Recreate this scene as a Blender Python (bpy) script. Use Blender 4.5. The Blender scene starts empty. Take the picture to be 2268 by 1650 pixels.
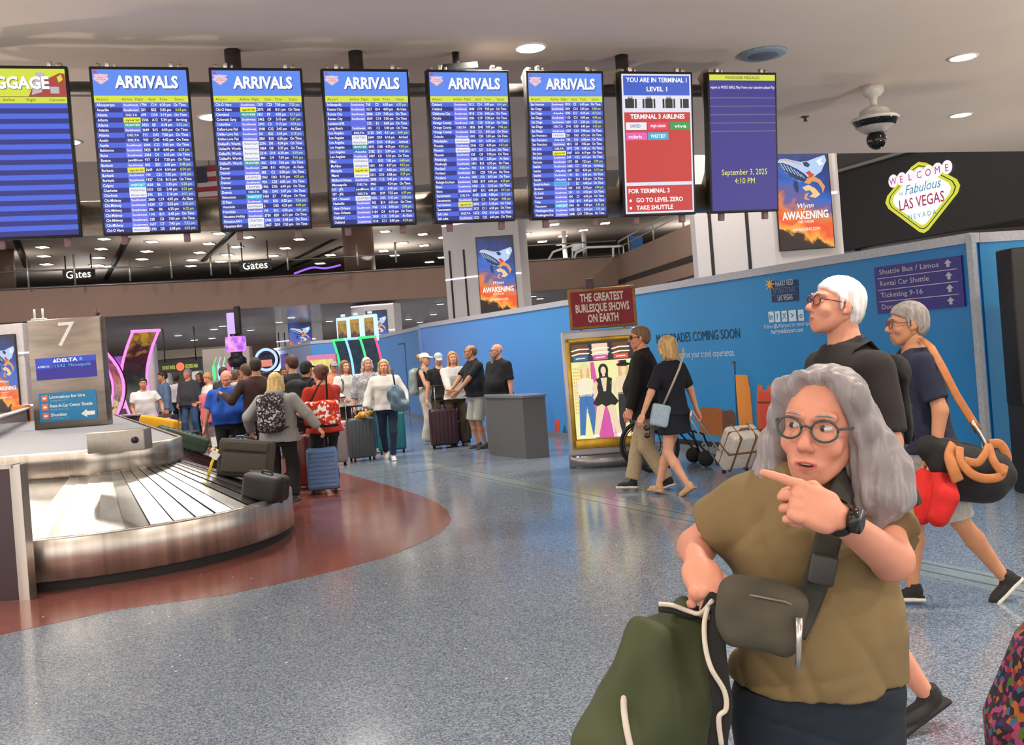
import bpy, bmesh, math, random
import numpy as np
from mathutils import Vector, Matrix, Euler
random.seed(7)
C = bpy.context.scene.collection
PI = math.pi
R = math.radians
# ------------------------------------------------------------------ camera model (35 mm-like lens held at 1.7 m, rolled 4.4 degrees)
FPX, CX, HY, ROLL, HC = 2200.0, 1134.0, 774.0, R(4.4), 1.7
cs, sn = math.cos(ROLL), math.sin(ROLL)
def uv(px, py):
    dx, dy = px-CX, py-HY
    return dx*cs-dy*sn, dx*sn+dy*cs
def W(px, py, d):                       # point seen at px,py at depth d
    u, v = uv(px, py)
    return Vector((u*d/FPX, d, HC-v*d/FPX))
def G(px, py, z=0.0):                   # point seen at px,py lying at height z
    u, v = uv(px, py)
    d = FPX*(HC-z)/v
    return Vector((u*d/FPX, d, z))
def on_plane(px, py, o, n):
    u, v = uv(px, py)
    r = Vector((u/FPX, 1, -v/FPX)); c = Vector((0, 0, HC))
    return c + r*((Vector(o)-c).dot(n)/r.dot(n))
cam = bpy.data.cameras.new('camera'); cam.sensor_width = 36; cam.lens = FPX/2268*36
cam.shift_y = -(825-HY)/2268
cam.clip_start = .05; cam.clip_end = 300
co = bpy.data.objects.new('camera', cam); C.objects.link(co)
co.matrix_world = Matrix.Translation((0, 0, HC)) @ Matrix.Rotation(PI/2, 4, 'X') @ Matrix.Rotation(-ROLL, 4, 'Z')
bpy.context.scene.camera = co

# ------------------------------------------------------------------ materials
def lin(c):
    if isinstance(c, str):
        c = [int(c[i:i+2], 16)/255 for i in (0, 2, 4)]
    return tuple((x/12.92 if x <= .04045 else ((x+.055)/1.055)**2.4) for x in c)
_M = {}
def mat(color, rough=.8, metal=0., var=.12, scale=30., coat=0., bump=0., name=None, spec=.5, aniso=0):
    key = (str(color), rough, metal, var, scale, coat, bump, spec, aniso)
    if key in _M: return _M[key]
    m = bpy.data.materials.new(name or 'paint_'+str(len(_M))); m.use_nodes = True
    nt = m.node_tree; b = nt.nodes['Principled BSDF']
    c = lin(color)
    tc = nt.nodes.new('ShaderNodeTexCoord'); nz = nt.nodes.new('ShaderNodeTexNoise')
    nz.inputs['Scale'].default_value = scale; nz.inputs['Detail'].default_value = 3
    nt.links.new(tc.outputs['Object'], nz.inputs['Vector'])
    if aniso:
        mp = nt.nodes.new('ShaderNodeMapping'); mp.inputs['Scale'].default_value = (1, 1, aniso)
        nt.links.new(tc.outputs['Object'], mp.inputs['Vector']); nt.links.new(mp.outputs['Vector'], nz.inputs['Vector'])
    rp = nt.nodes.new('ShaderNodeValToRGB')
    rp.color_ramp.elements[0].position = .3; rp.color_ramp.elements[1].position = .7
    rp.color_ramp.elements[0].color = tuple(x*(1-var) for x in c)+(1,)
    rp.color_ramp.elements[1].color = tuple(min(1, x*(1+var)) for x in c)+(1,)
    nt.links.new(nz.outputs['Fac'], rp.inputs['Fac']); nt.links.new(rp.outputs['Color'], b.inputs['Base Color'])
    b.inputs['Roughness'].default_value = rough; b.inputs['Metallic'].default_value = metal
    b.inputs['Specular IOR Level'].default_value = spec
    if coat: b.inputs['Coat Weight'].default_value = coat; b.inputs['Coat Roughness'].default_value = .1
    if bump:
        bp = nt.nodes.new('ShaderNodeBump'); bp.inputs['Strength'].default_value = bump; bp.inputs['Distance'].default_value = .01
        nt.links.new(nz.outputs['Fac'], bp.inputs['Height']); nt.links.new(bp.outputs['Normal'], b.inputs['Normal'])
    _M[key] = m
    return m
def emit(color, s=1.0, name=None):
    key = ('e', str(color), s)
    if key in _M: return _M[key]
    m = bpy.data.materials.new(name or 'lit_'+str(len(_M))); m.use_nodes = True
    nt = m.node_tree; b = nt.nodes['Principled BSDF']
    c = lin(color)+(1,)
    b.inputs['Base Color'].default_value = (.01, .01, .01, 1)
    b.inputs['Roughness'].default_value = .4
    b.inputs['Emission Color'].default_value = c; b.inputs['Emission Strength'].default_value = s
    _M[key] = m
    return m
def pattern(name, stops, scale, rough=.9, emission=0, kind='VORONOI', axis=None, distort=0, coat=0, stretch=None):
    """procedural print: cells or noise through a colour ramp; axis = (a,b,c,off,noise): ramp on a*x+b*y+c*z+off+noise"""
    m = bpy.data.materials.new(name); m.use_nodes = True
    nt = m.node_tree; b = nt.nodes['Principled BSDF']; L = nt.links.new
    tc = nt.nodes.new('ShaderNodeTexCoord'); src = tc.outputs['Object']
    if stretch:
        mp = nt.nodes.new('ShaderNodeMapping'); mp.inputs['Scale'].default_value = stretch; L(src, mp.inputs['Vector']); src = mp.outputs['Vector']
    rp = nt.nodes.new('ShaderNodeValToRGB'); el = rp.color_ramp.elements
    while len(el) < len(stops): el.new(.5)
    for e, (p, c) in zip(el, stops): e.position = p; e.color = lin(c)+(1,)
    if kind == 'VORONOI':
        rp.color_ramp.interpolation = 'CONSTANT'
        t = nt.nodes.new('ShaderNodeTexVoronoi'); t.inputs['Scale'].default_value = scale
        L(src, t.inputs['Vector'])
        sp = nt.nodes.new('ShaderNodeSeparateColor'); L(t.outputs['Color'], sp.inputs[0]); fac = sp.outputs[0]
    else:
        t = nt.nodes.new('ShaderNodeTexNoise'); t.inputs['Scale'].default_value = scale; t.inputs['Detail'].default_value = 5
        t.inputs['Distortion'].default_value = distort
        L(src, t.inputs['Vector']); fac = t.outputs['Fac']
    if axis:
        sx = nt.nodes.new('ShaderNodeSeparateXYZ'); L(tc.outputs['Object'], sx.inputs[0])
        acc = None
        for i in range(3):
            if axis[i]:
                q = nt.nodes.new('ShaderNodeMath'); q.operation = 'MULTIPLY'; L(sx.outputs[i], q.inputs[0]); q.inputs[1].default_value = axis[i]
                if acc is None: acc = q.outputs[0]
                else:
                    a = nt.nodes.new('ShaderNodeMath'); L(acc, a.inputs[0]); L(q.outputs[0], a.inputs[1]); acc = a.outputs[0]
        q = nt.nodes.new('ShaderNodeMath'); q.operation = 'MULTIPLY_ADD'; L(fac, q.inputs[0]); q.inputs[1].default_value = axis[4]; q.inputs[2].default_value = axis[3]-axis[4]*.5
        a = nt.nodes.new('ShaderNodeMath'); L(acc, a.inputs[0]); L(q.outputs[0], a.inputs[1]); fac = a.outputs[0]
    L(fac, rp.inputs['Fac'])
    if emission:
        b.inputs['Base Color'].default_value = (.01, .01, .01, 1)
        L(rp.outputs['Color'], b.inputs['Emission Color']); b.inputs['Emission Strength'].default_value = emission
    else: L(rp.outputs['Color'], b.inputs['Base Color'])
    b.inputs['Roughness'].default_value = rough
    if coat: b.inputs['Coat Weight'].default_value = coat
    return m

# ------------------------------------------------------------------ text outlines
_T = {}
def glyphs(s, bold=0.):
    key = (s, bold)
    if key not in _T:
        cu = bpy.data.curves.new('lettering', 'FONT'); cu.body = s; cu.size = 1; cu.resolution_u = 2; cu.offset = bold
        ob = bpy.data.objects.new('lettering', cu)
        me = ob.to_mesh()
        v = [(p.co.x, p.co.y) for p in me.vertices]; f = [tuple(p.vertices) for p in me.polygons]
        ob.to_mesh_clear(); bpy.data.objects.remove(ob); bpy.data.curves.remove(cu)
        x = [p[0] for p in v] or [0]
        _T[key] = (v, f, min(x), max(x))
    return _T[key]

# ------------------------------------------------------------------ mesh builder
class MB:
    def __init__(s): s.v = []; s.f = []; s.m = []; s.sm = []; s.T = Matrix.Identity(4)
    def add(s, vs, fs, m=0, smooth=False):
        o = len(s.v); s.v += [tuple(s.T @ Vector(p)) for p in vs]
        s.f += [tuple(i+o for i in f) for f in fs]; s.m += [m]*len(fs); s.sm += [smooth]*len(fs)
        return s
    def box(s, c, d, m=0, rot=None):
        q = Matrix.Translation(c) @ (rot.to_4x4() if rot else Matrix.Identity(4))
        vs = [q @ Vector((sx*d[0]/2, sy*d[1]/2, sz*d[2]/2)) for sx in (-1, 1) for sy in (-1, 1) for sz in (-1, 1)]
        return s.add(vs, [(0, 1, 3, 2), (4, 6, 7, 5), (0, 4, 5, 1), (2, 3, 7, 6), (0, 2, 6, 4), (1, 5, 7, 3)], m)
    def rbox(s, c, d, r=.02, m=0, rot=None, seg=3, smooth=True):
        bm = bmesh.new(); bmesh.ops.create_cube(bm, size=1)
        for v in bm.verts: v.co = Vector((v.co.x*d[0], v.co.y*d[1], v.co.z*d[2]))
        bmesh.ops.bevel(bm, geom=bm.edges[:], offset=min(r, min(d)*.49), segments=seg, affect='EDGES', profile=.5)
        q = Matrix.Translation(c) @ (rot.to_4x4() if rot else Matrix.Identity(4))
        bm.verts.index_update()
        vs = [q @ v.co for v in bm.verts]; fs = [tuple(v.index for v in f.verts) for f in bm.faces]; bm.free()
        return s.add(vs, fs, m, smooth)
    def tube(s, path, r, n=8, m=0, cap=True, smooth=True, flat=1.0, up=None):
        path = [Vector(p) for p in path]; k = len(path)
        rs = r if isinstance(r, (list, tuple)) else [r]*k
        vs = []; last = None
        for i, p in enumerate(path):
            t = (path[min(i+1, k-1)]-path[max(i-1, 0)]).normalized()
            ref = Vector(up) if up else (last if last is not None else (Vector((0, 0, 1)) if abs(t.z) < .9 else Vector((0, 1, 0))))
            a = (ref - t*ref.dot(t)); a = a.normalized() if a.length > 1e-6 else t.orthogonal().normalized()
            b = t.cross(a); last = a
            for j in range(n):
                w = 2*PI*j/n
                vs.append(p + a*(math.cos(w)*rs[i]*flat) + b*(math.sin(w)*rs[i]))
        fs = [(i*n+j, i*n+(j+1) % n, (i+1)*n+(j+1) % n, (i+1)*n+j) for i in range(k-1) for j in range(n)]
        if cap: fs += [tuple(range(n-1, -1, -1)), tuple(range((k-1)*n, k*n))]
        return s.add(vs, fs, m, smooth)
    def lathe(s, prof, c=(0, 0, 0), n=24, m=0, smooth=True, sx=1, sy=1):
        vs = [(c[0]+r*math.cos(2*PI*j/n)*sx, c[1]+r*math.sin(2*PI*j/n)*sy, c[2]+z) for r, z in prof for j in range(n)]
        k = len(prof)
        fs = [(i*n+j, i*n+(j+1) % n, (i+1)*n+(j+1) % n, (i+1)*n+j) for i in range(k-1) for j in range(n)]
        if prof[0][0] < .03: fs += [tuple(range(n-1, -1, -1))]
        if prof[-1][0] < .03: fs += [tuple(range((k-1)*n, k*n))]
        return s.add(vs, fs, m, smooth)
    def prism(s, pts, o, ex, ey, th, m=0):        # outline pts in plane (ex,ey) at o, extruded th along ex x ey
        o, ex, ey = Vector(o), Vector(ex), Vector(ey); nn = ex.cross(ey).normalized()
        k = len(pts)
        a = [o+ex*x+ey*y for x, y in pts]; b = [p+nn*th for p in a]
        return s.add(a+b, [tuple(range(k-1, -1, -1)), tuple(range(k, 2*k))]+[(i, (i+1) % k, k+(i+1) % k, k+i) for i in range(k)], m)
    def plate(s, pts, o, ex, ey, m=0):
        o, ex, ey = Vector(o), Vector(ex), Vector(ey)
        return s.add([o+ex*x+ey*y for x, y in pts], [tuple(range(len(pts)))], m)
    def rect(s, x0, y0, x1, y1, o, ex, ey, m=0):
        return s.plate([(x0, y0), (x1, y0), (x1, y1), (x0, y1)], o, ex, ey, m)
    def text(s, t, x, y, size, o, ex, ey, m=0, align='L', bold=0., width=None, shear=0., sy=1.0, nx=1.0):
        v, f, x0, x1 = glyphs(t, bold)
        if not v: return s
        k = size
        kx = width/(x1-x0) if width else k*nx
        off = x-(x0*kx if align == 'L' else (x1*kx if align == 'R' else (x0+x1)/2*kx))
        o, ex, ey = Vector(o), Vector(ex), Vector(ey)
        return s.add([o+ex*(off+(p[0]+shear*p[1])*kx)+ey*(y+p[1]*k*sy) for p in v], f, m)
    def sphere(s, c, r, m=0, n=14, k=9):
        r = r if isinstance(r, (tuple, list)) else (r, r, r)
        vs = [(c[0]+r[0]*math.sin(PI*i/k)*math.cos(2*PI*j/n), c[1]+r[1]*math.sin(PI*i/k)*math.sin(2*PI*j/n), c[2]+r[2]*math.cos(PI*i/k)) for i in range(k+1) for j in range(n)]
        fs = [(i*n+j, (i+1)*n+j, (i+1)*n+(j+1) % n, i*n+(j+1) % n) for i in range(k) for j in range(n)]
        return s.add(vs, fs, m, True)
    def build(s, name, mats, parent=None, loc=None, rotz=0):
        me = bpy.data.meshes.new(name); me.from_pydata(s.v, [], s.f)
        for m in (mats if isinstance(mats, (list, tuple)) else [mats]): me.materials.append(m)
        me.polygons.foreach_set('material_index', s.m); me.polygons.foreach_set('use_smooth', s.sm)
        bm = bmesh.new(); bm.from_mesh(me); bmesh.ops.remove_doubles(bm, verts=bm.verts, dist=1e-6); bm.to_mesh(me); bm.free()
        me.update()
        o = bpy.data.objects.new(name, me); C.objects.link(o)
        if parent: o.parent = parent
        if loc is not None: o.location = loc
        if rotz: o.rotation_euler = (0, 0, rotz)
        return o
def tag(o, label, cat, group=None, kind=None):
    o['label'] = label; o['category'] = cat
    if group: o['group'] = group
    if kind: o['kind'] = kind
    return o
def thing(name, label, cat, loc=(0, 0, 0), rotz=0, group=None):
    o = bpy.data.objects.new(name, None); C.objects.link(o); o.empty_display_size = .1
    o.location = loc; o.rotation_euler = (0, 0, rotz)
    return tag(o, label, cat, group)
def struct(o, label=None, cat=None):
    o['kind'] = 'structure'
    if label: o['label'] = label; o['category'] = cat
    return o

# ------------------------------------------------------------------ implicit surfaces (rounded organic shapes)
class SDF:
    def __init__(s): s.p = []; s.sub = []; s.post = []
    def cone(s, a, b, ra, rb=None, k=.02, cutb=False, cuta=False):
        s.p.append(('c', np.array(a, float), np.array(b, float), ra, ra if rb is None else rb, k, cutb, cuta)); return s
    def chain(s, pts, rs, k=.01):
        for i in range(len(pts)-1): s.cone(pts[i], pts[i+1], rs[i], rs[i+1], k)
        return s
    def ell(s, c, r, rot=None, k=.02):
        r = np.array([r]*3 if np.isscalar(r) else r, float)
        s.p.append(('e', np.array(c, float), r, np.array(rot) if rot is not None else None, k)); return s
    def box(s, c, h, r=.01, rot=None, k=.01):
        s.p.append(('b', np.array(c, float), np.array(h, float), r, np.array(rot) if rot is not None else None, k)); return s
    def loft(s, lv, k=.02, p=2.3):               # levels (z, cx, cy, a, b)
        s.p.append(('l', np.array(sorted(lv), float), k, p)); return s
    def cut_ell(s, c, r, k=.008): s.sub.append((np.array(c, float), np.array([r]*3 if np.isscalar(r) else r, float), k)); return s
    def keep(s, n, c, k=.006): s.post.append((np.array(n, float), c, k)); return s   # keep n.p > c
    def bbox(s):
        lo = np.full(3, 1e9); hi = -lo
        for q in s.p:
            if q[0] == 'c': r = max(q[3], q[4]); l = np.minimum(q[1], q[2])-r; h = np.maximum(q[1], q[2])+r
            elif q[0] == 'e': r = q[2] if q[3] is None else np.full(3, q[2].max()); l = q[1]-r; h = q[1]+r
            elif q[0] == 'b': r = (q[2] if q[4] is None else np.full(3, np.linalg.norm(q[2]))); l = q[1]-r; h = q[1]+r
            else:
                L = q[1]; l = np.array([(L[:, 1]-L[:, 3]).min(), (L[:, 2]-L[:, 4]).min(), L[:, 0].min()]); h = np.array([(L[:, 1]+L[:, 3]).max(), (L[:, 2]+L[:, 4]).max(), L[:, 0].max()])
            lo = np.minimum(lo, l); hi = np.maximum(hi, h)
            s.bb = getattr(s, 'bb', []); s.bb.append((l, h))
        return lo, hi
    def mesh(s, h, warp=None):
        s.bb = []
        lo, hi = s.bbox(); lo = lo-3*h; hi = hi+3*h
        n = np.ceil((hi-lo)/h).astype(int)+1
        F = np.full(n, 1.0, np.float32)
        ax = [lo[i]+h*np.arange(n[i]) for i in range(3)]
        for q, (bl, bh) in zip(s.p, s.bb):
            k = {'c': 5, 'e': 4, 'b': 5, 'l': 2}[q[0]]; k = q[k]
            mg = k+3*h+.004
            i0 = np.clip(np.floor((bl-mg-lo)/h).astype(int), 0, n-1); i1 = np.clip(np.ceil((bh+mg-lo)/h).astype(int)+1, 1, n)
            sl = tuple(slice(a, b) for a, b in zip(i0, i1))
            X = ax[0][sl[0]][:, None, None]; Y = ax[1][sl[1]][None, :, None]; Z = ax[2][sl[2]][None, None, :]
            if q[0] == 'c':
                a, b, ra, rb = q[1:5]; ba = b-a; l2 = max(ba.dot(ba), 1e-9)
                px, py, pz = X-a[0], Y-a[1], Z-a[2]
                tt = (px*ba[0]+py*ba[1]+pz*ba[2])/l2; t = np.clip(tt, 0, 1)
                d = np.sqrt((px-ba[0]*t)**2+(py-ba[1]*t)**2+(pz-ba[2]*t)**2)-(ra+(rb-ra)*t)
                if q[6]: d = np.maximum(d, (tt-1)*math.sqrt(l2))
                if q[7]: d = np.maximum(d, -tt*math.sqrt(l2))
            elif q[0] == 'e':
                px, py, pz = X-q[1][0], Y-q[1][1], Z-q[1][2]
                if q[3] is not None:
                    m = q[3]; px, py, pz = px*m[0, 0]+py*m[1, 0]+pz*m[2, 0], px*m[0, 1]+py*m[1, 1]+pz*m[2, 1], px*m[0, 2]+py*m[1, 2]+pz*m[2, 2]
                r = q[2]
                k0 = np.sqrt((px/r[0])**2+(py/r[1])**2+(pz/r[2])**2); k1 = np.sqrt((px/r[0]**2)**2+(py/r[1]**2)**2+(pz/r[2]**2)**2)+1e-9
                d = k0*(k0-1)/k1
                d = np.where(k0 < .3, -r.min()*.7, d)
            elif q[0] == 'b':
                px, py, pz = X-q[1][0], Y-q[1][1], Z-q[1][2]
                if q[4] is not None:
                    m = q[4]; px, py, pz = px*m[0, 0]+py*m[1, 0]+pz*m[2, 0], px*m[0, 1]+py*m[1, 1]+pz*m[2, 1], px*m[0, 2]+py*m[1, 2]+pz*m[2, 2]
                r = q[3]; hx = q[2]-r
                ex, ey, ez = np.abs(px)-hx[0], np.abs(py)-hx[1], np.abs(pz)-hx[2]
                d = np.sqrt(np.maximum(ex, 0)**2+np.maximum(ey, 0)**2+np.maximum(ez, 0)**2)+np.minimum(np.maximum(ex, np.maximum(ey, ez)), 0)-r
            else:
                L, pw = q[1], q[3]; zz = ax[2][sl[2]]
                it = [np.interp(zz, L[:, 0], L[:, i])[None, None, :] for i in range(1, 5)]
                e = (np.abs((X-it[0])/it[2])**pw+np.abs((Y-it[1])/it[3])**pw)**(1/pw)
                d = (e-1)*np.minimum(it[2], it[3])
                d = np.maximum(d, np.maximum(L[0, 0]-Z, Z-L[-1, 0]))
            A = F[sl]; w = np.maximum(k-np.abs(A-d), 0)
            F[sl] = np.minimum(A, d)-w*w/(4*max(k, 1e-6))
        X, Y, Z = ax[0][:, None, None], ax[1][None, :, None], ax[2][None, None, :]
        for c, r, k in s.sub:
            i0 = np.clip(np.floor((c-r-k-3*h-lo)/h).astype(int), 0, n-1); i1 = np.clip(np.ceil((c+r+k+3*h-lo)/h).astype(int)+1, 1, n)
            if (i1 <= i0).any(): continue
            sl = tuple(slice(a, b) for a, b in zip(i0, i1))
            d = (np.sqrt(((ax[0][sl[0]][:, None, None]-c[0])/r[0])**2+((ax[1][sl[1]][None, :, None]-c[1])/r[1])**2+((ax[2][sl[2]][None, None, :]-c[2])/r[2])**2)-1)*r.min()
            A = F[sl]; w = np.maximum(k-np.abs(A+d), 0); F[sl] = np.maximum(A, -d)+w*w/(4*k)
        for nn, c, k in s.post:
            d = c(X, Y, Z) if nn is None else c-(X*nn[0]+Y*nn[1]+Z*nn[2])
            w = np.maximum(k-np.abs(F-d), 0); F = np.maximum(F, d)+w*w/(4*k)
        if warp is not None: F = F+warp(X, Y, Z)
        F[0], F[-1] = 1, 1; F[:, 0], F[:, -1] = 1, 1; F[:, :, 0], F[:, :, -1] = 1, 1
        return nets(F.astype(np.float32), lo, h)
def nets(F, lo, h):
    S = F < 0
    cnt = np.zeros(tuple(x-1 for x in F.shape), np.uint8)
    for a in (0, 1):
        for b in (0, 1):
            for c in (0, 1): cnt += S[a:S.shape[0]-1+a, b:S.shape[1]-1+b, c:S.shape[2]-1+c]
    act = np.argwhere((cnt > 0) & (cnt < 8))
    idx = np.full(cnt.shape, -1, np.int32); idx[tuple(act.T)] = np.arange(len(act))
    acc = np.zeros((len(act), 3)); num = np.zeros(len(act))
    for d in range(3):
        o1, o2 = [(1, 2), (0, 2), (0, 1)][d]
        for a in (0, 1):
            for b in (0, 1):
                p = act.copy(); p[:, o1] += a; p[:, o2] += b; q = p.copy(); q[:, d] += 1
                fa = F[tuple(p.T)]; fb = F[tuple(q.T)]; ch = (fa < 0) != (fb < 0)
                t = np.where(ch, fa/np.where(ch, fa-fb, 1), 0)
                pt = p.astype(float); pt[:, d] += t
                acc += pt*ch[:, None]; num += ch
    V = lo+h*acc/num[:, None]
    Q = []
    for d in range(3):
        o1, o2 = [(1, 2), (2, 0), (0, 1)][d]
        A = np.take(S, range(S.shape[d]-1), d); B = np.take(S, range(1, S.shape[d]), d)
        e = np.argwhere(A != B)
        e = e[(e[:, o1] > 0) & (e[:, o2] > 0)]
        s0 = S[tuple(e.T)]
        def cell(a, b):
            p = e.copy(); p[:, o1] -= a; p[:, o2] -= b; return idx[tuple(p.T)]
        q = np.stack([cell(1, 1), cell(0, 1), cell(0, 0), cell(1, 0)], 1)
        q = np.where(s0[:, None], q, q[:, ::-1]); Q.append(q)
    return V, np.concatenate(Q)
def soft(name, pieces, mats, parent=None, matfn=None):
    """pieces: list of (V,Q[,material]) joined into ONE mesh object"""
    Vs, Qs, ms, o = [], [], [], 0
    for pc in pieces:
        V, Q = pc[0], pc[1]; Vs.append(V); Qs.append(Q+o); o += len(V)
        mi = np.full(len(Q), pc[2] if len(pc) > 2 and not callable(pc[2]) else 0, np.int32)
        if len(pc) > 2 and callable(pc[2]): mi = pc[2](V[Q].mean(1)).astype(np.int32)
        ms.append(mi)
    V = np.concatenate(Vs); Q = np.concatenate(Qs); mi = np.concatenate(ms)
    me = bpy.data.meshes.new(name)
    me.vertices.add(len(V)); me.vertices.foreach_set('co', V.astype(np.float32).ravel())
    me.loops.add(Q.size); me.loops.foreach_set('vertex_index', Q.astype(np.int32).ravel())
    me.polygons.add(len(Q)); me.polygons.foreach_set('loop_start', np.arange(0, Q.size, 4, dtype=np.int32))
    me.polygons.foreach_set('loop_total', np.full(len(Q), 4, np.int32))
    for m in (mats if isinstance(mats, (list, tuple)) else [mats]): me.materials.append(m)
    if any(len(pc) > 3 for pc in pieces):
        at_ = me.attributes.new('flush', 'FLOAT', 'POINT'); at_.data.foreach_set('value', np.concatenate([pc[3] if len(pc) > 3 else np.zeros(len(pc[0])) for pc in pieces]).astype(np.float32))
    me.polygons.foreach_set('material_index', mi); me.polygons.foreach_set('use_smooth', np.ones(len(Q), bool))
    me.update(calc_edges=True); me.validate()
    ob = bpy.data.objects.new(name, me); C.objects.link(ob)
    if parent: ob.parent = parent
    return ob
def cr(path, n=5):
    P = [Vector(p) for p in path]; out = []
    for i in range(len(P)-1):
        a, b, c, d = P[max(i-1, 0)], P[i], P[i+1], P[min(i+2, len(P)-1)]
        for j in range(n):
            t = j/n; out.append(.5*((2*b)+(c-a)*t+(2*a-5*b+4*c-d)*t*t+(3*b-a-3*c+d)*t**3))
    return out+[P[-1]]
def creased(base, amp, dirs):
    def f(X, Y, Z):
        o = base(X, Y, Z)
        for (a, b, c, ph, m) in dirs: o = o+amp*(1-np.abs(np.sin(a*X+b*Y+c*Z+ph+.5*np.sin(9*X+7*Z))))**5*(.5+.5*np.sin(m*X+1.7*m*Z+ph*2))
        return o.astype(np.float32)
    return f
def folds(amp, dirs):
    def f(X, Y, Z):
        o = 0
        for (a, b, c, ph) in dirs: o = o+np.sin(a*X+b*Y+c*Z+ph)
        return (amp*o).astype(np.float32)
    return f
# ------------------------------------------------------------------ people
SKIN = {'fair': 'd9a184', 'pink': 'd8957c', 'tan': 'bd8563', 'brown': '8a5a42', 'dark': '5c3a2b'}
_SK = {}
def skinm(k, lip):
    if (k, lip) in _SK: return _SK[(k, lip)]
    m = mat(SKIN.get(k, k), .5, 0, .06, 14, spec=.35).copy(); nt = m.node_tree; b = nt.nodes['Principled BSDF']
    old = b.inputs['Base Color'].links[0].from_socket; a = nt.nodes.new('ShaderNodeAttribute'); a.attribute_name = 'flush'
    mx = nt.nodes.new('ShaderNodeMix'); mx.data_type = 'RGBA'; nt.links.new(a.outputs['Fac'], mx.inputs[0]); nt.links.new(old, mx.inputs[6]); mx.inputs[7].default_value = lin(lip)+(1,)
    nt.links.new(mx.outputs[2], b.inputs['Base Color']); _SK[(k, lip)] = m
    return m
_HC = {}
def head_piece(h, kind='m'):
    key = (round(h, 4), kind)
    if key in _HC: return _HC[key]
    s = SDF(); f = 'f' in kind
    s.ell((0, .012, .035), (.076, .097, .083), k=.02)
    s.ell((0, -.028, -.025), (.062 if not f else .060, .066, .085), k=.03)
    s.cone((0, -.02, -.055), (0, -.066, -.096), .046, .021 if not f else .018, k=.02)
    for x in (-1, 1):
        s.cone((x*.05, .012, -.04), (x*.022, -.06, -.09), .02, .016, k=.025)
        s.ell((x*.038, -.068, -.028), (.024, .02, .022), k=.02)
        s.cone((x*.014, -.09, .032), (x*.044, -.078, .033), .010, .009, k=.014)
        s.cone((x*.011, -.104, -.031), (x*.011, -.098, -.033), .0075, k=.006)
        s.ell((x*.079, .014, -.002), (.0075, .018, .030), rot=np.array(Matrix.Rotation(R(x*14), 3, 'Z') @ Matrix.Rotation(R(10), 3, 'X')), k=.008)
        s.ell((x*.081, .0, -.024), (.007, .009, .012), k=.006)
    s.cone((0, -.09, .014), (0, -.116, -.024), .0085, .0125, k=.012)
    s.cone((-.024, -.085, -.0645), (-.004, -.0945, -.062), .003, .0045, k=.006); s.cone((.024, -.085, -.0645), (.004, -.0945, -.062), .003, .0045, k=.006)
    s.cone((-.018, -.086, -.0695), (0, -.0925, -.0725), .0036, .0055, k=.006); s.cone((.018, -.086, -.0695), (0, -.0925, -.0725), .0036, .0055, k=.006)
    if 'o' in kind: s.cut_ell((0, -.102, -.0675), (.0185, .02, .0042), k=.002)
    elif h < .0045: s.cut_ell((0, -.102, -.0672), (.0205, .012, .0014), k=.003)
    for x in (-1, 1):
        s.chain([(x*.017, -.086, .011), (x*.025, -.0905, .0175), (x*.036, -.090, .0185), (x*.047, -.082, .013)], (.0025, .004, .004, .003), k=.004)
        s.chain([(x*.019, -.086, .008), (x*.032, -.0885, .0025), (x*.045, -.082, .007)], (.0025, .0033, .0025), k=.005)
        s.cut_ell((x*.032, -.109, .010), (.024, .022, .016), k=.014)
    s.ell((0, -.080, -.064), (.034, .014, .024), k=.02)
    V, Q = s.mesh(h)
    if h <= .0065: s2 = 1
    x, y, z = V.T; ax_ = np.abs(x)
    sm = lambda v, w: np.clip(v/w+.5, 0, 1)
    lw = sm(.0235-ax_, .003)*sm(-.0585-np.maximum(0, ax_-.005)*.2-z, .003)*sm(z+.0785-np.maximum(0, ax_-.004)*.42, .003)*(y < -.08)
    ck = .35*np.exp(-(((ax_-.042)/.02)**2+((z+.028)/.022)**2))*(y < -.04)+.4*np.exp(-((x/.016)**2+((z+.026)/.014)**2))*(y < -.1)
    _HC[key] = (V, Q, np.maximum(lw, ck*.6))
    return _HC[key]
def chain_pts(b, d, up, lens, ang):
    pts = [np.array(b, float)]; a = 0; d = np.array(d, float); up = np.array(up, float)
    for l, t in zip(lens, ang):
        a += R(t); pts.append(pts[-1]+l*(d*math.cos(a)-up*math.sin(a)))
    return pts
_HD = {}
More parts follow.
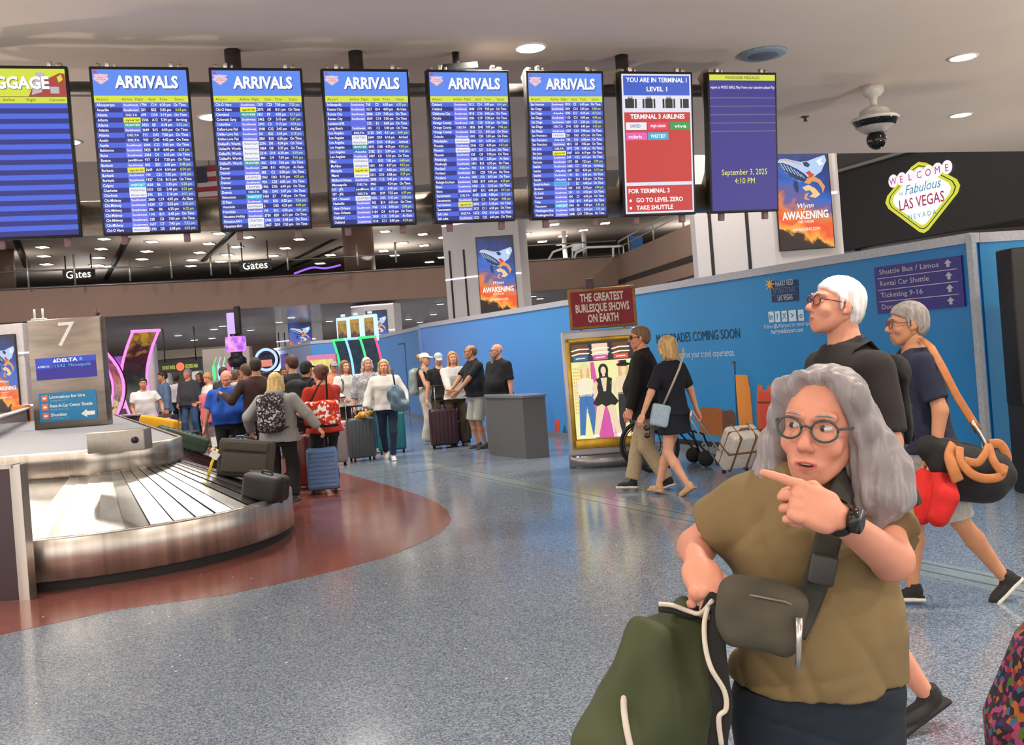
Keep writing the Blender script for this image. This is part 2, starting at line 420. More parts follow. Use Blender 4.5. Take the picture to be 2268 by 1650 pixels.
def hand_piece(pose='relaxed', h=.006):
    key = (pose, h)
    if key in _HD: return _HD[key]
    s = SDF()
    s.ell((.0, 0, 0), (.055, .027, .0225), k=.012)
    s.box((.048, .001, 0), (.046, .039, .0135), .0125, k=.014)
    s.ell((.03, .022, -.008), (.034, .02, .017), k=.012); s.ell((.03, -.024, -.007), (.036, .015, .014), k=.01)
    cur = {'relaxed': [(22, 28, 18), (26, 32, 20), (30, 34, 22), (34, 36, 24)], 'grip': [(62, 82, 45), (66, 84, 48), (68, 86, 48), (70, 84, 48)],
           'point': [(3, 6, 4), (72, 88, 40), (76, 90, 45), (70, 88, 45)], 'flat': [(6, 8, 5)]*4, 'hold': [(40, 52, 40), (46, 56, 40), (50, 60, 42), (54, 62, 42)]}[pose]
    for i, (y, L, x) in enumerate(((.0325, .073, .087), (.0110, .081, .090), (-.0110, .074, .087), (-.0315, .058, .080))):
        dy = (y*.35 if pose in ('relaxed', 'flat', 'hold') else y*.05)
        d = np.array([1, dy*4 if pose == 'flat' else dy*2, 0]); d /= np.linalg.norm(d)
        p = chain_pts((x-.008, y, .001), d, (0, 0, 1), (L*.47, L*.31, L*.24), cur[i])
        r = (.0098, .0090, .0083, .0071) if i < 3 else (.0086, .0079, .0072, .0063)
        s.chain(p, r, k=.0022)
        s.ell((x-.004, y, .007), (.012, .009, .008), k=.006)
    th = {'relaxed': [(.012, .026, -.006), (.043, .05, -.014), (.07, .056, -.022), (.092, .052, -.028)],
          'grip': [(.012, .026, -.008), (.042, .046, -.026), (.066, .038, -.042), (.083, .02, -.047)],
          'point': [(.012, .026, -.008), (.042, .046, -.024), (.068, .036, -.036), (.09, .022, -.036)],
          'hold': [(.012, .026, -.008), (.044, .052, -.018), (.072, .054, -.03), (.094, .044, -.04)],
          'flat': [(.012, .026, -.004), (.04, .056, -.010), (.062, .078, -.012), (.08, .092, -.013)]}[pose]
    s.chain(th, (.0145, .0125, .0108, .0082), k=.007)
    _HD[key] = s.mesh(h)
    return _HD[key]
def ik(a, t, l1, l2, pole):
    a, t, pole = Vector(a), Vector(t), Vector(pole)
    d = t-a; L = d.length; mx = (l1+l2)*.999
    if L > mx: d = d*(mx/L); t = a+d; L = mx
    x = (l1*l1-l2*l2+L*L)/(2*L); y = math.sqrt(max(l1*l1-x*x, 0)); dn = d.normalized()
    pv = pole-dn*pole.dot(dn); pv = pv.normalized() if pv.length > 1e-6 else dn.orthogonal()
    return a+dn*x+pv*y, t
def xf(piece, M, sc=1., mi=None, mirror=False):
    V, Q = piece[0], piece[1]; V = V*sc
    if mirror: V = V*np.array([1, 1, -1]); Q = Q[:, ::-1]
    A = np.array(M); V = V @ A[:3, :3].T + A[:3, 3]
    return (V, Q, mi if mi is not None else 0)
class PM(list): pass
def joinmi(piece, arr):
    it = [0]
    return (piece[0], piece[1], (lambda p, a=arr: a))
def headmat(c, yaw, pitch, roll):
    return Matrix.Translation(c) @ Matrix.Rotation(yaw, 4, 'Z') @ Matrix.Rotation(pitch, 4, 'X') @ Matrix.Rotation(roll, 4, 'Y')
def hair_piece(style, h, sc=1):
    s = SDF()
    if style in ('short', 'buzz', 'crop', 'ponytail', 'bun', 'long', 'bob', 'wavy', 'cap', 'shaggy'):
        t = {'buzz': .003, 'crop': .006, 'shaggy': .02}.get(style, .011)
        s.ell((0, .014, .04), (.079+t*.6, .099+t, .085+t), k=.01)
        if style in ('long', 'bob', 'wavy'): s.ell((0, .046, -.012), (.064+t*.5, .052+t, .064), k=.03)
        n = np.array([0, .86, 1.]); s_cut = .022 if style not in ('cap',) else .02
    if style == 'balding':
        s.ell((0, .016, .03), (.083, .105, .078), k=.01); s.ell((0, .05, -.02), (.07, .062, .06), k=.03)
        s.keep((0, .9, 1), .02); s.keep((0, .55, -1), -.068); return s.mesh(h)
    if style in ('short', 'buzz', 'crop', 'bun', 'ponytail', 'cap', 'shaggy'):
        if style == 'cap': s.keep((0, 0, -1), -.05)
        s.ell((0, .026, .0), (.0775+t*.5, .087+t*.8, .088), k=.012)
        c0 = .014 if style != 'shaggy' else .004
        s.post.append((None, lambda X, Y, Z: np.minimum(c0-(.62*Y+Z), np.maximum(.024-(Y+.25*Z), (-.048)-(.35*Y+Z))), .012))
        V, Q = s.mesh(h, folds(.0009, [(260, 60, 40, 0), (-180, 240, 60, 1)]))
        if style in ('short', 'shaggy', 'buzz', 'crop'):
            if style != 'bun': 
                d = SDF()
                for x in (-1, 1): d.cone((x*.0755, -.018, .035), (x*.0765, -.012, -.012), .010, .005, k=.01)
                V2, Q2 = d.mesh(h); V, Q = np.concatenate([V, V2]), np.concatenate([Q, Q2+len(V)])
    elif style not in ('long', 'bob', 'wavy'): V, Q = s.mesh(h)
    if style in ('long', 'bob', 'wavy'):
        s.keep((0, .86, 1.), .012)
        V, Q = s.mesh(h)
        d = SDF(); zl = {'long': -.27, 'bob': -.15, 'wavy': -.2}[style]
        d.loft([(.04, 0, .03, .088, .088), (-.02, 0, .045, .093, .076), (-.10, 0, .06, .096, .062), ((zl-.10)/2, 0, .07, .098, .054), (zl, 0, .082, .07, .034)], k=.02, p=2.2)
        for x in (-1, 1):
            d.cone((x*.08, -.03, .055), (x*.088, -.012, -.06), .02, .026, k=.02); d.cone((x*.088, -.012, -.06), (x*.085, .01 if style == 'bob' else -.02, zl*.85), .026, .018, k=.02)
        d.cut_ell((0, -.075, -.03), (.066, .075, .11), k=.01); d.cut_ell((0, -.02, -.19), (.055, .065, .12), k=.01)
        V2, Q2 = d.mesh(h, folds(.0022, [(90, 30, 10, 0), (150, -60, 22, 1), (40, 120, -30, 2)]))
        Q2 = Q2+len(V); V = np.concatenate([V, V2]); Q = np.concatenate([Q, Q2])
    if style == 'bun':
        d = SDF(); d.ell((0, .125, .06), (.06, .055, .06), k=.02); V2, Q2 = d.mesh(h, folds(.003, [(80, 40, 90, 0), (50, 120, 60, 1)]))
        V, Q = np.concatenate([V, V2]), np.concatenate([Q, Q2+len(V)])
    if style == 'ponytail':
        d = SDF(); d.chain([(0, .10, .04), (0, .14, -.02), (0, .13, -.15), (0, .12, -.22)], (.02, .03, .028, .01), k=.02); V2, Q2 = d.mesh(h)
        V, Q = np.concatenate([V, V2]), np.concatenate([Q, Q2+len(V)])
    return V, Q
_HR = {}
def hairc(style, h):
    if (style, h) not in _HR: _HR[(style, h)] = hair_piece(style, h)
    return _HR[(style, h)]
def add_glasses(parent, M, sc, m, lens=None, round_=True):
    g = MB(); g.T = M @ Matrix.Scale(sc, 4)
    for x in (-1, 1):
        ring = [(x*.036+.026*math.cos(t*PI/10), -.104-abs(0)*.0+.006*abs(math.cos(t*PI/10))*(1 if x*math.cos(t*PI/10) > 0 else 0), .008+.022*math.sin(t*PI/10)) for t in range(21)]
        g.tube(ring, .0026, 6)
        g.tube([(x*.062, -.098, .014), (x*.078, -.06, .014), (x*.082, .01, .012), (x*.08, .03, -.005)], .0024, 6)
    g.tube([(-.011, -.106, .012), (0, -.112, .016), (.011, -.106, .012)], .0024, 6)
    o = g.build('glasses', m, parent)
    if lens:
        l = MB(); l.T = g.T
        for x in (-1, 1): l.plate([(.025*math.cos(t*PI/8), .021*math.sin(t*PI/8)) for t in range(16)], (x*.036, -.104, .008), (1, x*.1, 0), (0, 0, 1))
        l.build('lens', lens, o)
    return o
BLK = mat('0a0808', .3)
def person(label, at, yaw=0, H=1.7, bw=1.0, belly=0., skin='fair', hair=('short', '4a3423'), top=None, bottom=None, shoes='222222',
           lean=0., hy=0., hp=0., hr=0., hands=None, poles=None, hpose=None, hdir=None, feet=None, fpitch=None, fyaw=None, glasses=None, sunglasses=False, vox=.014, hv=.009, beard=None, cap=None,
           sex='m', hs=1.0, group=None, cat='person', dx=0., dy=0., collar=False, sole=None, headtilt=0, mouth=.0016, look=0, tw=1.0, elbows=None, shoul=None, hoff=(0, 0, 0), shirtfold=.0016, noeyes=False, sleeve_r=1.0, legw=1.0, ground=0.):
    root = thing('person', label, cat, (at[0], at[1], ground), R(yaw), group)
    hip = .525*H; lt = math.tan(R(lean))
    def sp(z): return -(max(z-.525, 0))*H*lt
    V3 = lambda x, y, z: Vector((x*H, y*H, z*H))
    lipc = {'dark': '6b3a33', 'brown': '7d4238'}.get(skin, 'b8625c' if sex == 'f' else 'b86e60')
    sk = skinm(skin, lipc); sh = .105*bw
    shoulders = {x: Vector((x*sh*H+dx, sp(.81)+dy, .805*H)) for x in (-1, 1)}
    if shoul: shoulders = {x: Vector(shoul[x]) for x in (-1, 1)}
    hands = hands or {}; poles = poles or {}; hpose = hpose or {}; feet = feet or {}; fpitch = fpitch or {}; hdir = hdir or {}
    body = SDF(); pcs = []
    wid = lambda z: bw*np.interp(z, [.54, .66], [1, tw])*np.interp(z, [.47, .53, .6, .68, .75, .80, .83, .85], [.096, .102, .092, .096, .101, .093, .066, .04])
    dep = lambda z: (np.interp(z, [.47, .53, .6, .68, .75, .80, .83, .85], [.064, .07, .064, .066, .068, .058, .046, .036])*(.5+.5*bw))
    bel = lambda z: belly*math.exp(-((z-.62)/.085)**2)
    bust = lambda z: (.012*math.exp(-((z-.735)/.035)**2) if sex == 'f' else 0)
    def torso(S, inf, zlo, zhi, k=.03, fl=0):
        lv = []
        for z in np.linspace(zlo, zhi, 14):
            b = bel(z)+bust(z)
            lv.append((z*H, dx*np.clip((z-.52)/.3, 0, 1), sp(z)+dy*np.clip((z-.52)/.3, 0, 1)-b*H*.55, (wid(z)+b*.35)*H+inf+max(0, .55-z)*fl*H, (dep(z)+b*.6)*H+inf+max(0, .55-z)*fl*H))
        S.loft(lv, k=k, p=2.35)
    torso(body, -.012, .47, .845)
    hc = Vector((dx*1.15, sp(.9)+dy*1.1-.012*H, .925*H+.003)); hsz = H*.1335/.236*hs
    hc = Vector((hc.x+hoff[0], hc.y+hoff[1], H-.118*hsz-.008+hoff[2]))
    HM = headmat(hc, R(hy), R(-hp), R(hr))
    body.cone((dx, sp(.82)+dy+.005, .82*H), tuple(hc+Vector((0, .012, -.03))), .036*H*(.6+.4*bw), .031*H*(.7+.3*bw), k=.03)
    arms = {}
    for x in (-1, 1):
        S = shoulders[x]
        t = hands.get(x); t = V3(*t) if t else V3(x*(.145+.02*(bw-1)*3+.02), -.02, .485)+Vector((0, sp(.7), 0))
        pl = poles.get(x, (x*.35, .9, -.1))
        e, w = ik(S, t, .168*H, .148*H, pl)
        if elbows and x in elbows: e, w = Vector(elbows[x]), t
        arms[x] = (S, e, w)
        body.cone(S.lerp(e, .12), e, .0235*H*(.6+.4*bw), .0235*H*(.6+.4*bw), k=.03); body.cone(e, w, .0245*H*(.6+.4*bw), .0138*H, k=.015)
    legs = {}
    for x in (-1, 1):
        hj = V3(x*.052*bw, 0, .50); ft = feet.get(x); ft = V3(*ft) if ft else V3(x*.06*bw, 0, .045)
        pole = (x*.15, -1, .1)
        kn, an = ik(hj, ft, .236*H, .232*H, pole); legs[x] = (hj, kn, an)
        body.cone(hj, kn, .046*H*bw*legw, .031*H*legw, k=.03); body.cone(kn, kn.lerp(an, .35), .030*H*legw, .0315*H*legw, k=.015); body.cone(kn.lerp(an, .35), an, .0315*H*legw, .0185*H, k=.02)
    V, Q = body.mesh(vox); pcs.append((V, Q, 0))
    hp_ = head_piece(hv, sex+('o' if mouth > .003 else '')); q = xf(hp_, HM, hsz); pcs.append((q[0], q[1], 0, hp_[2]))
    for x in (-1, 1):
        S, e, w = arms[x]
        d = hdir.get(x, None)
        d, th = (Vector(d[0]), Vector(d[1])) if d else ((w-e), Vector((0, -1, .15)))
        d.normalize(); th = (th-d*th.dot(d)).normalized(); z = d.cross(th)
        if x > 0: z = -z                                   # +x is the person's left hand
        M = Matrix(((d.x, th.x, z.x, w.x), (d.y, th.y, z.y, w.y), (d.z, th.z, z.z, w.z), (0, 0, 0, 1)))
        hpz = hand_piece(hpose.get(x, 'relaxed'), max(.005, hv*.65) if hv > .0041 else (.0036 if hv > .003 else .0023))
        V, Q = hpz; 
        q = xf((V, Q), M, H*.108/.185*.98)
        if x > 0: q = (q[0], q[1][:, ::-1], 0)
        pcs.append(q)
    browc = hair[1] if hair and hair[1] else '7a6a5a'
    soft('body', pcs, [sk], root)
    if hv <= .0065:
        g = MB(); g.T = HM @ Matrix.Scale(hsz, 4)
        for x in (-1, 1): g.tube([(x*.013, -.0975, .034), (x*.024, -.0985, .0385), (x*.038, -.093, .039), (x*.052, -.0815, .033)], (.0022, .0036, .0032, .0012), 6, flat=.8)
        g.build('eyebrows', mat(browc, .9, 0, .3, 80), root)
        g = MB(); g.T = HM @ Matrix.Scale(hsz, 4); g.sphere((0, -.083, -.0672), (.0195, .0098, max(mouth, .003)), 0, 16, 8); mo_ = g.build('mouth', mat('4a1a18', .6), root)
        if mouth > .003: g = MB(); g.T = HM @ Matrix.Scale(hsz, 4); g.rbox((0, -.0905, -.0652), (.022, .006, .0036), .001); g.build('teeth', mat('d8d0c4', .3), mo_)
    if not noeyes:
        for x in (-1, 1):
            e = MB(); e.T = HM @ Matrix.Scale(hsz, 4)
            e.sphere((x*.032, -.0780, .0105), (.0142, .0118, .0072), 0, 14, 10)
            e.sphere((x*.032+look*.004, -.0842, .0106), (.0066, .0064, .0066), 1, 12, 8); e.sphere((x*.032+look*.004, -.0880, .0106), (.003, .0032, .003), 2, 8, 6)
            e.build('eye', [mat('d8d0c8', .3), mat('4a3a2c' if not glasses else '4a5a64', .2), BLK], root)
    if hair and hair[0] not in (None, 'bald', 'none'):
        hp2 = hairc(hair[0], hv); q = xf(hp2, HM, hsz)
        o = soft('hair', [q], mat(hair[1], .65, 0, .35, 45, bump=.35, aniso=.25), root)
    if beard:
        s = SDF(); L = beard[1]
        s.cone((0, -.075, -.075), (0, -.088, -.085-L), .05, .028, k=.02)
        for x in (-1, 1): s.cone((x*.062, -.015, -.03), (x*.035, -.07, -.08), .016, .028, k=.02)
        s.cut_ell((0, -.11, -.062), (.024, .03, .008), k=.006)
        soft('beard', [xf(s.mesh(hv), HM, hsz)], mat(beard[0], .9, 0, .3, 60, bump=.4), root)
    if glasses: add_glasses(root, HM, hsz, mat(glasses, .3))
    if sunglasses:
        g = MB(); g.T = HM @ Matrix.Scale(hsz, 4)
        for x in (-1, 1):
            g.rbox((x*.034, -.101, .010), (.058, .012, .04), .006, rot=Matrix.Rotation(R(8*x), 3, 'Z'))
            g.tube([(x*.064, -.092, .014), (x*.08, -.04, .014), (x*.083, .012, .01)], .004, 6)
        g.tube([(-.01, -.104, .016), (.01, -.104, .016)], .004, 6)
        g.build('sunglasses', mat('15120f', .15), root)
    if cap:
        g = SDF(); g.ell((0, .012, .052), (.088, .108, .085), k=.01); g.keep((0, .12, 1), .038); V, Q = g.mesh(hv)
        b = SDF(); b.ell((0, -.10, .046), (.072, .085, .012), rot=np.array(Matrix.Rotation(R(12), 3, 'X')), k=.01); b.keep((0, -1, 0), .04); V2, Q2 = b.mesh(min(hv, .006))
        co_ = soft('cap', [xf((V, Q), HM, hsz)], mat(cap[0], .85), root)
        soft('brim', [xf((V2, Q2), HM, hsz)], mat(cap[1] if len(cap) > 1 else cap[0], .85), co_)
    # ---- clothes
    if top:
        kind, col = top['kind'], top['col']; hem = top.get('hem', .5)
        s = SDF(); loose = top.get('loose', .006)*1.0
        torso(s, loose, min(hem, .8)-.0, .848, k=.035, fl=.42)
        if kind != 'tank':
            for x in (-1, 1):
                S, e, w = arms[x]; f = top.get('sleeve', .62 if kind in ('tee', 'polo') else 1.9)
                rr = (.6+.4*bw)*sleeve_r
                s.ell(S+Vector((-x*.014*H, 0, -.012*H)), (.034*H*rr+loose*.6, .033*H*rr+loose*.6, .029*H+loose*.3), k=.045)
                if f <= 1: s.cone(S+Vector((0, 0, -.008*H)), S.lerp(e, f), .029*H*rr+loose*.7+.003, (.0295-.003*f)*H*rr+loose+.007, k=.03, cutb=True)
                else:
                    s.cone(S+Vector((0, 0, -.008*H)), e, .029*H*rr+loose*.7+.002, .027*H*rr+loose+.003, k=.03); s.cone(e, e.lerp(w, min(.97, f-1)), .027*H*rr+loose+.003, .021*H*rr+loose, k=.015, cutb=True)
        else: s.keep((0, 0, -1), -.8*H)
        nb = Vector((dx, sp(.82)+dy+.004, .83*H))
        if kind in ('tee', 'sweater', 'long', 'blouse', 'hoodie'):
            s.sub.append((np.array(nb+Vector((0, -.022*H, .022*H))), np.array([.044*H, .05*H, .03*H])*(.7+.3*bw), .008))
        if kind in ('polo', 'jacket') or collar:
            for x in (-1, 1): s.chain([nb+Vector((x*.006*H, -.052*H, -.018*H)), nb+Vector((x*.034*H, -.035*H, .012*H)), nb+Vector((x*.036*H, .01*H, .026*H)), nb+Vector((0, .034*H, .03*H))], (.009*H,)*4, k=.01)
        if kind == 'hoodie': s.chain([nb+Vector((-.05*H, -.02*H, .0)), nb+Vector((-.045*H, .035*H, .01*H)), nb+Vector((0, .06*H, .0*H)), nb+Vector((.045*H, .035*H, .01*H)), nb+Vector((.05*H, -.02*H, 0))], (.02*H, .026*H, .032*H, .026*H, .02*H), k=.02)
        m = top.get('mat') or mat(col, .9, 0, .12, 60, bump=.05)
        soft({'tee': 'shirt', 'polo': 'shirt', 'long': 'shirt', 'tank': 'tank_top', 'sweater': 'sweater', 'hoodie': 'hoodie', 'jacket': 'jacket', 'blouse': 'blouse', 'dress': 'dress_top'}[kind],
             [s.mesh(vox, folds(shirtfold, [(18, 9, 26, .3), (-22, 14, 31, 1.1), (35, -12, -18, 2.0)]) if vox > .009 else creased(folds(shirtfold, [(18, 9, 26, .3), (-22, 14, 31, 1.1), (-15, 6, 13, .6), (24, 5, 9, 2.6)]), .008, [(13, 4, 8, .4, 8), (-11, 5, 12, 1.9, 11), (17, -6, 3, 3.1, 13), (-6, 3, 19, .2, 9)]))], m, root)
    if bottom:
        kind, col = bottom['kind'], bottom['col']; zt = bottom.get('top', min(.6, top['hem']+.018 if top and 'hem' in top else .518) if bottom['kind'] != 'skirt' else .6)
        s = SDF(); loose = bottom.get('loose', .004)
        if kind in ('pants', 'shorts'):
            torso(s, loose, min(.475, zt-.05), zt, k=.02)
            f = bottom.get('len', .97 if kind == 'pants' else .95)     # shorts: fraction of the thigh
            for x in (-1, 1):
                hj, kn, an = legs[x]; wd = bottom.get('wide', 0)
                if kind == 'pants':
                    s.cone(hj, kn, .049*H*bw*legw+loose, .036*H*legw+loose+wd*.5, k=.03); e = kn.lerp(an, f); s.cone(kn, e, .036*H*legw+loose+wd*.5, .027*H*legw+loose+wd, k=.02, cutb=True)
                else:
                    e = hj.lerp(kn, min(f, 1)); 
                    if f > 1: s.cone(hj, kn, .052*H*bw*legw+loose, .044*H*legw+loose, k=.03); s.cone(kn, kn.lerp(an, f-1), .044*H*legw+loose, .045*H*legw+loose, k=.02, cutb=True)
                    else: s.cone(hj, e, .052*H*bw*legw+loose, .046*H*legw+loose, k=.03, cutb=True)
        else:                                                           # skirt or dress bottom
            zl = bottom.get('len', .3)
            s.loft([(zt*H, 0, sp(zt), wid(zt)*H+loose, dep(zt)*H+loose), (.53*H, 0, 0, wid(.53)*H+loose+.006, dep(.53)*H+.012+loose), (.45*H, 0, 0, wid(.5)*H+loose+.012, dep(.5)*H+.03), (zl*H, 0, 0, wid(.5)*H+loose+bottom.get('flare', .02), dep(.5)*H+.03+bottom.get('flare', .02))], k=.02)
        m = bottom.get('mat') or mat(col, .9, 0, .15, 50, bump=.05)
        soft({'pants': 'trousers', 'shorts': 'shorts', 'skirt': 'skirt'}[kind], [s.mesh(vox, folds(.0014, [(20, 12, 30, 0), (-26, 18, 22, 1.4), (33, -20, -12, 2.2)]) if vox > .009 else creased(folds(.0012, [(20, 12, 30, 0), (-26, 18, 22, 1.4)]), .005, [(9, 4, 30, .3, 9), (-12, 4, 26, 1.5, 12)]))], m, root)
    if shoes:
        for x in (-1, 1):
            hj, kn, an = legs[x]; s = SDF(); f = H/1.75
            s.ell((0, .01*f, -.028*f), (.036*f, .05*f, .045*f), k=.03); s.ell((0, -.075*f, -.045*f), (.042*f, .09*f, .03*f), k=.03); s.cone((0, .01*f, -.01*f), (0, .015*f, .02*f), .034*f, .036*f, k=.02, cutb=True)
            s.box((0, -.055*f, -.067*f), (.042*f, .125*f, .012*f), .011*f, k=.006)
            V, Q = s.mesh(max(.005, vox*.6))
            M = Matrix.Translation(an) @ Matrix.Rotation(R((fyaw or {}).get(x, x*8)), 4, 'Z') @ Matrix.Rotation(R(fpitch.get(x, 0)), 4, 'X')
            zc = V[Q].mean(1)[:, 2]; mi = (zc < -.057*f).astype(int)
            q = xf((V, Q), M); soft('shoe', [(q[0], q[1], (lambda p, a=mi: a))], [mat(shoes, .75), mat(sole or shoes, .7)], root)
    root['_h'] = 0; del root['_h']
    J = dict(root=root, head=HM, hsz=hsz, arms=arms, legs=legs, sp=sp, H=H, dx=dx, dy=dy, wid=wid, dep=dep, MW=Matrix.Translation((at[0], at[1], ground)) @ Matrix.Rotation(R(yaw), 4, 'Z'))
    return J
def backpack(label, J, col, w=.3, h=.44, d=.17, m=None, z=None, strapcol='1c1c1e', y=None, name='backpack', group=None):
    """worn on the back; a thing of its own with the wearer's placement"""
    H = J['H']; M = J['MW']
    root = thing(name, label, 'backpack', M.translation, M.to_euler().z, group)
    zc = (z or .69)*H; bk = J['sp'](.7)+J['dep'](.7)*H+d*.5+.012 if y is None else y
    s = SDF(); s.box((J['dx'], bk, zc), (w/2, d/2, h/2), .07, k=.02); s.ell((J['dx'], bk+.02, zc+h*.42), (w*.42, d*.42, h*.16), k=.04)
    mm = m or mat(col, .85, 0, .15, 40)
    soft('bag', [s.mesh(.012, folds(.0025, [(25, 10, 30, 0), (-18, 25, 20, 1)]))], mm, root)
    p = SDF(); p.box((J['dx'], bk+d*.5, zc-h*.17), (w*.4, d*.17, h*.24), .035, k=.01); soft('pocket', [p.mesh(.012)], mm, root)
    for x in (-1, 1):
        g = MB(); sy = J['sp'](.8)
        fr = sy-J['dep'](.76)*H-.028
        g.tube([(J['dx']+x*.055*H, bk-d*.45, zc+h*.38), (J['dx']+x*.065*H, sy+.03, .852*H), (J['dx']+x*.068*H, sy-.05, .835*H), (J['dx']+x*.072*H, fr, .76*H), (J['dx']+x*.08*H, fr+.005, .68*H), (J['dx']+x*.112*H, sy+.0, .60*H), (J['dx']+x*w*.45, bk-d*.45, zc-h*.4)], .022, 8, flat=.25, up=(0, 0, 1))
        g.build('strap', mat(strapcol, .9), root)
    return root
# ------------------------------------------------------------------ luggage
def suitcase(label, at, yaw, w=.42, h=.62, d=.26, col='556677', style='ribbed', handle=.0, tilt=0, z=0., roll=0, group=None, rough=.4, wheels=True, trim='222222', m=None, lay=None, name='suitcase'):
    root = thing(name, label, 'suitcase', (at[0], at[1], z), 0, group)
    root.rotation_euler = (Matrix.Rotation(R(yaw), 3, 'Z') @ Matrix.Rotation(R(tilt), 3, 'X') @ Matrix.Rotation(R(roll), 3, 'Y')).to_euler() if lay is None else lay
    mm = m or mat(col, rough, 0, .08, 20); tm = mat(trim, .5)
    z0 = .055 if wheels else .0
    b = MB(); b.rbox((0, 0, z0+h/2), (w, d, h), .05 if style != 'soft' else .045, seg=4)
    if style == 'ribbed':
        for i in range(9):
            zz = z0+h*(.1+.1*i)
            for sy in (-1, 1): b.rbox((0, sy*d*.5, zz), (w*.86, .016, h*.062), .0078, seg=2)
    elif style == 'vert':
        for i in range(6):
            for sy in (-1, 1): b.rbox((w*(-.35+.14*i), sy*d*.5, z0+h/2), (w*.07, .014, h*.84), .0068, seg=2)
    b.build('shell', mm, root)
    if style == 'soft':
        p = MB(); p.rbox((0, -d/2-.012, z0+h*.36), (w*.82, .05, h*.52), .02); p.rbox((0, -d/2-.008, z0+h*.8), (w*.82, .04, h*.26), .018); p.build('front_pocket', mm, root)
    g = MB(); g.rbox((0, 0, z0+h/2), (w+.006, .016, h+.006), .05, seg=4); g.build('zip_band', tm, root)
    g = MB(); g.tube([(-.06, 0, z0+h-.004), (-.05, 0, z0+h+.025), (.05, 0, z0+h+.025), (.06, 0, z0+h-.004)], .011, 8); g.build('top_grip', tm, root)
    if handle:
        g = MB()
        for x in (-1, 1): g.tube([(x*w*.22, d*.34, z0+h-.03), (x*w*.22, d*.34, z0+h+handle)], .009, 8)
        hd = g.build('trolley_handle', mat('c9c9cc', .3, .9), root)
        g = MB(); g.rbox((0, d*.34, z0+h+handle), (w*.5+.03, .03, .03), .012); g.build('handle_grip', tm, hd)
    if wheels:
        for x in (-1, 1):
            for y in (-1, 1):
                g = MB(); g.T = Matrix.Translation((x*(w*.5-.05), y*(d*.5-.045), .025)) @ Matrix.Rotation(PI/2, 4, 'Y')
                g.lathe([(.006, -.014), (.025, -.014), (.025, .014), (.006, .014)], n=14); g.T = Matrix.Identity(4)
                g.box((x*(w*.5-.05), y*(d*.5-.045), .048), (.022, .03, .025)); g.build('wheel', mat('1a1a1a', .6), root)
    return root
# ------------------------------------------------------------------ materials of the place
STEEL = mat('c6bfb6', .3, .9, .32, 9, aniso=.03, name='steel_reflection_streaks')  # vertical tone streaks painted in place of stretched reflections
DSTEEL = mat('5a5552', .35, .9, .1, 6)
BLACK = mat('0b0b0c', .45, 0, .05)
RUBBER = mat('141414', .7)
WHITEP = mat('d8d6d2', .5, 0, .03)
def terrazzo(name, cols, spark=True):
    m = bpy.data.materials.new(name); m.use_nodes = True; nt = m.node_tree; b = nt.nodes['Principled BSDF']; L = nt.links.new
    tc = nt.nodes.new('ShaderNodeTexCoord')
    v = nt.nodes.new('ShaderNodeTexVoronoi'); v.inputs['Scale'].default_value = 130; L(tc.outputs['Object'], v.inputs['Vector'])
    sp = nt.nodes.new('ShaderNodeSeparateColor'); L(v.outputs['Color'], sp.inputs[0])
    rp = nt.nodes.new('ShaderNodeValToRGB'); el = rp.color_ramp.elements
    while len(el) < len(cols): el.new(.5)
    for i, (e, c) in enumerate(zip(el, cols)): e.position = i/(len(cols)-1); e.color = lin(c)+(1,)
    L(sp.outputs[0], rp.inputs['Fac'])
    n = nt.nodes.new('ShaderNodeTexNoise'); n.inputs['Scale'].default_value = .55; n.inputs['Detail'].default_value = 4; L(tc.outputs['Object'], n.inputs['Vector'])
    r2 = nt.nodes.new('ShaderNodeValToRGB'); r2.color_ramp.elements[0].color = (.86, .86, .86, 1); r2.color_ramp.elements[1].color = (1.1, 1.1, 1.1, 1); L(n.outputs['Fac'], r2.inputs['Fac'])
    mx = nt.nodes.new('ShaderNodeMix'); mx.data_type = 'RGBA'; mx.blend_type = 'MULTIPLY'; mx.inputs[0].default_value = 1
    L(rp.outputs['Color'], mx.inputs[6]); L(r2.outputs['Color'], mx.inputs[7]); out = mx.outputs[2]
    if spark:                                                   # scattered pale mirror chips
        v2 = nt.nodes.new('ShaderNodeTexVoronoi'); v2.inputs['Scale'].default_value = 5.5; L(tc.outputs['Object'], v2.inputs['Vector'])
        lt = nt.nodes.new('ShaderNodeMath'); lt.operation = 'LESS_THAN'; L(v2.outputs['Distance'], lt.inputs[0]); lt.inputs[1].default_value = .045
        m2 = nt.nodes.new('ShaderNodeMix'); m2.data_type = 'RGBA'; L(lt.outputs[0], m2.inputs[0]); L(out, m2.inputs[6]); m2.inputs[7].default_value = (.85, .82, .75, 1); out = m2.outputs[2]
    L(out, b.inputs['Base Color'])
    b.inputs['Roughness'].default_value = .16; b.inputs['Specular IOR Level'].default_value = .75
    n2 = nt.nodes.new('ShaderNodeTexNoise'); n2.inputs['Scale'].default_value = 2.2; n2.inputs['Detail'].default_value = 3; L(tc.outputs['Object'], n2.inputs['Vector'])
    mr = nt.nodes.new('ShaderNodeMapRange'); mr.inputs[3].default_value = .10; mr.inputs[4].default_value = .2; L(n2.outputs['Fac'], mr.inputs[0]); L(mr.outputs[0], b.inputs['Roughness'])
    bp = nt.nodes.new('ShaderNodeBump'); bp.inputs['Strength'].default_value = .02; bp.inputs['Distance'].default_value = .02; L(n2.outputs['Fac'], bp.inputs['Height']); L(bp.outputs['Normal'], b.inputs['Normal'])
    return m
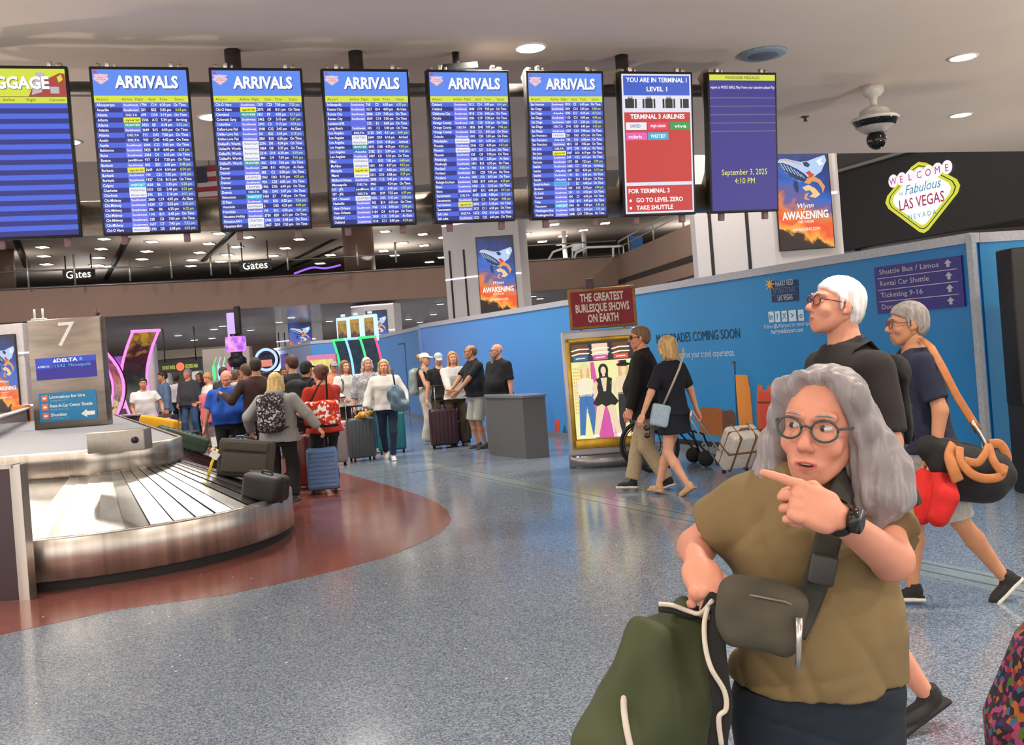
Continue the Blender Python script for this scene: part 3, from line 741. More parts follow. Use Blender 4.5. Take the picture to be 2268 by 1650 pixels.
# ------------------------------------------------------------------ floor
TZ = terrazzo('blue_terrazzo', ['4c5b68', '5f6f7e', '71818f', '8c96a2', 'a4a3aa'])
TR = terrazzo('red_terrazzo', ['5e322c', '74423a', '85514a', '925f56', '6a3c36'])
TG = terrazzo('grey_terrazzo', ['76868a', '86949a', '98a4a6'], False)
m = MB(); m.box((0, 22, -.1), (90, 90, .2)); struct(m.build('floor', TZ))
CC = Vector((-4.18, 9.97, 0)); RO = 1.81; RI = .75
TD = Vector((-.435, .90, 0)).normalized(); ND = Vector((TD.y, -TD.x, 0))
redpx = [(-60, 1420), (250, 1352), (500, 1318), (700, 1275), (850, 1236), (930, 1204), (975, 1180), (996, 1160), (1000, 1148), (990, 1130), (965, 1112), (930, 1097), (880, 1081), (820, 1064), (760, 1048)]
pts = [G(*p) for p in redpx]; pts = [(p.x, p.y) for p in pts]
e = Vector(pts[-1]); d2 = Vector((TD.x, TD.y)); pts += [tuple(e+d2*14), tuple(e+d2*14+Vector((-9, -2))), (-9, 9), (pts[0][0]-2, pts[0][1]-.3)]
m = MB(); m.prism(pts, (0, 0, 0), (1, 0, 0), (0, 1, 0), .002); struct(m.build('trim_1', TR))
def strip(name, a, b, w, mt, th=.0015):
    a, b = G(*a), G(*b); dd = (b-a).normalized(); nn = Vector((-dd.y, dd.x, 0)); a = a-dd*.0; 
    m = MB(); m.prism([(0, -w/2), ((b-a).length, -w/2), ((b-a).length, w/2), (0, w/2)], a, dd, nn, th); struct(m.build(name, mt))
BR = mat('74766f', .25, .3, .05)
strip('trim_2', (948, 1028), (2330, 1316), .34, TG); strip('trim_3', (948, 1033), (2330, 1324), .022, BR, .0032); strip('trim_4', (948, 1022), (2330, 1306), .022, BR, .0032)
strip('trim_5', (750, 1068), (1085, 1023), .022, BR, .0032)
# ------------------------------------------------------------------ near ceiling slab, hall shell
CEIL = mat('d6c8bb', .85, 0, .05, .6, name='ceiling_paint')
a = G(200, 358, 4.3); b = G(2268, 335, 4.3); d = (b-a).normalized(); a2 = a-d*9; b2 = b+d*12
m = MB(); m.prism([(a2.x, a2.y), (b2.x, b2.y), (18, -8), (-14, -8)][::-1], (0, 0, 4.3), (1, 0, 0), (0, 1, 0), .4 if False else -.0001) if False else None
m.prism([(-14, -8), (18, -8), (b2.x, b2.y), (a2.x, a2.y)], (0, 0, 4.3), (1, 0, 0), (0, 1, 0), .35); struct(m.build('ceiling', CEIL))
UPC = mat('b0a69e', .45, 0, .15, .3, name='dark_upper_ceiling')
m = MB(); m.box((0, 39, 7.7), (90, 56, .2)); struct(m.build('ceiling_2', UPC))
FARW = mat('5b4a44', .8, 0, .05, .3)
m = MB(); m.box((0, 66, 6.5), (90, .3, 2.6)); struct(m.build('wall_far_upper', mat('5a4e48', .7)))
# ------------------------------------------------------------------ ceiling fittings
def downlight(p, r, label, cat='ceiling light', group=None, s=60, col='fff0dc', name='downlight'):
    t = thing(name, label, cat, p, 0, group)
    m = MB(); m.lathe([(r*1.0, -.012), (r*1.18, -.012), (r*1.2, 0), (r*1.0, 0)], n=24); m.build('trim_ring', WHITEP, t)
    m = MB(); m.lathe([(.001, -.004), (r, -.004), (r, -.009), (.001, -.009)], n=24); m.build('lamp', emit(col, s), t)
    return t
downlight(G(1175, 105, 4.3), .125, 'round lit downlight in the grey ceiling above the last arrivals board', group='near ceiling downlights')
downlight(G(2133, 126, 4.3), .125, 'lit downlight in the grey ceiling, upper of the two at the right', group='near ceiling downlights')
downlight(G(2128, 254, 4.3), .125, 'lit downlight in the grey ceiling, lower of the two, above the welcome sign', group='near ceiling downlights')
downlight(G(470, 258, 4.3), .125, 'lit downlight glowing between the first two arrivals boards', group='near ceiling downlights')
for i, (x, y) in enumerate([(-3.5, 2.2), (-.6, 3.4), (2.2, 3.6), (4.6, 6.2), (0, -2), (4, .5), (-5.5, 6.5), (3.2, 7.4)]):
    downlight((x, y, 4.3), .125, 'round lit downlight in the grey ceiling nearer than the boards', group='downlights overhead')
for x, y in ((-4.6, 10.7), (-6.2, 10.0), (-1.36, 11.1)): downlight((x, y, 4.3), .125, 'added downlight in the grey ceiling hidden just behind the hanging boards', group='added downlights behind the boards')  # unseen downlights added for bright reflections on the carousel plates
t = thing('ceiling_speaker', 'flat blue-grey round speaker set in the ceiling right of the boards', 'speaker', G(1690, 117, 4.3))
m = MB(); m.lathe([(.001, -.03), (.2, -.03), (.22, -.015), (.22, 0), (.001, 0)], n=28); m.build('rim', mat('7d8fa0', .6), t)
m = MB(); m.lathe([(.001, -.036), (.13, -.036), (.15, -.028), (.001, -.028)], n=28); m.build('grille', mat('5b6673', .8), t)
t = thing('sprinkler', 'tiny dark sprinkler head in the ceiling left of the camera dome', 'sprinkler', G(1783, 258, 4.3))
m = MB(); m.lathe([(.05, 0), (.05, -.01), (.02, -.02), (.015, -.05), (.03, -.055), (.03, -.06), (.001, -.06)], n=12); m.build('head', mat('4a4542', .4, .6), t)
t = thing('security_camera', 'white ceiling camera with dark ring and black hanging dome', 'camera', G(1932, 190, 4.3))
m = MB(); m.lathe([(.001, 0), (.12, 0), (.115, -.07), (.09, -.11), (.045, -.13), (.035, -.2), (.05, -.23), (.001, -.23)], n=28); m.build('mount', mat('cfcbc4', .45), t)
m = MB(); m.lathe([(.001, -.22), (.05, -.225), (.115, -.25), (.155, -.275), (.17, -.335), (.24, -.35), (.262, -.375), (.25, -.39), (.001, -.39)], n=36); m.build('housing', mat('cfcbc4', .45), t)
m = MB(); m.lathe([(.245, -.388), (.205, -.455), (.001, -.455)], n=36); m.build('lens_ring', mat('1a1c1e', .12), t)
m = MB(); m.lathe([(.205, -.452), (.19, -.47), (.12, -.52), (.001, -.525)], n=36); m.build('lower_shell', mat('b9b5ae', .45), t)
m = MB(); m.sphere((0, 0, -.60), .108, n=24, k=14); m.build('dome', mat('100e0d', .06, 0, .02), t)
# ------------------------------------------------------------------ the hanging screen rig
RT = Vector((.9563, .2924, 0)).normalized(); RN = Vector((.2924, -.9563, 0)).normalized(); RC1 = Vector((-2.68, 7.61, 3.43)); SP = .863
RYAW = math.atan2(RT.y, RT.x)
def rig(k, back, z): p = RC1+RT*SP*k-RN*back; return Vector((p.x, p.y, z))
t = thing('pipe_rail', 'long dark pipe rails that carry the hanging row of screens', 'rail', rig(2.5, .3, 4.3))
t.location = (0, 0, 0)
m = MB(); m.tube([rig(-2.2, .27, 3.98), rig(6.42, .27, 3.98)], .058, 20); m.build('upper_pipe', mat('6a6562', .4, .6), t)
m = MB(); m.tube([rig(-2.2, .34, 2.98), rig(6.05, .34, 2.98)], .135, 28); m.build('lower_pipe', mat('9a9084', .34, .7), t)
for k, r_ in ((.82, .065), (1.98, .06), (4.8, .06), (-1.3, .06)):
    m = MB(); p = rig(k, .27, 3.98); m.tube([p, Vector((p.x, p.y, 4.3))], r_, 18); m.build('hanger_post', mat('4a4543', .4, .6), t)
AIR = {'S': ('Southwest', '6a74f0', 'ffffff'), 'D': ('DELTA', '2340a0', 'ffffff'), 'N': ('spirit', 'f2ee1e', '141400'), 'F': ('FRONTIER', '1f9aa0', 'ffffff'), 'J': ('jetBlue', '1a3a90', 'ffffff'),
       'W': ('WESTJET', '18b4e0', 'ffffff'), 'A': ('American', 'f4f4fa', '7078b8'), 'U': ('UNITED', 'f4f4fa', '6a74b0'), 'K': ('Alaska', '3a62d8', 'ffffff'), 'V': ('virgin atlantic', '5a68e0', 'f0b0d0'), 'H': ('HAWAIIAN', 'f4f4fa', 'b05898'), 'L': ('allegiant', 'f0f0fa', '6080d0'), 'R': ('KOREAN AIR', '58b4f0', '2060c0')}
B1 = """Albuquerque|S|1704|C14|6:30 pm|On Time;Amarillo|S|201|B22|5:35 pm|5:18 pm;Atlanta|D|699|D34|5:19 pm|On Time;Atlanta|N|2546|A12|5:34 pm|Arriving;Atlanta|F|3023|E8|6:18 pm|5:52 pm;Atlanta|S|3649|B15|6:50 pm|On Time;Atlanta|D|711|D41|7:00 pm|On Time;Austin|D|940|D40|4:42 pm|On Time;Austin|S|2044|C22|5:00 pm|On Time;Baltimore|S|3425|B19|6:40 pm|6:28 pm;Boise|S|3364|C4|6:55 pm|On Time;Boston|J|977|D1|7:20 pm|On Time;Burbank|S|845|B21|6:05 pm|5:48 pm;Burbank|N|2649|A14|6:54 pm|6:54 pm;Burbank|S|194|C21|7:05 pm|6:48 pm;Burbank|S|1927|C16|8:15 pm|On Time;Calgary|W|1624|E6|5:35 pm|5:20 pm;Charlotte|A|1031|D5|5:40 pm|5:21 pm;Charlotte|A|596|D5|7:16 pm|6:51 pm;Chi-Midway|S|2860|C19|4:05 pm|At Gate;Chi-Midway|S|1624|C7|5:55 pm|5:42 pm;Chi-Midway|S|396|B6|6:25 pm|6:12 pm;Chi-Midway|S|1141|B11|6:45 pm|On Time;Chi-Midway|S|528|C8|7:00 pm|On Time;Chi-Midway|S|1637|C7|7:45 pm|7:22 pm;Chi-O Hare|A|1393|D5|5:08 pm|6:53 pm"""
B2 = """Chi-O Hare|S|1209|C23|7:30 pm|7:20 pm;Chi-O Hare|N|2075|A8|8:11 pm|On Time;Cleveland|F|1821|E9|4:50 pm|4:11 pm;Colorado Sprg|S|2462|C9|5:10 pm|5:37 pm;Columbus|S|2092|C3|5:15 pm|4:54 pm;Dallas-Love Fiel|S|2908|C12|3:45 pm|At Gate;Dallas-Love Fiel|S|201|B22|5:35 pm|5:18 pm;Dallas-Love Fiel|S|3801|B10|6:50 pm|On Time;Dallas/Ft. Worth|A|2376|D8|4:34 pm|On Time;Dallas/Ft. Worth|A|2864|D8|5:35 pm|On Time;Dallas/Ft. Worth|A|2316|D14|6:30 pm|5:59 pm;Dallas/Ft. Worth|A|484|D9|7:39 pm|7:41 pm;Dallas/Ft. Worth|F|1061|D16|7:56 pm|On Time;Denver|S|2380|B11|4:00 pm|At Gate;Denver|S|383|C2|5:00 pm|On Time;Denver|U|1062|D62|5:10 pm|4:53 pm;Denver|S|954|C23|6:05 pm|On Time;Denver|U|1906|D55|6:49 pm|On Time;Detroit|D|766|D43|5:47 pm|On Time;Edmonton|W|1450|E7|7:38 pm|On Time;El Paso|S|560|B20|6:55 pm|7:56 pm;Honolulu|H|6|D35|4:29 pm|4:03 pm;Honolulu|S|193|B12|4:50 pm|4:41 pm;Houston-Hobby|S|3730|B20|6:15 pm|On Time;Houston-IAH|U|2748|D58|5:48 pm|On Time;Houston-IAH|U|2667|D59|7:23 pm|On Time"""
B3 = """Indianapolis|S|768|C3|6:50 pm|6:35 pm;Kansas City|S|3527|B14|4:00 pm|At Gate;Kansas City|S|2848|C19|7:05 pm|On Time;Kansas City|S|3509|C14|7:50 pm|On Time;London-LHR|V|275|E1|8:00 pm|On Time;Long Beach|S|383|C2|5:00 pm|On Time;Los Angeles|D|2120|D43|4:11 pm|4:41 pm;Los Angeles|U|2449|D59|4:14 pm|Arrived;Los Angeles|A|6499|D10|4:18 pm|Arrived;Los Angeles|F|3092|D38|4:55 pm|4:30 pm;Los Angeles|K|2182|E11|5:09 pm|4:48 pm;Los Angeles|S|3497|C8|5:30 pm|On Time;Maui|H|32|D33|7:05 pm|6:40 pm;McAllen|L|1631|A21|4:57 pm|4:53 pm;Memphis|N|3009|A7|4:50 pm|4:32 pm;Miami|A|3321|D10|6:58 pm|7:37 pm;Midland-Odessa|S|2908|C12|3:45 pm|At Gate;Minneapolis|D|8961||4:24 pm|On Time;NY - JFK|J|1611|D3|6:00 pm|5:35 pm;NY - JFK|D|890|D39|7:55 pm|6:39 pm;NY - Newark|U|1076|D55|5:22 pm|5:50 pm;Nashville|S|902|B14|6:55 pm|On Time;New Orleans|S|1960|C16|3:05 pm|5:08 pm;New Orleans|S|1184|C4|6:10 pm|On Time;Oakland|S|2908|C12|3:45 pm|At Gate;Oakland|S|1110|C11|5:00 pm|4:34 pm"""
B4 = """Oakland|S|3113|C14|5:00 pm|4:41 pm;Oakland|S|2848|C19|7:05 pm|On Time;Oklahoma City|S|1918|C16|8:45 pm|On Time;Omaha|S|1036|C19|5:30 pm|On Time;Orange County|S|368|C25|5:25 pm|On Time;Orange County|D|3836|D40|7:07 pm|7:40 pm;Orange County|S|3503|C2|8:05 pm|On Time;Orlando|S|1001|C24|5:50 pm|On Time;Philadelphia|A|3040|D11|6:28 pm|5:55 pm;Phoenix|S|3146|C21|4:30 pm|4:53 pm;Phoenix|A|1977|D7|5:15 pm|On Time;Phoenix|S|528|C8|7:00 pm|On Time;Pittsburgh|S|2200|C4|3:55 pm|At Gate;Pittsburgh|S|3801|B10|6:50 pm|On Time;Portland|K|778|E14|5:10 pm|5:05 pm;Portland|S|821|C20|7:05 pm|On Time;Portland|K|1003|E10|8:03 pm|On Time;Raleigh-Durham|S|3420|B19|6:40 pm|6:28 pm;Reno|S|1450|C6|5:10 pm|On Time;Reno|S|887|B12|6:05 pm|5:41 pm;Sacramento|D|4105|D38|4:38 pm|4:13 pm;Sacramento|S|3501|C1|5:10 pm|4:58 pm;Sacramento|N|3093|A11|5:18 pm|On Time;Sacramento|S|3323|C11|6:50 pm|On Time;Salt Lake|D|1672|D42|4:14 pm|On Time;Salt Lake|S|1323|C22|6:50 pm|On Time"""
B5 = """San Antonio|S|3010|C5|6:45 pm|On Time;San Diego|S|1369|C16|3:05 pm|5:08 pm;San Diego|K|1030|E12|4:34 pm|4:13 pm;San Diego|S|1110|C11|5:00 pm|4:34 pm;San Diego|S|1624|C7|5:55 pm|5:42 pm;San Diego|D|2741|D38|6:43 pm|6:25 pm;San Diego|S|1207|C24|7:40 pm|On Time;San Francisco|U|251|D62|6:31 pm|On Time;San Francisco|K|745|E15|6:58 pm|On Time;San Francisco|S|3815|C8|7:05 pm|On Time;San Jose|D|3970|D34|4:08 pm|On Time;San Jose|N|3047|A10|6:19 pm|On Time;San Jose|S|547|C12|6:15 pm|On Time;San Jose|S|1377|B9|7:25 pm|7:09 pm;Seattle|S|3682|C7|4:30 pm|Arriving;Seattle|K|600|E13|4:54 pm|5:17 pm;Seattle|S|1141|B11|6:45 pm|On Time;Seattle|K|561|E14|7:20 pm|On Time;Seoul-Incheon|R|5|E2|4:40 pm|On Time;Spokane|S|760|B10|5:10 pm|4:40 pm;St. Louis|S|3311|C2|6:55 pm|On Time;Tucson|S|434|C1|6:45 pm|On Time;Tulsa|S|2268|B15|4:40 pm|On Time;Vancouver|W|1058|E4|3:58 pm|3:43 pm;Washington-Nat|S|3470|B21|6:50 pm|7:05 pm;Washington-Dul|S|2848|C19|7:00 pm|On Time"""
EX, EZ = (1, 0, 0), (0, 0, 1)
WM = emit('ffffff', 1.1); YG = emit('d8f24a', 1.0); DK = emit('20240a', .6)
def vegas(mb, cx, cy, s, o, ex, ey, mats, welcome=True):
    """diamond welcome sign; mats = yellow, dark line, white, pink, blue, disc"""
    Y, D, Wt, P, Bl, Dc = mats
    def dia(k): return [(cx+s*k*x, cy+s*k*y) for x, y in ((-1, .03), (-.93, .16), (-.2, .62), (-.0, .68), (.2, .62), (.93, .16), (1, .03), (.93, -.1), (.12, -.70), (0, -.74), (-.12, -.70), (-.93, -.1))]
    q = Vector(ex).cross(Vector(ey))*.002
    o = Vector(o); mb.plate(dia(1), o, ex, ey, Y); o += q; mb.plate(dia(.90), o, ex, ey, D); o += q; mb.plate(dia(.87), o, ex, ey, Y); o += q; mb.plate(dia(.78), o, ex, ey, Wt); o += q
    for i, c in enumerate('WELCOME'):
        x = cx+s*(-.72+.24*i); y = cy+s*(.43+.0*i)
        mb.plate([(x+s*.135*math.cos(a*PI/8), y+s*.135*math.sin(a*PI/8)) for a in range(16)], o+q*(i+1)*.2, ex, ey, Dc)
        mb.text(c, x, y-s*.075, s*.2, o+q*3, ex, ey, P, 'C')
    mb.text('Fabulous', cx+s*.05, cy+s*.09, s*.27, o+q, ex, ey, Bl, 'C', shear=.35); mb.text('to', cx-s*.52, cy+s*.1, s*.13, o+q, ex, ey, Bl, 'C')
    mb.text('LAS VEGAS', cx, cy-s*.2, s*.3, o+q, ex, ey, P, 'C', width=s*1.2, bold=.01); mb.text('N E V A D A', cx, cy-s*.42, s*.14, o+q, ex, ey, Bl, 'C')
def display(k, name, label, group=None):
    t = thing(name, label, 'screen', rig(k, 0, RC1.z), RYAW, group); t.rotation_euler = (R(6), 0, RYAW)
    m = MB(); m.rbox((0, .05, 0), (.715, .085, 1.27), .008, seg=2); m.build('casing', BLACK, t)
    for x in (-.23, .23):
        m = MB(); m.rbox((x, .07, .655), (.035, .05, .05), .008); m.rbox((x+.05, .07, .648), (.02, .03, .035), .006); m.build('top_clamp', STEEL, t)
        m = MB(); m.rbox((x+.02, .08, -.665), (.05, .05, .075), .008); m.build('lower_lug', mat('8a6a70', .5), t)
    for x in (-.3, .3):
        m = MB(); pr = [(.06, .66), (.12, .68), (.2, .67), (.28, .62), (.22, .55), (.16, .3), (.15, 0), (.19, -.25), (.30, -.42), (.26, -.56), (.12, -.62), (.08, -.6)]
        m.prism(pr, (x-.012, 0, 0), (0, 1, 0), EZ, .024); m.build('mounting_bracket', mat('a8967e', .4, .6), t)
    return t
HW, HH = .3375, .612
FO = Vector((0, .005, 0)); 
def o_(i): return Vector((0, .006-.0015*i, 0))
def board(k, data, label):
    t = display(k, 'arrivals_display', label, 'arrivals boards on the hanging rail')
    mats = [emit('5a8cf4', .95), emit('dce838', .95), emit('4468e8', .9), emit('1c2284', .9), WM, YG, emit('303a10', .5), emit('6a74f0', .95), emit('f4ccd8', .95), emit('d83048', .9), emit('7486c8', .8)]
    idx = {}
    def mi(c):
        if c not in idx: idx[c] = len(mats); mats.append(emit(c, .95))
        return idx[c]
    p = MB(); x0, x1 = -HW, HW; top = HH; y1 = top-.195; y2 = y1-.049; rh = (y2+HH)/26
    p.rect(x0, y1, x1, top, o_(0), EX, EZ, 0); p.rect(x0, y2, x1, y1, o_(0), EX, EZ, 1)
    L = MB()
    for i, w in enumerate(data.replace('\n', '').split(';')):
        n, al, fl, gt, tm, st = w.split('|'); ya = y2-rh*(i+1); nm, bc, fc = AIR[al]
        p.rect(x0, ya, x1, ya+rh, o_(0), EX, EZ, 2 if i % 2 == 0 else 3)
        p.rect(x0+.195, ya, x0+.318, ya+rh, o_(1), EX, EZ, 7 if al == 'S' else mi(bc))
        yb = ya+rh*.24; z = rh*.78
        L.text(n, x0+.012, yb, z, o_(2), EX, EZ, 0, bold=.012, nx=.84)
        L.text(nm, x0+.256, yb+.001, z*.82, o_(2), EX, EZ, {'ffffff': 0, '141400': 2}.get(fc, 3), 'C', bold=.012, width=min(.105, .0165*len(nm)), shear=.25 if al in 'NFWK' else 0)
        L.text(fl, x0+.325, yb, z, o_(2), EX, EZ, 0, bold=.012, nx=.84); 
        if gt: L.text(gt, x0+.40, yb, z, o_(2), EX, EZ, 0, bold=.012, nx=.84)
        L.text(tm, x0+.465, yb, z, o_(2), EX, EZ, 0, bold=.012, nx=.84)
        L.text(st, x0+.655, yb, z, o_(2), EX, EZ, 1 if st[0].isdigit() else 0, 'R', bold=.012, nx=.84)
    p.build('screen_panel', mats, t)
    for s, x in (('Airport', .015), ('Airline', .195), ('Flight', .29), ('Gate', .385), ('Time', .465), ('Status', .575)): L.text(s, x0+x, y2+.014, .028, o_(2), EX, EZ, 2)
    L.text('ARRIVALS', .052, y1+.052, .125, o_(2), EX, EZ, 4, 'C', bold=.035, width=.455); L.text('ARRIVALS', .045, y1+.060, .125, o_(3), EX, EZ, 0, 'C', bold=.035, width=.455)
    vegas(L, x0+.06, y1+.125, .06, o_(0), EX, EZ, (5, 6, 5, 6, 4, 5)); L.plate([(x0+.02+.02*math.cos(a*PI/5)*(1 if a % 2 else .45), top-.02+.018*math.sin(a*PI/5)*(1 if a % 2 else .45)) for a in range(10)], o_(4), EX, EZ, 6)
    L.build('lettering', [WM, YG, DK, emit('7078b8', .8), emit('33519c', .8), emit('f4d4e2', .95), emit('d04070', .9)], t)
board(0, B1, 'arrivals board starting with Albuquerque, first after the baggage board')
board(1, B2, 'arrivals board listing Chi-O Hare to Houston, second after the baggage board')
board(2, B3, 'arrivals board listing Indianapolis to Oakland, third after the baggage board')
board(3, B4, 'arrivals board listing Oakland to Salt Lake, under the black ceiling bracket')
board(4, B5, 'arrivals board listing San Antonio to Washington, beside the red board')
# baggage board
t = display(-1, 'baggage_display', 'striped baggage board with yellow-green header at the left edge')
p = MB(); x0, x1 = -HW, HW; y1 = HH-.2; y2 = y1-.05; p.rect(x0, y1, x1, HH, o_(0), EX, EZ, 0); p.rect(x0, y2, x1, y1-.004, o_(0), EX, EZ, 0); p.rect(x0, y1-.004, x1, y1, o_(0), EX, EZ, 3)
for i in range(26): p.rect(x0, y2-(y2+HH)/26*(i+1), x1, y2-(y2+HH)/26*i, o_(0), EX, EZ, 1 if i % 2 == 0 else 2)
p.plate([(.08, y1), (.34, y1), (.335, y1+.165), (.30, y1+.17), (.2, y1+.12), (.1, y1+.05)], o_(1), EX, EZ, 4); p.plate([(.1, y1+.01), (.17, y1+.03), (.2, y1+.17), (.14, y1+.175)], o_(2), EX, EZ, 5); p.plate([(.23, y1+.02), (.29, y1+.02), (.29, y1+.07), (.23, y1+.07)], o_(2), EX, EZ, 5); p.plate([(.29, y1+.1), (.32, y1+.12), (.31, y1+.16), (.28, y1+.14)], o_(2), EX, EZ, 0)
p.build('screen_panel', [emit('d8e23a', .95), emit('4468e8', .9), emit('1c2284', .9), emit('302a20', .4), emit('b84038', .8), emit('c8bcc8', .9)], t)
L = MB(); L.text('BAGGAGE', -.02, y1+.052, .12, o_(2), EX, EZ, 1, 'C', bold=.035, width=.5); L.text('BAGGAGE', -.025, y1+.058, .12, o_(3), EX, EZ, 0, 'C', bold=.035, width=.5)
for s, x in (('Flight', .4), ('Airline', .24), ('Carousel', .555)): L.text(s, x0+x, y2+.014, .03, o_(2), EX, EZ, 2)
L.build('lettering', [WM, emit('7a7a70', .7), DK], t)
# terminal information board
t = display(5, 'information_display', 'red information board for terminal 3 airlines, white border')
p = MB(); p.rect(-HW, -HH, HW, HH, o_(0), EX, EZ, 0); p.rect(-.322, .425, .322, .597, o_(1), EX, EZ, 1); p.rect(-.322, -.335, .322, .278, o_(1), EX, EZ, 2); p.rect(-.322, -.595, .322, -.365, o_(1), EX, EZ, 2)
for x in (-.26, -.08, .115, .29):
    p.rect(max(x-.062, -.31), .315, min(x+.062, .312), .395, o_(1), EX, EZ, 3)
    for q in (-.04, .04):
        if abs(x+q) < .29: p.rect(x+q-.004, .315, x+q+.004, .395, o_(2), EX, EZ, 0)
    if x < .25: p.rect(x-.022, .395, x+.022, .402, o_(1), EX, EZ, 3); p.rect(x-.022, .402, x-.016, .412, o_(1), EX, EZ, 3); p.rect(x+.016, .402, x+.022, .412, o_(1), EX, EZ, 3); p.rect(x-.022, .408, x+.022, .414, o_(1), EX, EZ, 3)
for i, (x, y) in enumerate(((-.31, .125), (-.1, .125), (.12, .125), (-.31, .037), (-.1, .037))): p.rect(x, y, x+.2, y+.066, o_(2), EX, EZ, 4+i)
p.build('screen_panel', [emit('e6e6f4', .95), emit('2f5ac8', .95), emit('d03030', .9), emit('1a1c24', .6), emit('f0f0fa', .95), emit('f03060', .9), emit('20a04c', .9), emit('f060c0', .9), emit('30b0d8', .9)], t)
L = MB(); L.text('YOU ARE IN TERMINAL 1', 0, .54, .058, o_(3), EX, EZ, 0, 'C', bold=.02, width=.59); L.text('LEVEL 1', 0, .462, .055, o_(3), EX, EZ, 0, 'C', bold=.02, width=.2); L.build('title_lettering', WM, t)
L = MB(); L.text('TERMINAL 3 AIRLINES', 0, .222, .055, o_(3), EX, EZ, 0, 'C', bold=.02, width=.53); L.build('airlines_lettering', WM, t)
L = MB(); L.text('FOR TERMINAL 3', -.305, -.43, .055, o_(3), EX, EZ, 0, bold=.02, width=.4)
L.text('GO TO LEVEL ZERO', -.235, -.51, .054, o_(3), EX, EZ, 0, bold=.02, width=.46); L.text('TAKE SHUTTLE', -.235, -.578, .054, o_(3), EX, EZ, 0, bold=.02, width=.36)
for y in (-.495, -.56): L.plate([(-.29+.012*math.cos(a*PI/6), y+.012*math.sin(a*PI/6)) for a in range(12)], o_(3), EX, EZ, 0)
L.build('directions_lettering', WM, t); L = MB()
for s, x, y, c, w in (('UNITED', -.22, .145, 1, .1), ('virgin atlantic', -.0, .147, 0, .15), ('viva', .22, .142, 0, .12), ('volaris', -.225, .052, 0, .13), ('WESTJET', 0, .056, 0, .15)): L.text(s, x, y, .04, o_(4), EX, EZ, c, 'C', bold=.015, width=w)
L.build('airline_logos', [WM, emit('5a66b0', .8)], t)
# passenger message board
t = display(6, 'message_display', 'dark blue passenger message board showing date and time, at the row end')
p = MB(); p.rect(-HW, -HH, HW, HH, o_(0), EX, EZ, 0); p.rect(-HW, .56, HW, HH, o_(1), EX, EZ, 1); p.rect(-HW, .475, HW, .525, o_(1), EX, EZ, 3)
for y in (.40, .325, .25, .175, .10): p.rect(-HW, y, HW, y+.01, o_(1), EX, EZ, 2)
p.build('screen_panel', [emit('241e8c', .9), emit('d8e23a', .95), emit('77759c', .6), emit('2c2898', .9)], t)
L = MB(); L.text('PASSENGER MESSAGES', 0, .573, .036, o_(2), EX, EZ, 2, 'C', width=.35); L.build('title_lettering', [WM, emit('ecec50', 1), DK], t); L = MB(); L.text('report to MOES GRILL May I have your attention please Pay', 0, .488, .034, o_(2), EX, EZ, 0, 'C', width=.66); L.build('ticker_lettering', WM, t)
L = MB(); L.text('September 3, 2025', 0, -.29, .075, o_(2), EX, EZ, 1, 'C', width=.47); L.text('4:10 PM', 0, -.37, .075, o_(2), EX, EZ, 1, 'C', width=.21); L.build('clock_lettering', [WM, emit('ecec50', 1), DK], t)
p = rig(2.98, .27, 4.3); t = thing('ceiling_bracket', 'black flat bracket box under the ceiling above the fourth arrivals board', 'bracket', p, RYAW)
m = MB(); m.box((.0, -.03, -.16), (.3, .3, .05), rot=Matrix.Rotation(R(-5), 3, 'Y')); m.tube([(0, -.03, -.15), (0, -.03, 0)], .03, 10); m.build('box_body', BLACK, t)
# ------------------------------------------------------------------ far balcony and upper level
FP = [W(-420, 690, 32.5), W(0, 643, 35.4), W(560, 617, 38.5), W(1160, 580, 40.3), W(1366, 568, 41)]
FASC = mat('8a7064', .7, 0, .06, .5, name='brown_fascia')
m = MB()
for a, b in zip(FP, FP[1:]):
    a = Vector((a.x, a.y, 0)); b = Vector((b.x, b.y, 0)); dd = (b-a).normalized()
    m.prism([(0, 3.95), ((b-a).length, 3.95), ((b-a).length, 5.2), (0, 5.2)], a, dd, EZ, -.5)
m.build('wall_balcony_fascia', FASC)['kind'] = 'structure'
SOF = mat('b8afab', .2, 0, .08, .4, name='glossy_soffit', spec=.9)
m = MB(); a, b = FP[0], FP[-1]
m.add([(a.x, a.y, 3.95), (0, 39.3, 3.95), (b.x+12, b.y, 3.95), (b.x+12, 52, 3.02), (0, 52, 3.02), (-30, 52, 3.02), (a.x-14, a.y, 3.95)], [(0, 1, 2, 3, 4, 5, 6)]); struct(m.build('ceiling_3', SOF))
m = MB(); m.box((0, 52.2, 1.6), (70, .3, 3.2)); struct(m.build('wall_back', mat('7e6259', .8, 0, .06, .4)))
GL = bpy.data.materials.new('balustrade_glass'); GL.use_nodes = True
_b = GL.node_tree.nodes['Principled BSDF']; _b.inputs['Transmission Weight'].default_value = 1; _b.inputs['Roughness'].default_value = .03; _b.inputs['IOR'].default_value = 1.1; _b.inputs['Base Color'].default_value = (.85, .9, .92, 1)
t = thing('glass_railing', 'long glass railing with metal rail along the far upper balcony', 'railing', (0, 38, 5.2)); t.location = (0, 0, 0)
g = MB(); h = MB()
for a, b in zip(FP, FP[1:]):
    a = Vector((a.x, a.y-.05, 5.2)); b = Vector((b.x, b.y-.05, 5.2)); dd = (b-a).normalized()
    g.prism([(0, 0), ((b-a).length, 0), ((b-a).length, .62), (0, .62)], a, dd, EZ, -.02)
    h.tube([a+Vector((0, 0, .64)), b+Vector((0, 0, .64))], .03, 8); h.tube([a+Vector((0, 0, .03)), b+Vector((0, 0, .03))], .04, 8)
g.build('glass', GL, t); h.build('handrail', mat('8e8a88', .3, .8), t)
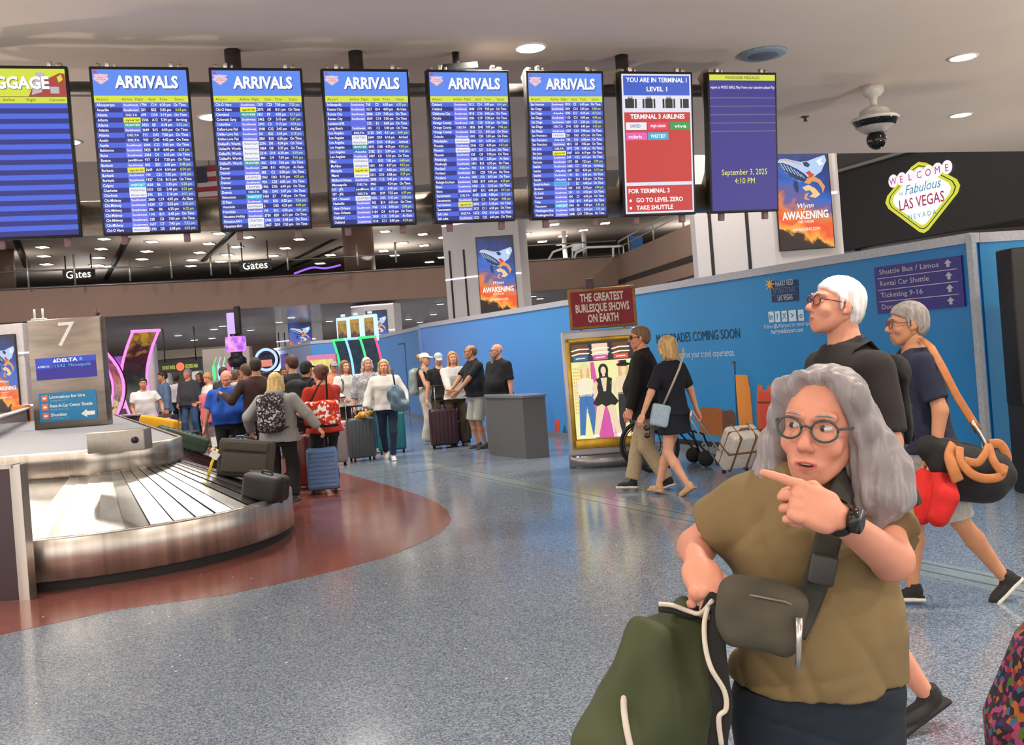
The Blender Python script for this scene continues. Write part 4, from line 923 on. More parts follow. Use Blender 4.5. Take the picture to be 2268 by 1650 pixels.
for px in (65, 168, 290, 382, 470, 512, 640, 795, 880):
    p = on_plane(px, 600, FP[1], Vector((.08, -1, 0))); q = MB(); q.tube([(p.x, p.y-.12, 5.2), (p.x, p.y-.12, 6.3 if px in (65, 168, 382, 512) else 5.95)], .035, 8); q.build('post', mat('b5b0aa', .35, .7), t)
m = MB(); m.box((0, 54, 5.12), (90, 25, .14)); struct(m.build('floor_2', mat('5a524c', .6)))
# right-hand balcony coming nearer
A = W(1366, 572, 41); B = W(1640, 518, 27); zt, zb = 5.2, 3.6
m = MB(); a = Vector((A.x, A.y, 0)); b = Vector((B.x, B.y, 0)); dd = (b-a).normalized(); L_ = (b-a).length
m.prism([(0, zb), (L_+1.2, zb), (L_+1.2, zt), (0, zt)], a, dd, EZ, -.4); struct(m.build('wall_balcony_right', mat('94796a', .7, 0, .06, .5)))
m = MB(); m.prism([(0, 4.02), (L_+1.2, 4.02), (L_+1.2, 4.22), (0, 4.22)], a-Vector((0, .03, 0)), dd, EZ, .02); struct(m.build('trim_6', mat('2e2522', .6)))
t = thing('balcony_handrail', 'white slanting handrail above the near right balcony', 'railing', (0, 0, 0))
m = MB(); up = Vector((0, 0, 1)); m.tube([a+up*5.2+dd*.5, a+up*5.75+dd*.5, a+up*5.9+dd*L_*.9], .035, 8); m.tube([a+up*5.5+dd*.5, a+up*5.6+dd*L_*.6], .025, 8); m.build('rail', mat('a8a29c', .4, .5), t)
for f in (.15, .4, .65, .9): m = MB(); m.tube([a+up*5.2+dd*L_*f, a+up*5.85+dd*L_*f], .03, 8); m.build('post', mat('a8a29c', .4, .5), t)
c = W(1366, 572, 40.2); t = thing('ramp_handrail', 'white two-bar ramp railing at the far end of the balcony', 'railing', (0, 0, 0))
q = [W(1215, 575, 40.4), W(1225, 558, 40.4), W(1268, 543, 40.4), W(1268, 572, 40.4)]; m = MB(); m.tube(q, .05, 8); q = [W(1272, 572, 40.4), W(1276, 560, 40.4), W(1300, 548, 40.4), W(1380, 545, 40.4), W(1382, 568, 40.4)]; m.tube(q, .05, 8); m.tube([W(1358, 548, 40.4), W(1358, 570, 40.4)], .05, 8); m.build('rail', mat('d8d8d6', .4), t)
for px in (1292, 1248): m = MB(); m.tube([W(px, 512, 43), (W(px+4, 566, 43).x, 43, 5.19)], .1, 10); tag(m.build('upper_post', mat('b8b4b0', .5)), 'pale slim post standing on the far upper level' if px > 1270 else 'second pale slim post on the far upper level, further left', 'post')
m = MB(); m.box(W(1410, 542, 40.5), (.5, .12, .75)); tag(m.build('banner', mat('2b5f9e', .7)), 'small blue banner hanging over the right balcony edge', 'banner')
m = MB(); m.tube(cr([W(652, 606, 36.5), W(690, 593, 37), W(722, 594, 37.3), W(754, 587, 37.8)]), .035, 6); tag(m.build('glow_strip', emit('a060f0', 1.3)), 'purple glow strip for bar neon reflected in the balcony glass under the second arrivals board', 'glow strip')  # emissive tube drawn for the purple neon reflections along the balcony
# far windows band, flag and columns on the upper level
for px, lab in ((798, 'brown round column behind the balcony glass, under the third arrivals board'), (-4, 'brown round column behind the balcony glass at the left edge')):
    p = W(px, 600, 42.5); m = MB(); m.tube([(p.x, p.y, 5.0), (p.x, p.y, 7.6)], .66, 28); tag(m.build('round_column', mat('6f564a', .5, 0, .08, 1)), lab, 'column')
FLG = MB(); a = W(428, 372, 23.6); ww, hh_ = .75, .82
for i in range(7): FLG.rect(0, -hh_*(i+1)/7, ww, -hh_*i/7, a, EX, EZ, i % 2)
FLG.rect(0, -hh_*.45, ww*.42, 0, a-Vector((0, .02, 0)), EX, EZ, 2); FLG.rect(0, -hh_, ww, 0, a+Vector((0, .02, 0)), EX, EZ, 0)
FLG.box(a+Vector((ww/2, .02, .02)), (ww+.1, .03, .04), 3)
FLG.tube([a+Vector((ww/2, .02, 0)), (a.x+ww/2, a.y+.02, 7.6)], .01, 6, 3)
tag(FLG.build('flag', [mat('8e3038', .9), mat('b8aeb0', .9), mat('35364e', .9), DSTEEL]), 'striped national flag hanging between the first two arrivals boards', 'flag')
# bulkhead behind the screens
BH = mat('a89f97', .8, 0, .06, .5)
m = MB(); m.box((-2, 24.5, 6.75), (44, .3, 1.7)); struct(m.build('wall_bulkhead', BH))
LP = [(310, 152), (320, 218), (340, 278), (762, 92), (740, 165), (720, 230), (707, 285), (790, 293), (1110, 112), (1073, 183), (1037, 240), (1600, 52), (1525, 127), (1460, 192), (1405, 247), (1395, 290), (1815, 80), (1730, 150), (1660, 208), (1615, 258)]
LP = [(x*.303, 500+y*.303) for x, y in LP]+[(480+x*.303, 500+y*.303) for x, y in [(603, 95), (500, 160), (412, 215), (1230, 38), (1355, 122), (1220, 180), (1300, 213), (1505, 58), (1515, 140), (1655, 82), (1650, 228), (1555, 262), (830, 210), (755, 272)]]+[(960+x*.303, 480+y*.303) for x, y in [(885, 52), (675, 122), (795, 178), (945, 138), (930, 198), (1095, 95), (1255, 43), (1665, 180), (1815, 142)]]
LPM = emit('fff4e4', 14)
for x, y in LP:
    p = G(x, y, 7.6); t = thing('downlight', 'bright square downlight in the dark ceiling of the upper level', 'ceiling light', p, 0, 'upper level downlights')
    k = p.y/42
    m = MB(); m.box((0, 0, -.015), (.5*k, .62*k, .03)); m.build('trim_ring', mat('8a847c', .6), t); m = MB(); m.box((0, 0, -.035), (.36*k, .46*k, .015)); m.build('lamp', LPM, t)
for i, (p1, p2) in enumerate((((36, 532), (60, 592)), ((283, 528), (233, 620)), ((525, 505), (450, 578)), ((760, 545), (650, 590)), ((740, 530), (600, 600)))):
    a, b = G(*p1, 7.59), G(*p2, 7.59); m = MB(); m.tube([a, b], .16, 6, flat=.3); struct(m.build('trim_%d' % (20+i), mat('14100f', .6)))
for (px, py), lab in (((175, 608), 'white lit gates sign over the far upper hall, left one'), ((566, 588), 'white lit gates sign over the far upper hall, right one')):
    p = W(px, py, 46); t = thing('gates_sign', lab, 'sign', p); m = MB(); m.text('Gates', 0, -.16, .5, (0, -.08, 0), EX, EZ, 0, 'C', bold=.01); m.build('lettering', emit('fff4e0', 1.6), t)
    m = MB(); m.box((0, 0, .02), (1.5, .06, .5)); m.tube([(-.6, 0, .2), (-.6, 0, 7.6-p.z)], .03, 6); m.tube([(.6, 0, .2), (.6, 0, 7.6-p.z)], .03, 6); m.build('sign_box', mat('1c1917', .5), t)
for i, (px, py) in enumerate([(251, 707), (260, 728), (235, 740), (367, 729), (395, 742), (430, 752), (474, 728), (493, 721), (555, 730), (580, 686), (618, 712), (645, 702), (470, 748), (730, 710), (880, 697), (905, 706), (930, 712), (960, 695), (975, 672), (1180, 655), (1196, 660), (250, 750), (1100, 668)]):
    u, v = uv(px, py)
    r = Vector((u/FPX, 1, -v/FPX)); n = Vector((0, .93/12.7, 1)); o = Vector((0, 39.3, 3.95)); k = (o-Vector((0, 0, HC))).dot(n)/r.dot(n); p = Vector((0, 0, HC))+r*k
    if p.y > 51.5 or p.y < 36: continue
    m = MB(); m.box((p.x, p.y, p.z-.02), (.34, .26, .03), 0); m.box((p.x, p.y, p.z-.036), (.26, .2, .012), 1); tag(m.build('soffit_light', [WHITEP, emit('fff2e0', 5)]), 'small bright square light in the glossy low ceiling far back', 'ceiling light', 'low ceiling lights')
# ------------------------------------------------------------------ blue hoarding
A = G(2150, 520, 2.5); B = G(930, 720, 2.5); A.z = B.z = 0
WE = (A-B).normalized(); WN = WE.cross(Vector((0, 0, 1))); LEN = (A-B).length
def wp(px, py):
    p = on_plane(px, py, A, WN); return ((p-B).dot(WE), p.z)
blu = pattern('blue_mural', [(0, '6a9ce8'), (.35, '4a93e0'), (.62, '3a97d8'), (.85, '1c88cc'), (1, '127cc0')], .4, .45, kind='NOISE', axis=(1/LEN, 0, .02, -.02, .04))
def hoard(name, label, a, b, m_, hgt=2.5, th=.08):
    e = (b-a).normalized(); L = (b-a).length; t = thing(name, label, 'wall panel', a, math.atan2(e.y, e.x))
    p = MB(); p.box((L/2, th/2, hgt/2), (L, th, hgt)); p.build('panel', m_, t)
    p = MB(); p.box((L/2, th/2, hgt-.03), (L+.02, th+.06, .10)); p.build('top_rail', mat('b9bcc6', .5), t)
    p = MB(); p.box((L/2, -.012, .04), (L, .02, .08)); p.build('base_strip', mat('8f949a', .4, .4), t)
    return t
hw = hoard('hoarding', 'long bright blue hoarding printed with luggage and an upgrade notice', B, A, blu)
p = MB(); p.box((LEN+.02, -.03, 1.25), (.07, .06, 2.5)); p.build('corner_post', mat('a9b2bd', .5), hw)
p = MB(); p.box((0, -.02, 1.25), (.09, .06, 2.5)); p.build('corner_post', mat('8fa5d0', .5), hw)
def loc(px, py): s, z = wp(px, py); return (s, z)
WO = Vector((0, -.004, 0))
# printed luggage on the conveyor
PMATS = [mat(c, .5, 0, .04) for c in ('a8622c', '6b4630', 'f09a42', '20262c', '2a4858', 'e06a3c', 'e0503c', '6a4a30', '8a98a2', '1a6a88')]
P = MB(); q = WO
def poly(pxs, m_, k=0): P.plate([loc(*p) for p in pxs], WO-Vector((0, .0015*k, 0)), EX, EZ, m_)
poly([(1490, 970), (1700, 990), (1720, 1030), (1500, 1005)], 3); poly([(1500, 1000), (1720, 1028), (1720, 1045), (1500, 1020)], 3)
poly([(1548, 910), (1556, 902), (1600, 905), (1604, 960), (1598, 968), (1552, 958)], 0); poly([(1600, 910), (1622, 908), (1628, 915), (1630, 968), (1602, 968)], 1, 1)
poly([(1628, 830), (1656, 830), (1660, 856), (1662, 858), (1670, 960), (1660, 968), (1640, 965)], 2); poly([(1626, 803), (1628, 803), (1636, 965), (1633, 965)], 4, 1); poly([(1622, 800), (1630, 800), (1630, 805), (1622, 805)], 1, 1)
poly([(1678, 853), (1690, 853), (1690, 864), (1700, 864), (1700, 853), (1713, 853), (1722, 880), (1730, 905), (1733, 962), (1720, 975), (1690, 975), (1678, 962), (1676, 905), (1677, 875)], 5); poly([(1682, 868), (1715, 868), (1724, 965), (1688, 970)], 6, 1)
poly([(1679, 889), (1718, 889), (1718, 894), (1679, 894)], 7, 2); poly([(1684, 950), (1726, 951), (1726, 956), (1684, 955)], 7, 2)
for i in range(9):
    c = (1560+24*i, 988+3*i)
    for k, (r_, mm) in enumerate(((7.5, 8), (4.5, 3))): poly([(c[0]+r_*.8*math.cos(a*PI/8), c[1]+r_*math.sin(a*PI/8)) for a in range(16)], mm, 2+k)
P.build('luggage_print', PMATS, hw); P = MB(); poly([(1225, 963), (1262, 968), (1262, 975), (1225, 971)], 3)
poly([(1229, 930), (1240, 930), (1240, 962), (1229, 962)], 6); poly([(1244, 963), (1250, 940), (1258, 963)], 9); poly([(1262, 945), (1270, 945), (1270, 965), (1262, 965)], 0)
P.build('small_luggage_print', PMATS, hw)
LMATS = [mat('123448', .6), mat('d4e6f2', .6), mat('10305e', .5), mat('e8b848', .5), mat('5f86b0', .5), mat('3a90d0', .5)]
L = MB()
def wtext(s, px0, px1, py0, py1, m_, ht, bold=.0, align='L', shear=0):
    s0, z0 = wp(px0, py0); s1, z1 = wp(px1, py1); L.text(s, s0, (z0+z1)/2, ht, WO-Vector((0, .002, 0)), EX, EZ, m_, 'L', bold=bold, width=s1-s0, shear=shear)
wtext('M UPGRADES COMING SOON', 1455, 1640, 758, 752, 0, .2); L.build('notice_lettering', LMATS, hw); L = MB(); wtext('improve your travel experience.', 1500, 1628, 796, 785, 1, .15); L.build('notice_subtitle', LMATS, hw); L = MB()
wtext('Follow @LASairport for travel tips', 1694, 1795, 726, 722, 1, .075); wtext('harryreidairport.com', 1710, 1780, 739, 735, 1, .085, bold=.01); L.build('web_lettering', LMATS, hw); L = MB()
for k, (s, w0, w1) in enumerate((('HARRY REID', 1719, 1758), ('INTERNATIONAL', 1714, 1763), ('LAS VEGAS', 1724, 1757))):
    y = 630+16*k
    P2 = [(1708+k*.7, y-7-.0), (1768+k*.7, y-11), (1769+k*.7, y+4), (1709+k*.7, y+8)]
    L.plate([loc(*p_) for p_ in P2], WO-Vector((0, .001, 0)), EX, EZ, 2)
    s0, z0 = wp(w0, y+4); s1, z1 = wp(w1, y+1); L.text(s, s0, (z0+z1)/2, .085, WO-Vector((0, .004, 0)), EX, EZ, 1 if k != 1 else 4, 'L', width=s1-s0, sy=1.2)
c = loc(1706, 630); L.plate([(c[0]+.11*math.cos(a*PI/8)*(1 if a % 2 == 0 else .3), c[1]+.11*math.sin(a*PI/8)*(1 if a % 2 == 0 else .3)) for a in range(16)], WO-Vector((0, .005, 0)), EX, EZ, 3)
L.build('airport_logo', LMATS, hw); L = MB()
for px, s in ((1709, 'in'), (1723, 'f'), (1738, 'X'), (1756, '>'), (1775, 'o')):
    c = loc(px, 702-(px-1709)*.06); w = .07 if s == '>' else .052
    L.plate([(c[0]-w, c[1]-.07), (c[0]+w, c[1]-.07), (c[0]+w, c[1]+.07), (c[0]-w, c[1]+.07)], WO-Vector((0, .002, 0)), EX, EZ, 1); L.text(s, c[0], c[1]-.035, .11, WO-Vector((0, .004, 0)), EX, EZ, 5, 'C', bold=.02)
L.build('social_icons', LMATS, hw)
# the panels that follow, left of the first corner
cor = [G(927, 724, 2.5), G(837, 745, 2.5), G(689, 757, 2.5), G(601, 774, 2.5)]
for c in cor: c.z = 0
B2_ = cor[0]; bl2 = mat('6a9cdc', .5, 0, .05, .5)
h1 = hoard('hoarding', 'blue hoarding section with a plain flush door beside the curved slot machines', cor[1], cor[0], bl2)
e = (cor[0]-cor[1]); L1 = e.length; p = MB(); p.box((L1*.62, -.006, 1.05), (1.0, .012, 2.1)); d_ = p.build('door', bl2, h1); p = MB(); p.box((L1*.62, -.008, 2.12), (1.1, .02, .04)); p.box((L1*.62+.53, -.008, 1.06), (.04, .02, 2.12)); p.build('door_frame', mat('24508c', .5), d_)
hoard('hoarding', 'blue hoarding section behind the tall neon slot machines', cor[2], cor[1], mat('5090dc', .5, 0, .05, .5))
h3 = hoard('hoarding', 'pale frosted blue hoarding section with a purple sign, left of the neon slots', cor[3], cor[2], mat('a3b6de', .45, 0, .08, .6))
p = MB(); p.box(((cor[2]-cor[3]).length*.36, -.01, 1.75), (1.9, .02, .95), 0)
for i, s in enumerate(('Doors', 'ATM', 'Gates')): p.text(s, (cor[2]-cor[3]).length*.4, 1.95-.3*i, .2, (0, -.025, 0), EX, EZ, 1, 'C')
p.build('sign_panel', [mat('4a3c96', .5), WHITEP], h3)
# right of the corner post
Rr = G(2330, 500, 2.5); Rr.z = 0; A2 = A+Vector((.12, .08, 0))
hr_ = hoard('hoarding', 'plain blue hoarding section right of the pale corner post', A2, A2+Vector((2.4, .55, 0)), mat('148aca', .45, 0, .05, .5))
k = W(2262, 720, 9.2); t = thing('black_cabinet', 'tall black cabinet against the blue hoarding at the right edge', 'cabinet', (k.x+.28, k.y, 0))
p = MB(); p.rbox((0, 0, 1.55), (.8, .3, 1.45), .02); p.build('upper_case', BLACK, t); p = MB(); p.rbox((0, .02, .42), (.74, .36, .84), .02); p.build('base_case', mat('131518', .5), t)
# wayfinding sign
c = [wp(1940, 592), wp(2133, 566), wp(2139, 678), wp(1947, 695)]
x0 = (c[0][0]+c[3][0])/2; x1 = (c[1][0]+c[2][0])/2; z1 = (c[0][1]+c[1][1])/2; z0 = (c[2][1]+c[3][1])/2
t = thing('wayfinding_sign', 'purple direction sign for shuttles and ticketing fixed to the blue hoarding', 'sign', B+WE*x0+WN*.012+Vector((0, 0, z0)), math.atan2(WE.y, WE.x))
w, h = x1-x0, z1-z0
p = MB(); p.box((w/2, 0, h/2), (w, .024, h)); p.build('sign_board', mat('2b2480', .45, 0, .03), t)
p = MB(); O = Vector((0, -.014, 0))
for i, s in enumerate(('Shuttle Bus / Limos', 'Rental Car Shuttle', 'Ticketing 9-16', 'Doors Exit')):
    y = h*(.75-.25*i); p.text(s, w*.06, y+h*.085, h*.15, O, EX, EZ, 0, bold=.006, width=w*(.70, .58, .50, .36)[i])
    if i < 3: p.rect(w*.03, y-.004, w*.95, y+.004, O, EX, EZ, 0)
    ax, ay = w*.86, y+h*.06; p.plate([(ax-.02, ay), (ax+.02, ay), (ax+.02, ay+h*.07), (ax+.05, ay+h*.07), (ax, ay+h*.15), (ax-.05, ay+h*.07), (ax-.02, ay+h*.07)], O, EX, EZ, 0)
p.build('lettering', [mat('b9b9c4', .5)], t)
# ------------------------------------------------------------------ show totems
def artwork(t, x0, z0, w, h, y, big=True, name='screen'):
    ART = pattern('sunset_sky_art', [(0, '1c0c08'), (.07, '3a1408'), (.11, 'ffb040'), (.17, 'ff8a30'), (.23, 'f05020'), (.34, 'e08040'), (.42, '6a5a90'), (.55, '2a66c8'), (.75, '123a88'), (1, '081638')], 3.2/w*.8, .3, emission=1.0, kind='NOISE', axis=(-.22/w*(-1), 0, 1/h, 0, .55), distort=.6)
    m = MB(); m.box((0, .02, h/2), (w+.03, .05, h+.03), 0); f = m.build(name, [BLACK], t); f.location = (x0+w/2, y, z0)
    m = MB(); m.rect(-w/2, 0, w/2, h, (0, -.008, 0), EX, EZ, 0); q = m.build('picture', ART, f)
    if big:
        m = MB(); O = Vector((0, -.011, 0)); S = w
        def pl(pts_, mi, k=0): m.plate([(x*S, y_*h) for x, y_ in pts_], O-Vector((0, .001*k, 0)), EX, EZ, mi)
        pl([(-.44, .815), (-.40, .835), (-.30, .84), (-.16, .82), (-.02, .80), (.12, .805), (.28, .83), (.44, .85), (.47, .80), (.40, .74), (.36, .70), (.26, .67), (.16, .635), (.06, .615), (-.06, .62), (-.18, .655), (-.30, .71), (-.39, .77)], 0)
        pl([(-.43, .805), (-.34, .80), (-.22, .775), (-.08, .735), (.04, .69), (.11, .65), (.10, .622), (.0, .617), (-.12, .638), (-.22, .672), (-.32, .725), (-.39, .772)], 1, 1)
        for g_ in [i/6 for i in range(7)]: pl([(-.40+.36*g_, .80-.06*g_-.05*g_*g_), (-.385+.36*g_, .80-.06*g_-.05*g_*g_), (-.31+.36*g_, .735-.09*g_), (-.325+.36*g_, .735-.09*g_)], 0, 2)
        pl([(-.42, .825), (-.30, .835), (-.12, .805), (.0, .775), (.0, .768), (-.12, .795), (-.30, .825)], 2, 2)
        pl([(.02, .795), (.10, .80), (.16, .77), (.12, .745), (.05, .76)], 1, 2); pl([(.28, .80), (.40, .83), (.36, .79), (.42, .77), (.33, .755)], 4, 2)
        pl([(-.16, .635), (-.10, .62), (-.085, .56), (-.10, .515), (-.15, .535), (-.18, .585)], 1, 1)
        pl([(.06, .70), (.14, .715), (.18, .69), (.23, .675), (.17, .655), (.10, .645), (.12, .67)], 3, 3)
        pl([(.08, .645), (.2, .665), (.33, .625), (.41, .56), (.36, .50), (.34, .55), (.28, .60), (.18, .615), (.12, .59), (.03, .605)], 2, 1); pl([(-.02, .565), (.10, .585), (.22, .55), (.31, .49), (.22, .46), (.10, .475), (.17, .50), (.12, .535), (.04, .53)], 5, 2); pl([(.02, .50), (.10, .515), (.05, .47), (.12, .44), (.0, .455)], 2, 2)
        m.build('whale_art', [emit('b8d4f8', .95), emit('1c3468', .85), emit('f0a060', .9), emit('e04030', .9), emit('f4f8ff', 1), emit('f8d090', .95)], f)
        m = MB(); O = Vector((0, -.014, 0)); m.text('Wynn', 0, .375*h, .13*S, O, EX, EZ, 0, 'C', shear=.3); m.text('AWAKENING', 0, .275*h, .2*S, O, EX, EZ, 0, 'C', bold=.02, width=.86*S); m.text('THE SHOW', 0, .235*h, .07*S, O, EX, EZ, 0, 'C', width=.3*S); m.text('AWAKENING.COM', 0, .165*h, .08*S, O, EX, EZ, 0, 'C', width=.5*S); m.build('lettering', WM, f)
    return f
def totem(label, px_edge, py, d, yaw, wl, wr, z0s, hs_, sw, top, sx, k=1.0):
    wl, wr, hs_, sw, sx = wl*k, wr*k, hs_*k, sw*k, sx*k; z0s = HC+(z0s-HC)*k; top = HC+(top-HC)*k; d = d*k
    """white faceted totem: px_edge = image column of the corner between the left and the screen face"""
    p = W(px_edge, py, d); t = thing('advertising_totem', label, 'advertising pillar', (p.x, p.y, 0), R(yaw))
    m = MB(); lx, ly = -wl*.8, wl*.6
    m.prism([(0, 0), (wr, 0), (wr+.25, .5), (wr*.6, 1.6), (lx+.1, 1.5), (lx, ly)], (0, 0, 0), EX, (0, 1, 0), top); m.build('column_body', mat('c9c4c2', .45, 0, .03), t)
    e = Vector((-lx, -ly, 0)).normalized(); o = Vector((lx, ly, 0)); n = Vector((e.y, -e.x, 0))
    for s in (.2, .68):
        m = MB(); m.prism([(wl*s-.028, z0s-.3), (wl*s+.028, z0s-.3), (wl*s+.028, top-.7-.05*s), (wl*s-.028, top-.7-.05*s)], o-n*.0, e, EZ, .012); m.build('vent_slot', mat('1c1a1a', .6), t)
    m = MB()
    for zz in (top-.02, z0s+hs_*.5):
        m.prism([(0, zz-.02), (wl, zz-.02), (wl, zz+.02), (0, zz+.02)], o, e, EZ, .016); 
        if zz > z0s+hs_: m.prism([(0, zz-.02), (wr, zz-.02), (wr, zz+.02), (0, zz+.02)], (0, 0, 0), EX, EZ, .016)
        else:
            m.prism([(sx+sw+.02, zz-.02), (wr, zz-.02), (wr, zz+.02), (sx+sw+.02, zz+.02)], (0, 0, 0), EX, EZ, .016); m.prism([(0, zz-.02), (sx-.02, zz-.02), (sx-.02, zz+.02), (0, zz+.02)], (0, 0, 0), EX, EZ, .016)
    m.build('light_strip', emit('f0dcf8', 1.6), t)
    artwork(t, sx, z0s, sw, hs_, -.03)
    return t
totem('white show pillar with a tall whale screen behind the centre of the hoarding', 1052, 600, 22.5, 3, .85, 1.05, 2.55, 1.73, .82, 4.68, .08, 26.5/22.5)
totem('large white show pillar with a whale screen right of the message board', 1712, 500, 16.3, 4, 1.35, 1.12, 2.98, 1.78, .90, 4.95, .09)
totem('distant grey show pillar with whale screen above the frosted hoarding', 640, 760, 37, 3, .65, 1.0, 2.0, 1.33, .82, 3.6, .03, 44/37)
totem('distant show pillar with whale screen just behind the tall neon slots', 810, 730, 34, 3, .6, 1.0, 2.0, 1.38, .7, 3.6, .05, 38/34)
def flatscreen(label, px0, px1, py0, py1, d, group=None):
    a, b = W(px0, py1, d), W(px1, py0, d); t = thing('lobby_screen', label, 'screen', (a.x, a.y, 0)); w = b.x-a.x; h = b.z-a.z
    m = MB(); m.rbox((w/2, .3, (b.z+.25)/2), (w+.3, .5, b.z+.25), .03); m.build('pillar', mat('bdb8b6', .5), t); artwork(t, 0, a.z, w, h, -.03, True)
    m = MB(); m.box((w+.18, .03, a.z+h*.75), (.3, .02, .04)); m.box((w+.18, .03, a.z+h*.05), (.3, .02, .04)); m.build('light_strip', emit('f0e4f8', 1.5), t)
flatscreen('lit sunset show screen on a pale pillar at the left edge behind the carousel', -14, 33, 741, 912, 22)
flatscreen('narrow lit show screen half hidden behind the carousel number sign', 42, 72, 770, 865, 30)
# ------------------------------------------------------------------ welcome wall
a = W(1840, 400, 22.2); b = W(2420, 300, 16.2); e = Vector((b.x-a.x, b.y-a.y, 0)); LB = e.length; e.normalize(); nrm = e.cross(Vector((0, 0, 1)))
t = thing('welcome_billboard', 'big black wall screen with the glowing welcome sign above the hoarding', 'billboard', (a.x, a.y, 0), math.atan2(e.y, e.x))
m = MB(); m.box((LB/2, .15, 4.17), (LB, .3, 1.7)); m.build('wall_board', mat('0d0c0c', .5, 0, .05), t)
m = MB(); m.box((LB/2, .1, 5.06), (LB, .4, .06)); m.build('top_edge', mat('77706c', .5), t)
for x in (.3, LB-.3): m = MB(); m.box((x, .45, 1.75), (.2, .2, 3.5)); m.build('post', BLACK, t)
c = on_plane(2041, 434, a, nrm); sx = (c-a).dot(e); c0 = on_plane(1958, 445, a, nrm); c1 = on_plane(2125, 425, a, nrm); hw_ = (c1-c0).dot(e)/2
m = MB(); vegas(m, (c-a).dot(e), c.z, hw_, (0, -.01, 0), EX, EZ, (0, 1, 2, 3, 4, 5)); m.build('welcome_sign', [emit('d4d83a', 1), emit('2a2a10', .3), emit('ffffff', 1.05), emit('b01858', .9), emit('1488b8', .9), emit('f8f0fa', 1.05)], t)
# ------------------------------------------------------------------ carousel
t = thing('baggage_carousel', 'stainless steel baggage carousel with sloping plates and a raised island', 'carousel', (0, 0, 0))
A0, A1 = -PI/2, math.atan2(ND.y, ND.x)
def curve(r, n=60, ext=9.0):
    p = [CC+Vector((math.cos(A0+(A1-A0)*i/n)*r, math.sin(A0+(A1-A0)*i/n)*r, 0)) for i in range(n+1)]
    return [p[0]+Vector((-(4-i)*1.1, 0, 0)) for i in range(4)]+p+[p[-1]+TD*ext*i/12 for i in range(1, 13)]
def ribbon(mb, prof, m=0, smooth=True, n=60):      # prof: (radius, z)
    cols = [curve(r, n) for r, z in prof]; k = len(cols[0])
    vs = [(cols[j][i].x, cols[j][i].y, prof[j][1]) for i in range(k) for j in range(len(prof))]; w = len(prof)
    mb.add(vs, [(i*w+j, (i+1)*w+j, (i+1)*w+j+1, i*w+j+1) for i in range(k-1) for j in range(w-1)], m, smooth)
m = MB(); ribbon(m, [(RO-.06, .41), (RO-.055, .44), (RO, .44), (RO+.012, .425), (RO+.012, .09), (RO-.02, .08)]); m.build('outer_rim', STEEL, t)
m = MB(); ribbon(m, [(RO-.03, .1), (RO-.03, .0)]); m.build('kick_base', RUBBER, t)
m = MB(); inner = curve(RI); poly_ = [(p.x, p.y) for p in inner]; poly_ += [(-9.6, 18.4), (-9.6, inner[0].y)]
m.prism(poly_, (0, 0, 1.03), EX, (0, 1, 0), .03); m.build('island_top', mat('8f9094', .55, .2, .08, 60), t)
m = MB(); ribbon(m, [(RI-.03, 1.075), (RI+.008, 1.075), (RI+.02, 1.06), (RI+.02, .86), (RI-.01, .85), (RI-.01, .80)]); m.build('island_band', STEEL, t)
m = MB(); ribbon(m, [(RI-.02, .86), (RI-.03, .1)]); m.build('island_skirt', RUBBER, t)
# overlapping sloping plates
m = MB(); ins, out = curve(RI-.02, 17), curve(RO-.05, 17)
seq = [(ins[i], out[i]) for i in range(len(ins))]
rnd = random.Random(3)
for i in range(len(seq)-1):
    sub = 1 if 3 < i < 21 else 3
    for j in range(sub):
        f0, f1 = j/sub, (j+1)/sub
        a, b = seq[i][0].lerp(seq[i+1][0], f0), seq[i][1].lerp(seq[i+1][1], f0); c, d = seq[i][0].lerp(seq[i+1][0], f1+.1/sub), seq[i][1].lerp(seq[i+1][1], f1+.1/sub)
        w = rnd.uniform(0, .010); up = .006
        A_, B_, C_, D_ = (a.x, a.y, .84+up), (b.x, b.y, .41+up+w), (c.x, c.y, .84), (d.x, d.y, .41)
        m.add([A_, B_, D_, C_], [(0, 1, 2, 3)], (i*4+j) % 3)
m.build('plates', [mat('c9c7c2', .32, 1, .1, 6, name='plate_steel'), mat('b8b6b2', .42, 1, .1, 6), mat('d6d4d0', .26, 1, .08, 6)], t)
# tunnel end where the belt disappears
X0 = -4.0; XF = X0-.62
m = MB(); m.box((X0-2.6, 8.0, .53), (5.1, .08, 1.06)); m.build('end_panel', mat('4a3f42', .3, .85, .1, 3, aniso=.05), t)
m = MB(); m.box((X0-.03, 7.985, .54), (.085, .12, 1.09)); m.build('edge_post', STEEL, t)
m = MB(); m.box((X0-2.6, 7.99, 1.075), (5.1, .16, .03)); m.build('panel_cap', STEEL, t)
c = G(262, 975, 1.2); b0 = G(260, 1000, 1.06)
m = MB(); m.rbox((b0.x-.02, b0.y+.12, 1.15), (.52, .2, .19), .012); kb = m.build('control_box', mat('a39d96', .35, .6, .06), t)
m = MB(); m.T = Matrix.Translation((b0.x+.16, b0.y+.015, 1.15)) @ Matrix.Rotation(PI/2, 4, 'X'); m.lathe([(.001, -.02), (.03, -.02), (.03, .02), (.001, .02)], n=14); m.build('key_switch', BLACK, kb)
